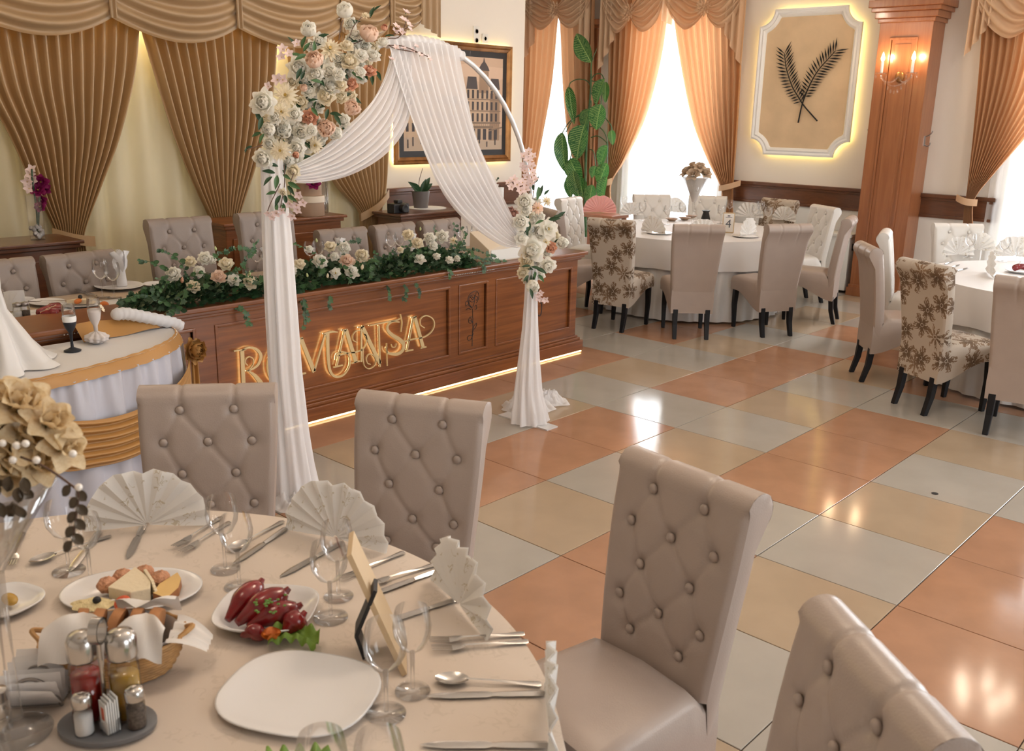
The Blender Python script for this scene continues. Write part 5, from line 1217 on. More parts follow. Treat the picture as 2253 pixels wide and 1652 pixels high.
pepper((545,1380),(655,1335),.772,.800,.030,'roasted red pepper in front of the diagonal one'); pepper((625,1395),(665,1355),.77,.790,.029,'short roasted red pepper beside the lettuce'); pepper((530,1398),(585,1392),.768,.775,.020,'small roasted red pepper behind the carrot flower')
p = FL(597,1400,TZ+.028); t = thing('carrot_flower', 'orange carrot slice curled like a flower on the pepper dish', 'carrot', p)
mb = MB()
for k in range(3): petal(mb, k*2.1+.6, .002, -.004, .024, .04, 20, 75, .3)
mb.build('slice', MT['carrot'], t, smooth='all')
p = FL(650,1405,TZ+.018); t = thing('lettuce_leaf', 'curly green lettuce leaf under the red peppers', 'lettuce', p); mb = MB()
mb.grid(lambda i, j: Vector(((i-.5)*.10, (j-.5)*.055+.02*math.sin(i*4), .007*math.sin(i*26)*abs(2*j-1)+.010*j+.008*math.sin(j*9))), 40, 10, M=Matrix.Rotation(.75, 4, 'Z')); mb.build('blade', MT['leaf_lime'], t, smooth='all')
mb = MB()
for k in range(24):
    q = FL(rnd.uniform(560,630), rnd.uniform(1308,1350), TZ+.072); mb.ball(q, .004, 5, 4, (1,1,.5))
o = mb.build('chopped_parsley', MT['parsley']); tag(o, 'chopped green parsley sprinkled over the red peppers', 'herb', kind='stuff')
# ---- cheese platter
cc = FL(292,1308,TZ); plate(cc, .152, .10, 'white oval platter with cheese and spread near the bread basket', math.radians(50), 2.1, None, .014)
mk('cheese_white', (.78,.66,.46), .6, bump=.2, bscale=90); mk('cheese_yellow', (.72,.47,.17), .45); mk('rind', (.30,.10,.02), .5); mk('spread', (.66,.33,.19), .7, bump=.9, bscale=120, var=.15, vscale=60); mk('egg', (.80,.66,.36), .65, bump=.8, bscale=90); mk('tomato', (.65,.10,.03), .35)
cz = TZ+.012
for k, (u, v) in enumerate([(236,1290),(270,1272),(318,1264),(353,1276)]):
    p = FL(u, v, cz+.012); mb = MB()
    def fn(i, j):
        th = 2*PI*i; ph = PI*j; r = .021*(1+.07*math.sin(9*th)*math.sin(ph)+.04*math.sin(17*th+5*ph)); return Vector((r*math.sin(ph)*math.cos(th), r*math.sin(ph)*math.sin(th), -.85*r*math.cos(ph)+.004))
    mb.grid(fn, 30, 14, cu=True); o = mb.build('spread_ball', MT['spread'], None, smooth='all'); o.location = p; tag(o, ['orange spread ball at the left end of the platter row', 'second orange spread ball on the platter', 'third orange spread ball behind the white cheese', 'orange spread ball at the right end of the platter row'][k], 'spread', 'spread balls on the platter')
def wedge(pts, z0, z1, name, label, cat, mats, bev=.002, topz=None):
    P = [FL(u, v, z0) for u, v in pts]; b0 = P[0].copy(); n = len(P); mb = MB()
    mb.add([(p.x, p.y, z0) for p in P] + [(p.x, p.y, z1 if not topz else topz[i]) for i, p in enumerate(P)], [tuple(range(n-1, -1, -1)), tuple(range(n, 2*n))])
    if len(mats) > 1: mb.cur = 1
    mb.add([(p.x, p.y, z0) for p in P] + [(p.x, p.y, z1 if not topz else topz[i]) for i, p in enumerate(P)], [(i, (i+1) % n, n+(i+1) % n, n+i) for i in range(n)])
    o = mb.build(name, [MT[m] for m in mats], None, smooth=False, bevel=bev if len(mats) == 1 else 0, off=b0); o.location = b0; return tag(o, label, cat)
wedge([(240,1318),(300,1272),(335,1300),(332,1322),(290,1330)], cz, cz+.030, 'cheese_block', 'wedge of crumbly white cheese in the middle of the platter', 'cheese', ['cheese_white'])
for k in range(4):
    wedge([(318+k*5,1282+k*7),(324+k*5,1279+k*7),(342+k*2,1306+k*4),(336+k*2,1309+k*4)], cz, cz+.033-.003*k, 'cheese_slice', 'thin white cheese slice on the edge of the cheese wedge', 'cheese', ['cheese_white'], .001)['group'] = 'thin white cheese slices'
wedge([(338,1322),(352,1302),(392,1276),(400,1290),(394,1310),(368,1334)], cz, cz+.020, 'smoked_cheese', 'yellow smoked cheese slice with brown rind on the platter', 'cheese', ['cheese_yellow', 'rind'])
p = FL(205,1330,cz+.004); mb = MB(); mb.grid(lambda i, j: Vector((.048*j*math.cos(2*PI*i)*(1+.1*math.sin(10*PI*i)), .03*j*math.sin(2*PI*i), .012*(1-j*j)*(1+.3*math.sin(30*i)*j))), 40, 8, cu=True, M=Matrix.Rotation(.8, 4, 'Z')); o = mb.build('egg_salad', MT['egg'], None, smooth='all'); o.location = p; tag(o, 'pale yellow egg spread at the near end of the platter', 'egg salad')
o = obj('black_olive', MB().ball((0,0,0), .009, 12, 8, (1,1,.9)).mesh('black_olive', MT['black_matte'], 'all'), None, FL(213,1320,cz+.018)); tag(o, 'single black olive on the egg spread', 'olive')
o = obj('tomato_slice', MB().lathe([(.001,0),(.016,0),(.018,.003),(.016,.006),(.001,.006)], 18).mesh('tomato_slice', MT['tomato'], 'all'), None, FL(270,1327,cz+.012), (.5, .3, 0)); tag(o, 'red tomato slice beside the white cheese', 'tomato')
# ---- bread basket
bp = FL(258,1470,TZ); bk = thing('bread_basket', 'oval wicker bread basket lined with a white napkin', 'basket', bp, math.radians(48))
mk('wicker', (.46,.25,.09), .6, var=.25, vscale=40); mk('bread', (.36,.15,.05), .7, bump=.25, bscale=50, var=.2, vscale=20); mk('linen', (.76,.71,.66), .7, transl=.1)
def orow(z): f = .72+.28*(z/.075)**.7; return .135*f, .092*f
for k in range(11):
    z = .006+.0068*k; a, b_ = orow(z); mb = MB(); mb.tube([(a*math.cos(q*2*PI/48)*(1+.012*(1 if (q+k) % 2 else -1)), b_*math.sin(q*2*PI/48)*(1+.012*(1 if (q+k) % 2 else -1)), z) for q in range(49)], .0042, 6, cap=False); mb.build('wicker_row', MT['wicker'], bk)
mb = MB(); mb.lathe([(.001,.002),(1,.002),(1,.006),(.001,.006)], 32, Matrix.Diagonal((.098,.067,1,1))); mb.build('base', MT['wicker'], bk)
for s in (-1, 1):
    mb = MB(); mb.tube(curve([(s*.128,-.02,.075),(s*.150,0,.088),(s*.128,.02,.075)], 6), .005, 6); mb.build('handle', MT['wicker'], bk)
lin = obj('napkin_liner', None) if False else None
t = thing('bread_napkin', 'white cloth napkin folded over the bread in the basket', 'napkin', (bp.x, bp.y, TZ+.012), math.radians(48))
def flap(sgn, x0, x1, lift, name='flap'):
    mb = MB()
    def fn(i, j):
        x = lerp(x0, x1, i); y = sgn*lerp(.098, .012+.045*abs(2*i-1), j); z = .066+.055*math.sin(PI*.5*j)*lift + .004*math.sin(12*i+5*j) - .008*(2*i-1)**2
        return Vector((x, y, z))
    mb.grid(fn, 16, 12); mb.build(name, MT['linen'], t, smooth='all')
flap(-1, -.105, .012, 1.05); flap(-1, .022, .115, .95); flap(1, -.02, .105, .9)
mb = MB(); mb.grid(lambda i, j: Vector((orow(.02+.05*j)[0]*.93*math.cos(2*PI*i), orow(.02+.05*j)[1]*.93*math.sin(2*PI*i), .0+.068*j)), 40, 4, cu=True); mb.build('lining', MT['linen'], t, smooth='all')
mb = MB(); mb.grid(lambda i, j: Vector((.11+.07*i, (.05+.02*i)*(2*j-1)*(1-.6*i), .070-.035*i*i+.004*math.sin(20*j))), 8, 12); mb.build('corner', MT['linen'], t, smooth='all')
for k, (x, rz, lab) in enumerate([(-.075,.25,'brown bread slice at the left end of the basket'), (-.045,.1,'second brown bread slice in the basket'), (-.010,-.05,'brown bread slice in the middle of the basket'), (.025,.05,'fourth brown bread slice in the basket'), (.060,-.1,'brown bread slice at the right end of the basket')]):
    mb = MB(); o_ = [(.048*math.cos(a*PI/8)*(1 if 0 < a < 8 else .95), .062+.042*math.sin(a*PI/8)) for a in range(9)] + [(-.045,.010),(.045,.010)]
    mb.extrude(o_, lambda q: Vector((-.010, q[0], q[1])), lambda q: Vector((.010, q[0], q[1])))
    q = Matrix.Rotation(math.radians(48), 4, 'Z') @ Vector((x, 0, 0)); o = mb.build('bread_slice', MT['bread'], None, smooth=35, bevel=.004); o.location = (bp.x+q.x, bp.y+q.y, TZ+.022); o.rotation_euler = (0, .22, math.radians(48)+rz); tag(o, lab, 'bread', 'bread slices in the basket')
# ---- condiment set
cp = FL(238,1600,TZ); cs = thing('condiment_rack', 'grey condiment rack with steel handle on the front table', 'condiment set', cp, math.radians(42))
mb = MB(); mb.lathe([(.9,.0),(1,.004),(1,.012),(.94,.014),(.001,.010)], 36, Matrix.Diagonal((.085,.060,1,1))); mk('grey_plastic', (.17,.17,.18), .35); mb.build('tray', MT['grey_plastic'], cs)
mb = MB(); mb.tube([(0,0,.01),(0,0,.172)], .004, 8); hd = mb.build('post', MT['steel'], cs)
mb = MB(); mb.grid(lambda i, j: Vector(((j-.5)*.016, .022*math.sin(2*PI*i), .192+.024*math.cos(2*PI*i))), 24, 1, cu=True); mb.grid(lambda i, j: Vector(((j-.5)*.016, .019*math.sin(2*PI*i), .192+.021*math.cos(2*PI*i))), 24, 1, cu=True); mb.build('ring_handle', MT['steel'], cs, smooth='all')
mk('vinegar', (.34,.012,.008), .08, spec=.8); mk('oil', (.46,.26,.03), .08, spec=.8); mk('salt', (.80,.78,.76), .7); mk('pepper_grain', (.12,.09,.07), .8, var=.5, vscale=200)
def cruet(x, y, h, r, fill, fmat, cap, lab, kind='cruet_bottle'):
    q = Matrix.Rotation(math.radians(42), 3, 'Z') @ Vector((x, y, 0)); t = thing(kind, lab, 'bottle' if kind == 'cruet_bottle' else 'shaker', (cp.x+q.x, cp.y+q.y, TZ+.012), 0, 'bottles and shakers in the condiment rack')
    mb = MB(); mb.lathe([(r*.96,0),(r,.004),(r,h*.62),(r*.80,h*.70),(r*.78,h*.74)], 24); mb.build('glass_body', MT['glass'], t, smooth='all')
    mb = MB(); mb.lathe([(r*.9,.003),(r*.93,.006),(r*.93,h*fill),(.001,h*fill)], 24); mb.build('filling', MT[fmat], t, smooth='all')
    mb = MB(); mb.lathe([(r*.98,h*.70),(r*1.0,h*.72),(r*1.0,h*.90),(r*.8,h*.97),(r*.3,h),(.001,h)], 24); mb.build('cap', MT['steel'], t, smooth='all')
cruet(-.036,.012,.170,.0265,.52,'vinegar',1,'glass bottle of red vinegar with steel cap in the condiment rack'); cruet(.028,.022,.170,.0265,.48,'oil',1,'glass bottle of golden oil with steel cap in the condiment rack')
cruet(-.024,-.034,.080,.0165,.5,'salt',1,'salt shaker in front of the red vinegar bottle','salt_shaker'); cruet(.058,-.012,.080,.0165,.5,'pepper_grain',1,'pepper shaker at the right end of the condiment rack','pepper_shaker')
q = Matrix.Rotation(math.radians(42), 3, 'Z') @ Vector((.018,-.026,0)); t = thing('sugar_holder', 'small holder of white and red paper sachets in the condiment rack', 'holder', (cp.x+q.x, cp.y+q.y, TZ+.012))
mb = MB(); mb.lathe([(.017,0),(.019,.03),(.018,.03),(.016,.002)], 18); mb.build('cup', MT['glass'], t)
for k in range(6):
    a = k*.5; mb = MB(); mb.box(-.013, .013, -.0012, .0012, .004, .062+.004*(k % 3)); mb.build('sachet', MT['white_paint'], t, smooth=False).location = (0, -.010+.004*k, 0)
    mb = MB(); mb.box(-.005, .005, -.0016, .0016, .028, .052); mb.build('sachet_print', MT['tomato'], t, smooth=False).location = (0, -.010+.004*k, 0)
# ---- napkin holder and small plate at the left edge
p = FL(82,1542,TZ); t = thing('napkin_holder', 'steel napkin holder with white paper napkins behind the vase', 'napkin holder', p, math.radians(50))
mb = MB(); mb.box(-.05, .05, -.022, .022, 0, .004); mb.build('base', MT['steel'], t, smooth=False)
for s in (-1, 1):
    mb = MB(); mb.tube(curve([(-.05,s*.02,.002),(-.035,s*.022,.04),(0,s*.022,.06),(.035,s*.022,.04),(.05,s*.02,.002)], 6), .0035, 6); mb.build('side_arch', MT['steel_dark'], t, smooth='all')
for k in range(7):
    mb = MB(); y = -.018+.006*k; mb.add([(-.05,y,.004),(.05,y,.004),(.055,y+.018*(k-3),.066+.004*(k % 3)),(-.052,y+.016*(k-3),.070-.003*(k % 2))], [(0,1,2,3)]); mb.build('paper_napkin', MT['napkin_plain'], t, smooth=False)
p = FL(15,1335,TZ); plate(p, .075, .07, 'small white plate cut by the left edge', .3, 2.6); o = obj('appetizer_roll', MB().ball((0,0,0), .022, 14, 8, (1.2,.7,.5)).mesh('appetizer_roll', MT['oil'], 'all'), None, p+Vector((.012,.004,.022))); tag(o, 'olive-coloured rolled appetizer on the small plate', 'appetizer')
p = FL(2,1600,TZ); t = thing('salt_shaker', 'glass salt shaker at the left edge below the vase', 'shaker', p); mb = MB(); mb.lathe([(.02,0),(.02,.05),(.016,.055)], 18); mb.build('body', MT['glass'], t); mb = MB(); mb.lathe([(.018,.055),(.018,.075),(.001,.08)], 18); mb.build('cap', MT['steel'], t)
# ---- salad plate at the bottom edge
p = FL(640,1785,TZ); plate(p, .12, .115, 'plate with lettuce at the bottom edge', .5, 2.4)
t = thing('lettuce_bed', 'bright green lettuce bed on the plate at the bottom edge', 'lettuce', p+Vector((0,0,.012)))
for k in range(7):
    a = k*.9; mb = MB(); mb.grid(lambda i, j: Vector(((i-.5)*.09, (j)*.075, .014*j+.012*j*math.sin(i*22+k)+.004*math.sin(9*j))), 24, 8); o = mb.build('leaf', MT['leaf_lime'], t, smooth='all'); o.rotation_euler = (.1, 0, a); o.location = (.03*math.cos(a+1.57), .03*math.sin(a+1.57), .002*k)
mk('filling_pale', (.70,.46,.26), .6)
for k, (dx, dy) in enumerate([]):
    o = obj('stuffed_egg', MB().ball((0,0,0), .02, 14, 8, (1,1.3,.8)).mesh('stuffed_egg', MT['filling_pale'], 'all'), None, p+Vector((dx, dy, .040))); tag(o, 'pale stuffed egg on the lettuce bed at the bottom edge', 'egg', 'stuffed eggs on the lettuce')
# ---- leaning number board on a black easel, seen edge-on
b0 = FL(890,1486,TZ+.002); t0 = FL(768,1222,TZ+.20); t = thing('number_stand', 'wooden table number board on a black easel seen edge-on', 'sign', b0); o0 = t.location.copy()
wd = (b0-CAM); wd.z = 0; wd.normalize(); hd_ = (t0-b0); nn = wd.cross(hd_).normalized()*.005
mk('pale_wood', (.62,.46,.28), .5)
def slab(q, th, mat, nm):
    n_ = (q[1]-q[0]).cross(q[3]-q[0]).normalized()*th; mb = MB(); mb.add([p_-n_ for p_ in q] + [p_+n_ for p_ in q], [(3,2,1,0),(4,5,6,7),(0,1,5,4),(1,2,6,5),(2,3,7,6),(3,0,4,7)]); mb.build(nm, MT[mat], t, smooth=False, off=o0)
slab([b0, b0+wd*.11, t0+wd*.11, t0], .0055, 'pale_wood', 'board')
e1 = FL(826,1300,TZ+.145); e2 = FL(784,1400,TZ+.055); e3 = FL(802,1450,TZ+.003)
slab([e1, e1+wd*.05, e2+wd*.05, e2], .004, 'black_matte', 'easel_leg'); slab([e2, e2+wd*.05, e3+wd*.05, e3], .004, 'black_matte', 'easel_foot')
# ---- tall martini vase with silk flowers
vb = FL(42,1612,TZ); vt = thing('martini_vase', 'tall clear martini-shaped vase at the left edge of the front table', 'vase', vb)
zr = HZ(vb, 1062)-TZ; zb_ = HZ(vb, 1262)-TZ
mb = MB(); mb.lathe([(.055,0),(.056,.004),(.022,.014),(.010,.03)], 28); mb.build('foot', MT['glass'], vt, smooth='all')
mb = MB(); mb.lathe([(.010,.03),(.009,zb_*.5),(.012,zb_)], 16); mb.build('stem', MT['glass'], vt, smooth='all')
mb = MB(); mb.lathe([(.010,zb_),(.11,zr),(.107,zr),(.006,zb_+.008)], 32, cap=False); mb.build('bowl', MT['glass_far'], vt, smooth='all')
st = thing('silk_flowers', 'cream silk flower arrangement with pearls in the tall front vase', 'flowers', vb+Vector((0,0,zr)))
vt2 = vb+Vector((0,0,zr+.06))
for (u, v, R_, col) in [(45,890,.062,'silk'),(15,920,.060,'silk'),(70,960,.058,'silk'),(110,930,.050,'silk'),(25,985,.055,'silk'),(140,985,.045,'silk'),(-30,940,.06,'silk'),(85,1020,.045,'silk'),(20,1030,.05,'silk'),(-10,880,.055,'silk')]:
    dpt = depth(vt2)-.03*rnd.random(); r_ = ray(u, v); p = CAM + r_*dpt
    d = (p-(vb+Vector((0,0,zr-.02)))).normalized()*.8 + (CAM-p).normalized()*.5
    flower(st, p, R_, 'silk', col, d)
for (u, v) in [(28,1012),(80,1012),(36,980),(56,976),(5,975),(173,1072),(160,998)]:
    p = CAM + ray(u, v)*(depth(vt2)-.075); o = obj('pearl_bead', MB().ball((0,0,0), .006, 10, 8).mesh('pearl', MT['pearl'], 'all'), st, p-st.location)
P = curve([CAM+ray(u, v)*(depth(vt2)-.06) for u, v in [(45,1005),(95,1025),(150,1062),(172,1085),(168,1130),(160,1190)]], 6)
mb = MB(); mb.tube(P, .0018, 6); mb.build('twig', MT['twig'], st, off=st.location)
mk('leaf_bronze', (.10,.075,.05), .3, .3); LM[('round', 'leaf_bronze')] = leaf_mesh('round', 'leaf_bronze')
for k in range(9):
    p = samp(P, .5+.5*k/8); s = 1 if k % 2 else -1; leaf(st, p, .022, RX*s*.8-RD*-.6+Vector((0,0,-.4)), -RF+RX*.3*s, 'round', 'leaf_bronze')
for k in range(10):
    u, v = 15+rnd.uniform(-25, 45), 1055+rnd.uniform(-10, 60); p = CAM+ray(u, v)*(depth(vt2)-.06); leaf(st, p, .026, Vector((rnd.uniform(-1,1), rnd.uniform(-1,1), -1)), -RF, 'round', 'leaf_bronze')
# ================================================================== WINDOW TABLE AND RIGHT TABLE
round_table(T4, .92, 'round table by the wide bright window', 'white satin cloth on the table by the window', 'pleated white skirt of the table by the window', 'cloth_white', .26, 'round tables', wav=11)
round_table(TR, .95, 'round table at the right edge of the hall', 'white cloth on the table at the right edge', 'pleated white skirt of the table at the right edge', 'cloth_white', .26, 'round tables', wav=11)
gf4 = 'napkin fans on the window table'
for (u, v, R_, lab) in [(1437,512,.15,'napkin fan on the window table beside the floral chair'),(1545,516,.14,'napkin fan between two beige chairs on the window table'),(1645,518,.16,'large napkin fan behind the number stand'),(1390,474,.14,'napkin fan at the left rim of the window table'),(1478,468,.17,'wide napkin fan before the pale window chairs'),(1562,470,.17,'napkin fan behind the flower vase stem'),(1648,478,.16,'napkin fan left of the far floral chair'),(1724,486,.15,'narrow napkin fan before the far floral chair')]:
    fan(FL(u, v, TZ), lab, gf4, T4, R_)
gg4 = 'glasses on the window table'
for (u, v, lab) in [(1604,478,'wine glass beside the far side of the window table'),(1468,494,'wine glass left of the dark vase wrap on the window table'),(1500,486,'wine glass next to the flower vase on the window table'),(1672,482,'wine glass near the pale tufted chair'),(1688,497,'wine glass at the right rim of the window table'),(1372,470,'wine glass near the pink fan'),(1412,486,'wine glass at the left of the window table'),(1660,492,'wine glass right of the number stand'),(1585,492,'wine glass just left of the number stand')]:
    glass(FL(u, v, TZ), lab, gg4, .19, .04, True)
gc4 = 'plates on the window table'
for k, (u, v) in enumerate([(1450,514),(1640,521),(1545,519)]): plate(FL(u, v, TZ)+Vector((0,0,0)), .12, .12, ['plate under the napkin fan beside the floral chair', 'plate under the fan behind the number stand', 'plate under the fan between the beige chairs'][k], 0, 2, gc4, .010)
# number sign
p = FL(1601,512,TZ); rz = math.atan2(CAM.y-p.y, CAM.x-p.x)+PI/2
t = thing('number_sign', 'small framed table sign with the number 4', 'sign', p, rz)
mk('sign_white', (.85,.82,.78), .5); mk('sign_print', (.10,.11,.14), .6)
mb = MB(); mb.box(-.055, .055, -.004, .004, 0, .19); mb.build('frame', MT['pale_wood'], t, smooth=False, bevel=.002)
mb = MB(); mb.box(-.047, .047, -.006, -.004, .010, .180); mb.build('card', MT['sign_white'], t, smooth=False)
cu = bpy.data.curves.new('number', 'FONT'); cu.body = '4'; cu.size = .11; cu.align_x = 'CENTER'; cu.extrude = .0008; cu.materials.append(MT['sign_print'])
tmp = bpy.data.objects.new('number_text', cu); me = bpy.data.meshes.new_from_object(tmp); bpy.data.objects.remove(tmp); o = obj('number', me, t, (0, -.0075, .05), (PI/2, 0, 0))
mb = MB(); mb.box(-.03, .03, -.0075, -.006, .145, .150); mb.box(-.012, .012, -.0075, -.006, .155, .165); mb.build('ornament', MT['sign_print'], t, smooth=False)
mb = MB(); mb.box(-.05, .05, -.03, .03, 0, .006); mb.build('base', MT['pale_wood'], t, smooth=False)
# flower vase of the window table
vb4 = Vector((T4.x+.02, T4.y, TZ)); vt = thing('martini_vase', 'tall clear martini-shaped vase on the window table', 'vase', vb4)
z0, z1 = HZ(vb4, 445)-TZ, HZ(vb4, 388)-TZ
mb = MB(); mb.lathe([(.055,0),(.056,.004),(.02,.014),(.009,.03),(.008,z0*.5),(.012,z0)], 20); mb.build('stem', MT['glass_far'], vt, smooth='all')
mb = MB(); mb.lathe([(.012,z0),(.13,z1),(.127,z1),(.008,z0+.01)], 24, cap=False); mb.build('bowl', MT['glass_far'], vt, smooth='all')
mk('petal_dry', (.60,.46,.33), .7, transl=.2); st = thing('silk_flowers', 'dried beige flowers in the vase on the window table', 'flowers', vb4+Vector((0,0,z1)))
for (dx, dy, dz, R_) in [(0,0,.06,.09),(-.09,-.02,.03,.085),(.09,.02,.03,.085),(.02,-.08,.02,.08),(-.03,.08,.03,.08),(.05,-.02,.09,.07),(-.05,.02,.09,.07)]:
    flower(st, st.location+Vector((dx, dy, dz)), R_, 'silk', 'dry', (dx*6+.2, dy*6-.4, .8))
mb = MB(); mb.lathe([(.02,z0+.005),(.10,z1-.02),(.001,z1-.02)], 16); mb.build('filling', MT['linen'], vt, smooth='all')
mb = MB(); mb.lathe([(.04,0),(.05,.02),(.03,.09),(.045,.11),(.001,.10)], 16); o = mb.build('dark_cruet', MT['black_matte'], None, smooth='all'); o.location = FL(1552,486,TZ); tag(o, 'dark condiment pot beside the vase on the window table', 'pot')
for k, (u, v) in enumerate([(1506,484),(1520,480),(1478,486)]):
    o = obj('fruit_dish', MB().lathe([(.03,0),(.07,.03),(.066,.03),(.028,.005)], 18).mesh('fruit_dish', MT['box_tan'], 'all'), None, FL(u, v, TZ)); tag(o, ['brown bowl left of the vase foot', 'brown bowl by the vase foot', 'brown bowl near the wide napkin fan'][k], 'bowl', 'brown bowls on the window table')
# pink paper fan and little wooden table behind the window table
mk('paper_pink', (.85,.55,.52), .6, transl=.3)
p = PY(1368,452,4.0); t = thing('side_table', 'small pink-brown wooden side table left of the window table', 'table', Vector((-3.62, 3.92, 0)))
mk_wood('wood_rose', (.40,.17,.10), (.48,.22,.13), .35, .3)
mb = MB(); mb.box(-.28, .28, -.16, .16, .70, .735); mb.build('top', MT['wood_rose'], t, smooth=False, bevel=.006)
for sx in (-1, 1):
    for sy in (-1, 1): mb = MB(); mb.box(sx*.24-.02, sx*.24+.02, sy*.12-.02, sy*.12+.02, 0, .70); mb.build('leg', MT['wood_rose'], t, smooth=False)
fp = Vector((-3.66, 3.95, .737)); mb = fan_mesh(.19, 15, .010); o = mb.build('paper_fan', MT['paper_pink'], None, smooth=False); o.location = fp; o.rotation_euler = (0, 0, math.atan2(CAM.y-fp.y, CAM.x-fp.x)+PI/2); tag(o, 'pink pleated paper fan standing in front of the wide window', 'fan')
# right table
gfr = 'napkin fans on the right table'
for (u, v, R_, lab) in [(2178,606,.17,'large napkin fan on the right table behind the floral chair'),(2108,562,.15,'napkin fan at the left rim of the right table'),(2232,566,.17,'napkin fan at the far side of the right table'),(2150,552,.15,'small napkin fan under the far tufted chair')]:
    fan(FL(u, v, TZ), lab, gfr, TR, R_)
for (u, v, lab) in [(2205,575,'wine glass right of the large fan on the right table'),(2240,600,'wine glass at the right edge of the picture'),(2215,552,'wine glass at the far side of the right table'),(2130,566,'wine glass near the left rim of the right table')]:
    glass(FL(u, v, TZ), lab, 'glasses on the right table', .19, .04, True)
gcr = 'cutlery on the right table'
for k, (h, tip) in enumerate([((2070,585),(2105,572)),((2085,592),(2118,580)),((2100,598),(2135,588)),((2225,625),(2240,606))]): lay('knife', h, tip, ['first knife at the left rim of the right table', 'second knife at the left rim of the right table', 'third knife at the left rim of the right table', 'knife beside the cut-off chair on the right table'][k], gcr)
p = FL(2248,600,TZ); plate(p, .11, .11, 'plate with red peppers at the right edge', 0, 2.4)
o = obj('roasted_pepper', MB().tube(curve([(-.07,0,.03),(0,.02,.045),(.07,0,.03)], 6), [.01]+[.024]*11+[.01], 10).mesh('roasted_pepper', MT['pepper_red'], 'all'), None, p, (0,0,.8)); tag(o, 'roasted red pepper on the plate at the right edge', 'pepper')

# ================================================================== TALL PLANT BY THE WINDOW
def mk_dieff():
    m = mk('leaf_dieff', (.03,.13,.03), .35, transl=.25); nt = m.node_tree; N = nt.nodes; Lk = nt.links; b_ = N['Principled BSDF']
    tc = N.new('ShaderNodeTexCoord'); sx = N.new('ShaderNodeSeparateXYZ'); Lk.new(tc.outputs['Object'], sx.inputs[0])
    def mt(op, a, c=None):
        n = N.new('ShaderNodeMath'); n.operation = op
        for k_, x in enumerate((a, c)):
            if x is None: continue
            if isinstance(x, (int, float)): n.inputs[k_].default_value = x
            else: Lk.new(x, n.inputs[k_])
        return n.outputs[0]
    ax = mt('ABSOLUTE', sx.outputs[0]); ph = mt('SUBTRACT', sx.outputs[1], mt('MULTIPLY', ax, .9)); nz = N.new('ShaderNodeTexNoise'); nz.inputs['Scale'].default_value = 14; Lk.new(tc.outputs['Object'], nz.inputs[0])
    w_ = mt('SINE', mt('ADD', mt('MULTIPLY', ph, 95.0), mt('MULTIPLY', nz.outputs['Fac'], 5.0)))
    vein = mt('MULTIPLY', mt('GREATER_THAN', w_, .55), mt('LESS_THAN', ax, .24)); vein = mt('MULTIPLY', vein, mt('GREATER_THAN', nz.outputs['Fac'], .40)); rib = mt('LESS_THAN', ax, .012); f = mt('MAXIMUM', vein, rib)
    mix = N.new('ShaderNodeMix'); mix.data_type = 'RGBA'; mix.inputs['A'].default_value = (.02,.115,.025,1); mix.inputs['B'].default_value = (.36,.52,.16,1); Lk.new(f, mix.inputs['Factor']); Lk.new(mix.outputs['Result'], b_.inputs['Base Color']); return m
DL = mk_dieff(); PYL = 4.85; pf = lambda a, b_, y=PYL: PY(1100+a*.2906, b_*.2906, y)
base = Vector((pf(655,1650).x, PYL, 0)); t = thing('dumb_cane_plant', 'tall potted plant with large veined green leaves before the far window', 'plant', base)
mb = MB(); mb.lathe([(.13,0),(.17,.30),(.18,.32),(.165,.32),(.15,.28),(.001,.28)], 28); mb.build('pot', MT['white_paint'], t, smooth=40)
mb = MB(); mb.tube(curve([base+Vector((0,0,.28)), pf(645,1500), pf(655,1100), pf(685,700), pf(690,560)], 6), [.020]*7+[.016]*9+[.012]*9, 10); mb.build('stem', MT['leaf_mid'], t, off=base, smooth='all')
mb = MB(); mb.tube([base+Vector((.07,.05,.28)), pf(700,1480, PYL+.06), pf(712,980, PYL+.06)], .016, 8); mb.build('stake', MT['wood_pillar'], t, off=base)
mb = MB(); mb.tube(curve([pf(690,560), pf(695,470), pf(740,350)], 6), [.008]*8+[.005]*3+[.002]*2, 8); mb.build('shoot', MT['leaf_mid'], t, off=base)
dm = MB()
def fn(i, j): x = 2*i-1; w_ = .27*math.sin(PI*(.02+.98*j**.85))**.75; return Vector((x*w_, j, .16*abs(x)*w_/.27*(1-.3*j) - .22*(j-.15)**2))
dm.grid(fn, 8, 14); dmesh = dm.mesh('leaf', DL, 'all')
def dleaf(a, b_, w_, dy=0.0, twist=0.0):
    A = pf(*a, PYL+dy); B = pf(*b_, PYL+dy-.05); y = (B-A); L = y.length; y.normalize(); z = Vector((math.sin(twist), -1, .15)); x = y.cross(z).normalized(); z = x.cross(y)
    m = Matrix((x, y, z)).transposed(); obj('leaf', dmesh, t, A-base, m.to_euler(), (w_*1.35*.2906*mpp(A)/.54, L, L))
for (a, b_, w_, dy, tw) in [((690,470),(562,248),100,0,.2),((520,660),(560,930),60,0,.9),((792,600),(702,795),100,-.05,-.3),((800,620),(798,775),45,.05,.8),((765,790),(715,982),115,-.1,.2),((682,825),(618,985),100,-.02,-.2),((640,945),(560,1205),140,-.08,.1),((470,1005),(482,1305),85,0,.3),((845,985),(852,1095),45,0,.6),((815,1100),(742,1265),90,0,-.2),((530,1205),(605,1375),105,.03,.2),((555,1295),(580,1490),115,-.03,-.1),((605,1345),(625,1490),80,0,.4),((810,1235),(738,1405),85,.02,.3),((812,1335),(748,1545),85,-.03,-.2),((725,1255),(690,1345),55,0,0),((520,1345),(532,1500),55,.05,.5),((700,1400),(670,1540),80,.03,.2)]: dleaf(a, b_, w_, dy, tw)
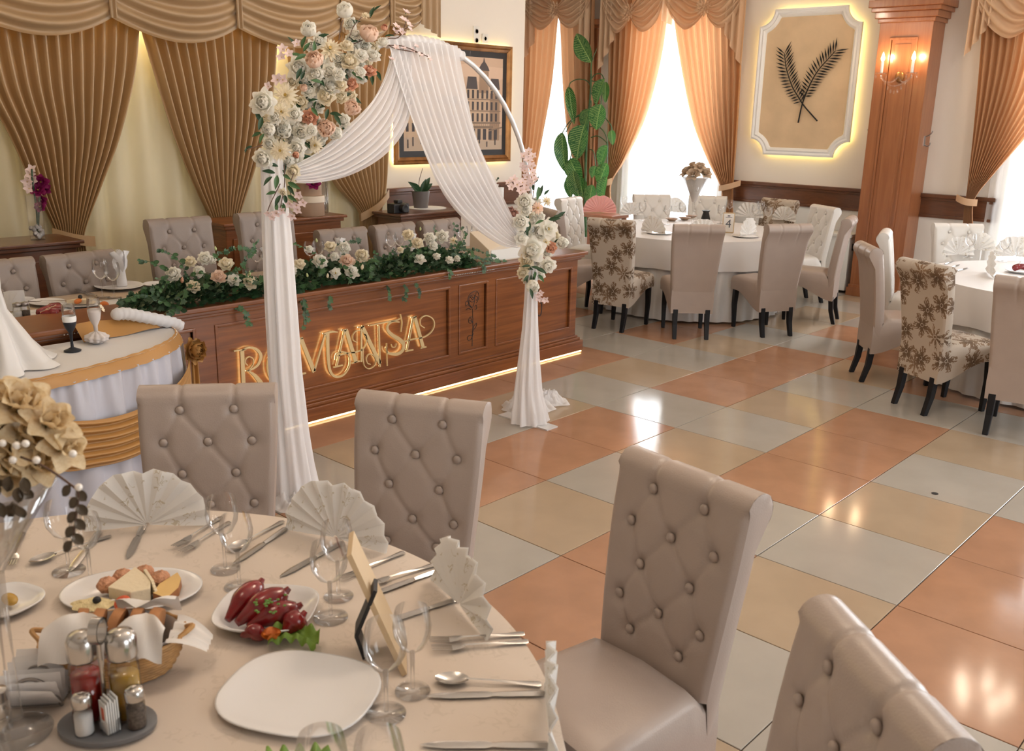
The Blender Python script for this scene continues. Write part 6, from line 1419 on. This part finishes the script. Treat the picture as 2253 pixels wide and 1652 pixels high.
for sg in [[(690,650),(655,610),(590,600),(535,625),(520,665)],[(690,600),(720,565),(765,560),(792,605)],[(690,610),(740,630),(765,700),(765,790)],[(675,880),(600,870),(520,930),(470,1010)],[(690,900),(640,870),(560,900),(500,1000)],[(800,895),(840,950),(847,990)],[(690,700),(740,800),(800,895)],[(690,1040),(740,1030),(800,1070),(815,1105)],[(680,1130),(710,1150),(725,1255)],[(680,960),(750,960),(810,1050),(812,1240)],[(660,1050),(560,1120),(530,1210)],[(690,760),(690,800),(682,830)],[(670,900),(655,920),(640,950)]]:
    mb = MB(); mb.tube(curve([pf(*q) for q in sg], 5), .0065, 6); mb.build('leaf_stalk', MT['leaf_mid'], t, off=base)

# ================================================================== SIDEBOARDS ALONG THE CURTAIN WALL
def sideboard(y0, y1, x0, x1, h, label, mat):
    t = thing('sideboard', label, 'sideboard', ((x0+x1)/2, (y0+y1)/2, 0)); L = t.location
    mb = MB(); mb.box(x0+.03, x1-.04, y0+.04, y1-.04, 0, h-.05); mb.build('body', MT[mat], t, smooth=False, bevel=.004, off=L)
    mb = MB(); mb.box(x0, x1, y0, y1, h-.022, h); mb.box(x0+.01, x1-.02, y0+.02, y1-.02, h-.05, h-.022); mb.build('top', MT[mat], t, smooth=False, bevel=.006, off=L)
    n = max(1, int((y1-y0)/.45)); w_ = (y1-y0-.14)/n
    for k in range(n):
        a = y0+.07+k*w_; mb = MB(); mb.box(x1-.04, x1-.028, a+.02, a+w_-.02, .08, h-.12); d = mb.build('door', MT[mat], t, smooth=False, bevel=.004, off=L)
        mb = MB(); mb.ball((x1-.02, a+w_-.05, h*.55), .012, 8, 6); mb.build('knob', MT['gold_leaf'], d, off=L)
sideboard(-3.4, -1.98, -3.84, -3.40, .945, 'dark wooden sideboard under the orchid vase at far left', 'wood_dark')
sideboard(-.95, .19, -3.84, -3.40, .975, 'brown wooden sideboard carrying the hat boxes', 'wood_bar')
sideboard(.80, 1.62, -3.84, -3.44, .93, 'dark wooden sideboard below the picture with the grey pot', 'wood_dark')
def onb(u, v, z): return FL(u, v, z)
# orchid vase
p = onb(84,527,.945); t = thing('glass_vase', 'square clear glass vase with white pebbles on the left sideboard', 'vase', p); zt = HZ(p, 430)-.945
mb = MB(); mb.lathe([(.062,0),(.065,.01),(.065,zt),(.061,zt),(.060,.012),(.001,.012)], 4, Matrix.Rotation(.4, 4, 'Z')); mb.build('body', MT['glass_far'], t, smooth=False)
for k in range(26):
    a = rnd.random()*6.28; r = .038*math.sqrt(rnd.random()); o = obj('pebble', MB().ball((0,0,0), .017, 8, 6, (1,.8,.7)).mesh('pebble', MT['pebble'], 'all'), t, (r*math.cos(a), r*math.sin(a), .02+.0028*k), (rnd.random()*3,)*3)
ov = thing('orchid_stem', 'magenta and white orchid stems in the square glass vase', 'flowers', p+Vector((0,0,.1)))
for (pts) in [[(84,520),(80,460),(72,400),(70,372)],[(84,520),(86,450),(90,400)]]:
    mb = MB(); mb.tube(curve([PX(u, v, p.x) for u, v in pts], 5), .006, 6); mb.build('stem', MT['leaf_dark'], ov, off=ov.location)
for (u, v, R_, col) in [(70,372,.035,'pink'),(66,384,.04,'pink'),(60,400,.04,'pink'),(72,395,.035,'pink'),(64,415,.035,'pink'),(90,400,.055,'magenta'),(96,415,.05,'magenta'),(84,418,.05,'magenta'),(90,440,.04,'magenta'),(88,455,.04,'magenta')]:
    q = PX(u, v, p.x+rnd.uniform(-.03,.03)); flower(ov, q, R_, 'lisi' if col == 'magenta' else 'blossom', col, (.7, -.5, rnd.uniform(-.2,.4)), 'orchid_bloom')
# hat boxes
p = onb(682,474,.975)
def hatbox(z, r, h, label):
    t = thing('hat_box', label, 'box', (p.x, p.y, z), group='stacked hat boxes'); mb = MB(); mb.lathe([(r*.97,0),(r,.004),(r,h)], 32); mb.build('body', MT['box_tan'], t)
    mb = MB(); mb.lathe([(r*1.05,h-.045),(r*1.05,h),(r*1.03,h+.006),(.001,h+.006)], 32); mb.build('lid', MT['box_lid'], t)
    return z+h+.007
z = hatbox(.976, .118, .155, 'lower larger tan hat box on the middle sideboard'); z = hatbox(z, .100, .14, 'middle tan hat box of the stack'); z = hatbox(z, .085, .09, 'top cream hat box of the stack')
t = thing('glass_vase', 'clear glass vase with pebbles beside the hat boxes', 'vase', onb(709,470,.975)); mb = MB(); mb.lathe([(.052,0),(.055,.01),(.055,.34),(.052,.34),(.05,.012),(.001,.012)], 20, cap=False); mb.build('body', MT['glass_far'], t, smooth='all')
for k in range(14):
    a = rnd.random()*6.28; r = .03*math.sqrt(rnd.random()); obj('pebble', MB().ball((0,0,0), .015, 8, 6, (1,.8,.7)).mesh('pebble', MT['pebble'], 'all'), t, (r*math.cos(a), r*math.sin(a), .02+.006*k))
o = obj('magenta_bloom', fl_mesh('lisi', 'magenta', 0), None, PX(690,404,p.x+.16), orient((.6,-.5,.4)), .06); tag(o, 'magenta bloom beside the hat boxes', 'flower')
# grey pot with orchid leaves
p = onb(926,458,.93); t = thing('potted_orchid', 'orchid with bare stalk in a round grey pot below the picture', 'plant', p); zt = HZ(p, 420)-.93
mb = MB(); mb.lathe([(.062,0),(.066,.006),(.082,zt-.02),(.084,zt),(.076,zt),(.07,zt-.03),(.001,zt-.03)], 28); mb.build('pot', MT['grey_pot'], t, smooth=40)
for (a, b_) in [((925,424),(902,402)),((925,424),(945,392)),((925,424),(942,410)),((920,424),(908,412)),((928,424),(950,404)),((926,424),(936,396))]:
    A = PX(*a, p.x); B = PX(*b_, p.x+.02); leaf(t, A, (B-A).length*1.1, B-A, Vector((.8,-.5,.4)), 'lance', 'leaf_dark')
mb = MB(); mb.tube(curve([PX(923,424,p.x), PX(922,400,p.x), PX(930,370,p.x)], 5), .003, 5); mb.build('stalk', MT['twig'], t, off=p)
mb = MB(); mb.lathe([(.001,0),(.19,0),(.19,.003),(.001,.003)], 24); o = mb.build('lace_doily', MT['cloth_white']); o.location = (p.x+.02, p.y+.05, .932); tag(o, 'white lace doily under the grey pot', 'doily')
t = thing('photo_camera', 'black camera lying on the sideboard beside the grey pot', 'camera', onb(862,468,.93)+Vector((.04,0,0))); t.location.y = max(t.location.y, .9)
mb = MB(); mb.box(-.05, .05, -.09, .09, 0, .085); mb.build('body', MT['black_matte'], t, smooth=False, bevel=.012)
mb = MB(); mb.box(-.03, .03, -.03, .03, .085, .115); mb.build('viewfinder', MT['black_matte'], t, smooth=False, bevel=.01)
mb = MB(); mb.lathe([(.036,0),(.038,.05),(.03,.055),(.001,.05)], 20, Matrix.Translation((.05,0,.045)) @ Matrix.Rotation(PI/2, 4, 'Y')); mb.build('lens', MT['black_matte'], t)
# ---- things on the right end of the counter
p = FL(1092,570,BT); t = thing('card_box', 'white wedge-shaped card box on the right end of the counter', 'box', Vector((p.x, p.y, BT)), 0)
mb = MB(); mb.add([(-.10,-.17,0),(.09,-.17,0),(.09,.20,0),(-.10,.20,0),(-.10,-.17,.20),(.09,-.17,.09),(.09,.20,.15),(-.10,.20,.20)], [(0,3,2,1),(4,5,6,7),(0,1,5,4),(1,2,6,5),(2,3,7,6),(3,0,4,7)]); mb.build('body', MT['box_lid'], t, smooth=False, bevel=.004)
mb = MB(); mb.box(.088, .094, -.15, .18, .01, .085); mb.build('front_panel', MT['plastic_white'], t, smooth=False)
t2 = thing('dried_flowers', 'dusty pink dried flowers behind the card box', 'flowers', PX(1120,475,-1.9))
for (u, v) in [(1112,470),(1122,465),(1130,472),(1118,480),(1108,482),(1128,482)]: flower(t2, PX(u, v, -1.9+rnd.uniform(-.03,.03)), .045, 'peony', 'dusty', (.6,-.5,.6))
mb = MB(); mb.tube([t2.location+Vector((0,0,-.02)), Vector((t2.location.x, t2.location.y, BT))], [.03,.02], 8); mb.build('stem_bundle', MT['twig'], t2, off=t2.location)
p = PX(1100,425,-3.3); t = thing('white_candle', 'white pillar candle on a stand seen beside the right swag', 'candle', Vector((p.x, p.y, 0)))
mb = MB(); mb.lathe([(.06,0),(.06,.02),(.03,.05),(.025,.70),(.09,.74),(.001,.745)], 20); mb.build('stand', MT['wood_dark'], t)
mb = MB(); zc = HZ(p, 412); mb.lathe([(.035,.745),(.036,.75),(.036,zc),(.001,zc-.005)], 18); mb.build('candle', MT['white_paint'], t); mb = MB(); mb.tube([(0,0,zc-.01),(0,0,zc+.02)], .002, 5); mb.build('wick', MT['black_matte'], t)
t = thing('orchid_stem', 'green orchid stem with buds beside the white candle', 'flowers', PX(1092,455,-3.32))
mb = MB(); mb.tube(curve([PX(1092,458,-3.32), PX(1089,430,-3.32), PX(1092,400,-3.32), PX(1096,392,-3.32)], 5), .005, 6); mb.build('stem', MT['leaf_dark'], t, off=t.location)
for (u, v, R_) in [(1088,400,.03),(1090,412,.04),(1086,425,.045),(1094,435,.04)]: flower(t, PX(u, v, -3.31), R_, 'blossom', 'white', (.7,-.5,.2), 'orchid_bloom')
for (u, v) in [(1096,392),(1092,396),(1090,404)]: obj('bud', MB().ball((0,0,0), .010, 8, 6).mesh('bud', MT['leaf_dark'], 'all'), t, PX(u, v, -3.31)-t.location)

# ================================================================== CAKE TABLE
CX, CY, CA, CB, CZ = -1.525, -3.42, .56, 1.03, .735
def ce(th, k=0.0): return (CX+(CA+k)*math.cos(th), CY+(CB+k)*math.sin(th))
ct = thing('cake_table', 'half-round cake table against the counter front', 'table', (CX+.25, CY, 0))
mb = MB(); n = 40; o_ = [ce(-PI/2+PI*k/n, -.01) for k in range(n+1)]; mb.extrude(o_, lambda q: Vector((q[0], q[1], CZ-.03)), lambda q: Vector((q[0], q[1], CZ-.004))); mb.build('tabletop', MT['wood_dark'], ct, off=ct.location, smooth=False)
for th in (-1.2, 0, 1.2):
    x, y = ce(th, -.12); mb = MB(); mb.box(x-.02, x+.02, y-.02, y+.02, 0, CZ-.03); mb.build('leg', MT['wood_dark'], ct, off=ct.location, smooth=False)
mb = MB(); mb.grid(lambda i, j: Vector((lerp(CX, ce(-PI/2+PI*i)[0], j), lerp(CY+CB*math.sin(-PI/2+PI*i)*.98, ce(-PI/2+PI*i)[1], j), CZ+.001+.0015*math.sin(22*i)*j)), 90, 8); o = mb.build('tablecloth', MT['cloth_white'], None, smooth='all'); tag(o, 'white cloth on the half-round cake table', 'tablecloth')
sk = thing('table_skirt', 'grey satin ruffled skirt with gold band around the cake table', 'table skirt', (CX+.3, CY, 0))
def skf(i, j):
    th = -PI/2+PI*i; g_ = .017*math.copysign(abs(math.sin(th*42+1.2*math.sin(th*9)+.5*math.sin(9*j+th*20)*max(0, .3-j)))**.8, math.sin(th*42+1.2*math.sin(th*9)))*(.35+.65*min(1, j*4)) + .006*math.sin(th*110)*max(0, 1-j*4) + .012*j*math.sin(th*17+1)
    x, y = ce(th, .012+g_+.02*j); return Vector((x, y, lerp(CZ-.035, .015, j)))
mb = MB(); mb.grid(skf, 560, 14); mb.build('ruffle', MT['satin_grey'], sk, off=sk.location, smooth='all')
mb = MB()
def bf(i, j): th = -PI/2+PI*i; x, y = ce(th, -.012+.036*j-.0*math.sin(th*40)); return Vector((x, y, CZ+.007-.050*j**1.6+.002*math.sin(th*60)))
mb.grid(bf, 120, 6); mb.build('gold_band', MT['gold_band'], sk, off=sk.location, smooth='all')
D2 = math.radians
up = curve([Vector((D2(a), z, 0)) for a, z in [(72,.66),(66,.61),(58,.58),(50,.555),(40,.525),(30,.51),(20,.525),(8,.58),(-6,.66)]], 6); lo = curve([Vector((D2(a), z, 0)) for a, z in [(72,.61),(66,.45),(58,.375),(50,.345),(40,.32),(30,.30),(20,.315),(8,.37),(-6,.61)]], 6)
nn = 60; U = resamp(up, nn); V = resamp(lo, nn); mb = MB()
def sf(i, j):
    k = int(round(i*nn)); q = U[k].lerp(V[k], j); e = math.sin(PI*max(.05, min(.95, i)))
    h = math.sin(j*6*2*PI+.6*math.sin(i*8)); x, y = ce(q.x, .045+.014*math.copysign(abs(h)**.7, h)*e+.02*e); return Vector((x, y, q.y))
mb.grid(sf, nn, 44); mb.build('gold_swag', MT['gold_band'], sk, off=sk.location, smooth='all')
mb = MB(); x, y = ce(D2(71), .05); rc = Vector((x+.015, y+.02, .645))
mb = flower_mesh('peony', 5); mb.v = [v*.075 for v in mb.v]
R3 = Vector((.75, .25, .15)).normalized().to_track_quat('Z', 'Y').to_matrix().to_4x4(); R3.translation = rc; mb.v = [R3 @ v for v in mb.v]; mb.build('rosette', MT['gold_band'], sk, off=sk.location, smooth='all')
mb = MB()
mb.grid(lambda i, j: Vector((rc.x-.01+.012*math.sin(i*9), rc.y+.03*(i-.5)+.02*j*(i-.5), lerp(.64, .30, j))), 12, 8); mb.build('ribbon_tail', MT['gold_band'], sk, off=sk.location, smooth='all')
# gold cloth along the back of the cake table
mb = MB(); mb.grid(lambda i, j: Vector((lerp(-1.53, -1.44-.05*i, j), lerp(-2.86, -2.46, i), CZ+.004+lerp(.075, .004, j)+.004*math.sin(9*i))), 30, 6); o = mb.build('gold_sash', MT['gold_band'], None, smooth='all'); tag(o, 'folded gold sash between cake table and counter', 'sash')
# white bolster of tulle
P = curve([PX(u, v, -1.50) for u, v in [(246,693),(275,690),(310,696),(350,704),(385,712),(400,722)]], 8); mb = MB(); n = len(P); mb.tube(P, [.030*(1+.10*math.sin(k*2.1))*min(1, .5+k*.25, .5+(n-1-k)*.2) for k in range(n)], 14); o = mb.build('tulle_roll', MT['napkin_plain'], None, smooth='all', off=P[n//2]); o.location = P[n//2]; tag(o, 'white gathered tulle roll on the edge of the counter', 'tulle')
# goblets
def cz_(u, v): return FL(u, v, CZ+.004)
p = cz_(160,772); t = thing('wedding_goblet', 'black velvet wedding goblet with white collar on the cake table', 'goblet', p, math.radians(-50), 'wedding goblets')
mb = MB(); mb.lathe([(.036,0),(.037,.004),(.022,.010),(.007,.018),(.0055,.05),(.008,.085),(.020,.105),(.027,.125),(.028,.140)], 24); mb.build('velvet_cover', MT['black_velvet'], t, smooth='all')
mb = MB(); mb.lathe([(.0285,.136),(.030,.150),(.0285,.162)], 24, cap=False); mb.build('collar', MT['white_paint'], t, smooth='all')
mb = MB(); mb.box(-.010, .010, -.032, -.028, .145, .153); mb.build('bow_tie', MT['black_velvet'], t, smooth=False)
mb = MB(); mb.lathe([(.0275,.16),(.029,.18),(.026,.215),(.025,.215),(.028,.18)], 24, cap=False); mb.build('glass_rim', MT['glass'], t, smooth='all')
p = cz_(214,755); t = thing('wedding_goblet', 'white feathered wedding goblet beside the black one', 'goblet', p, 0, 'wedding goblets')
mb = MB(); mb.grid(lambda i, j: Vector(((.052*math.sin(PI*(.1+.85*j))*(1+.10*math.sin(31*i*2)+.08*math.sin(23*j+9*i)))*math.cos(2*PI*i), (.052*math.sin(PI*(.1+.85*j))*(1+.10*math.sin(31*i*2)+.08*math.sin(23*j+9*i)))*math.sin(2*PI*i), .058*j)), 60, 14, cu=True); mk('feather', (.62,.56,.53), .9, sheen=.6); mb.build('feather_base', MT['feather'], t, smooth='all')
mb = MB(); mb.lathe([(.008,.05),(.010,.085),(.024,.115),(.030,.150),(.030,.162)], 24); mb.build('satin_cover', MT['feather'], t, smooth='all')
mb = MB(); mb.lathe([(.029,.16),(.030,.18),(.027,.215),(.026,.215),(.029,.18)], 24, cap=False); mb.build('glass_rim', MT['glass'], t, smooth='all')
q = petal; mb = MB()
for k in range(9): petal(mb, k*.7, .004, 0, .02, .014, 70, 85, .1, 0, 1)
R3 = Vector((.5,.6,.4)).normalized().to_track_quat('Z', 'Y').to_matrix().to_4x4(); R3.translation = Vector((.022,.026,.165)); mb.v = [R3 @ v for v in mb.v]; mb.build('flower', MT['petal_cream'], t, smooth='all')
# satin-wrapped bottle at the left edge
p = cz_(-18,800)+Vector((.06,0,0)); t = thing('satin_wrap', 'white satin cloth draped over a tall bottle at the left edge', 'satin cloth', p)
def wf(i, j):
    th = 2*PI*i; prof = [(.0,.47),(.035,.462),(.05,.42),(.048,.32),(.06,.24),(.10,.17),(.145,.09),(.185,.03),(.22,.004)]
    q_ = j*(len(prof)-1); k = min(len(prof)-2, int(q_)); r = lerp(prof[k][0], prof[k+1][0], q_-k); z = lerp(prof[k][1], prof[k+1][1], q_-k)
    f_ = 1+(.10+.10*j)*math.sin(7*th+2.5*j)+.05*math.sin(15*th+j*6); return Vector((r*f_*math.cos(th), r*f_*math.sin(th), z+.012*j*math.sin(7*th)*(1-j)))
mb = MB(); mb.grid(wf, 110, 40, cu=True); mb.build('drape', MT['satin_white'], t, smooth='all')
mb = MB(); mb.lathe([(.04,.0),(.04,.2),(.018,.3),(.018,.44),(.001,.45)], 18); mb.build('bottle', MT['grey_pot'], t, smooth='all')
# ================================================================== ON THE HEAD TABLE
hz = .757
def hp(u, v): q_ = FL(u, v, hz); q_.x = max(q_.x, -2.40); q_.y = min(q_.y, .95); return q_
gh = 'wine glasses on the head table'
for (u, v, H, lab) in [(226,654,.215,'large wine glass left of the folded napkin on the head table'),(252,655,.20,'large wine glass right beside the folded napkin on the head table'),(668,590,.19,'wine glass behind the second garland by the arch leg'),(688,588,.19,'wine glass beside the lily-shaped napkin'),(812,562,.19,'wine glass between garlands left of the narrow napkin'),(832,560,.19,'wine glass in front of the narrow napkin'),(490,590,.19,'wine glass behind the first garland'),(980,545,.19,'wine glass under the right swag'),(1000,540,.19,'wine glass closest to the card box')]:
    glass(hp(u, v), lab, gh, H, .042)
def tulip_napkin(p, h, label, grp='folded napkins on the head table'):
    t = thing('folded_napkin', label, 'napkin', p, rnd.uniform(-.5, .5), grp)
    mb = MB(); mb.grid(lambda i, j: Vector(((.030-.008*j)*math.cos(2*PI*i), (.030-.008*j)*math.sin(2*PI*i), h*.62*j)), 20, 5, cu=True); mb.build('cone', MT['napkin_plain'], t, smooth='all')
    for k in range(4):
        mb = MB(); petal(mb, k*PI/2+.5, .014, h*.36, h*.66, h*.46, 2, 42 if k % 2 else 20, .35, k, 1); mb.build('wing', MT['napkin_plain'], t, smooth='all')
gpl = 'plates on the head table'
p = FL(262,632,hz); plate(p, .155, .135, 'white plate carrying the folded napkin on the head table', 0, 2, gpl, .014); tulip_napkin(p+Vector((0,.02,.008)), .21, 'white folded napkin on the plate behind two large wine glasses')
tulip_napkin(hp(524,590), .19, 'white folded napkin behind the first garland'); tulip_napkin(hp(685,572), .19, 'white folded napkin behind the second garland'); tulip_napkin(hp(838,553), .17, 'white folded napkin between the last two garlands'); tulip_napkin(hp(985,530), .18, 'white folded napkin under the right swag')
plate(FL(103,668,hz), .105, .09, 'small white plate with a fork at the left of the head table', 0, 2, gpl, .012); plate(FL(42,664,hz), .085, .08, 'white plate partly hidden at the left edge of the head table', 0, 2, gpl, .012)
plate(FL(345,628,hz), .085, .08, 'small white plate with a rolled cloth beside the garland', 0, 2, gpl, .012)
lay('fork', (130,664), (85,666), 'fork lying on the small plate of the head table', 'cutlery on the head table', hz+.016); lay('fork', (195,650), (170,640), 'fork beside the plate with the folded napkin', 'cutlery on the head table', hz); lay('knife', (208,650), (180,641), 'knife beside the plate with the folded napkin', 'cutlery on the head table', hz)
p = FL(118,694,hz); plate(p, .135, .08, 'white platter with dark red peppers on the head table', 1.2, 2.2, gpl, .010)
for k, (a, b_) in enumerate([((80,690),(135,676)),((100,688),(140,682)),((88,695),(130,688))]):
    A, B = FL(*a, hz+.03), FL(*b_, hz+.04); o = obj('roasted_pepper', MB().tube(curve([A-A, (B-A)*.5+Vector((0,0,.008)), B-A], 6), [.006]+[.020]*6+[.028]*5+[.008], 10).mesh('roasted_pepper', MT['pepper_red'], 'all'), None, A); tag(o, ['dark red pepper at the back of the head table platter', 'dark red pepper in the middle of the head table platter', 'dark red pepper at the front of the head table platter'][k], 'pepper', 'red peppers on the head table')
p = FL(180,672,hz); plate(p, .12, .08, 'white platter with sliced cheese on the head table', 1.0, 2.2, gpl, .010)
o = obj('cheese_block', MB().extrude([(-.07,-.02),(.06,-.03),(.07,.02),(-.02,.03)], lambda q: Vector((q[0],q[1],.012)), lambda q: Vector((q[0],q[1],.035))).mesh('cheese_block', MT['cheese_white'], False), None, p, (0,0,1.0)); tag(o, 'pale cheese piece on the head table platter', 'cheese')
o = obj('black_olive', MB().ball((0,0,0), .012, 10, 8).mesh('black_olive', MT['black_matte'], 'all'), None, p+Vector((-.01,0,.046))); tag(o, 'black olive on the cheese of the head table', 'olive')
o = obj('tomato_slice', MB().lathe([(.001,0),(.02,0),(.02,.006),(.001,.006)], 16).mesh('tomato_slice', MT['carrot'], 'all'), None, p+Vector((.03,-.03,.03)), (.4,.3,0)); tag(o, 'orange vegetable slice on the cheese platter of the head table', 'vegetable')
o = obj('mandarin', MB().ball((0,0,0), .026, 14, 10, (1,1,.9)).mesh('mandarin', MT['carrot'], 'all'), None, FL(229,672,hz+.02)); tag(o, 'small round orange fruit beside the white goblet', 'fruit')
for (u, v, fm, lab) in [(41,702,'salt','salt shaker on the head table at far left'),(58,700,'pepper_grain','pepper shaker on the head table at far left')]:
    p = FL(u, v, hz); t = thing('shaker', lab, 'shaker', p, 0, 'shakers on the head table'); mb = MB(); mb.lathe([(.022,0),(.023,.06),(.018,.066)], 16); mb.build('glass_body', MT['glass'], t, smooth='all'); mb = MB(); mb.lathe([(.020,.003),(.020,.04),(.001,.04)], 16); mb.build('filling', MT[fm], t, smooth='all'); mb = MB(); mb.lathe([(.021,.064),(.021,.082),(.001,.088)], 16); mb.build('cap', MT['steel_dark'], t, smooth='all')
t = thing('paper_napkins', 'white paper napkins standing upright on the head table at far left', 'napkin', FL(30,685,hz), .6)
for k in range(5): mb = MB(); mb.add([(-.05,.01*k,0),(.05,.01*k,0),(.05,.01*k-.008,.11),(-.05,.01*k+.006,.10)], [(0,1,2,3)]); mb.build('sheet', MT['napkin_plain'], t, smooth=False)
# small dark floor drain on the open floor
p = FL(2057,1086,0); mb = MB(); mb.lathe([(.001,.0005),(.016,.0005),(.017,.002),(.001,.003)], 18); o = mb.build('floor_cap', MT['black_matte']); o.location = p; tag(o, 'small round black cap lying on the tile floor', 'cap')
SC.cycles.max_bounces = 7; SC.cycles.diffuse_bounces = 3; SC.cycles.glossy_bounces = 3; SC.cycles.transmission_bounces = 4; SC.cycles.transparent_max_bounces = 12
SC.cycles.caustics_reflective = False; SC.cycles.caustics_refractive = False; SC.cycles.sample_clamp_indirect = 6.0
bpy.context.view_layer.update()
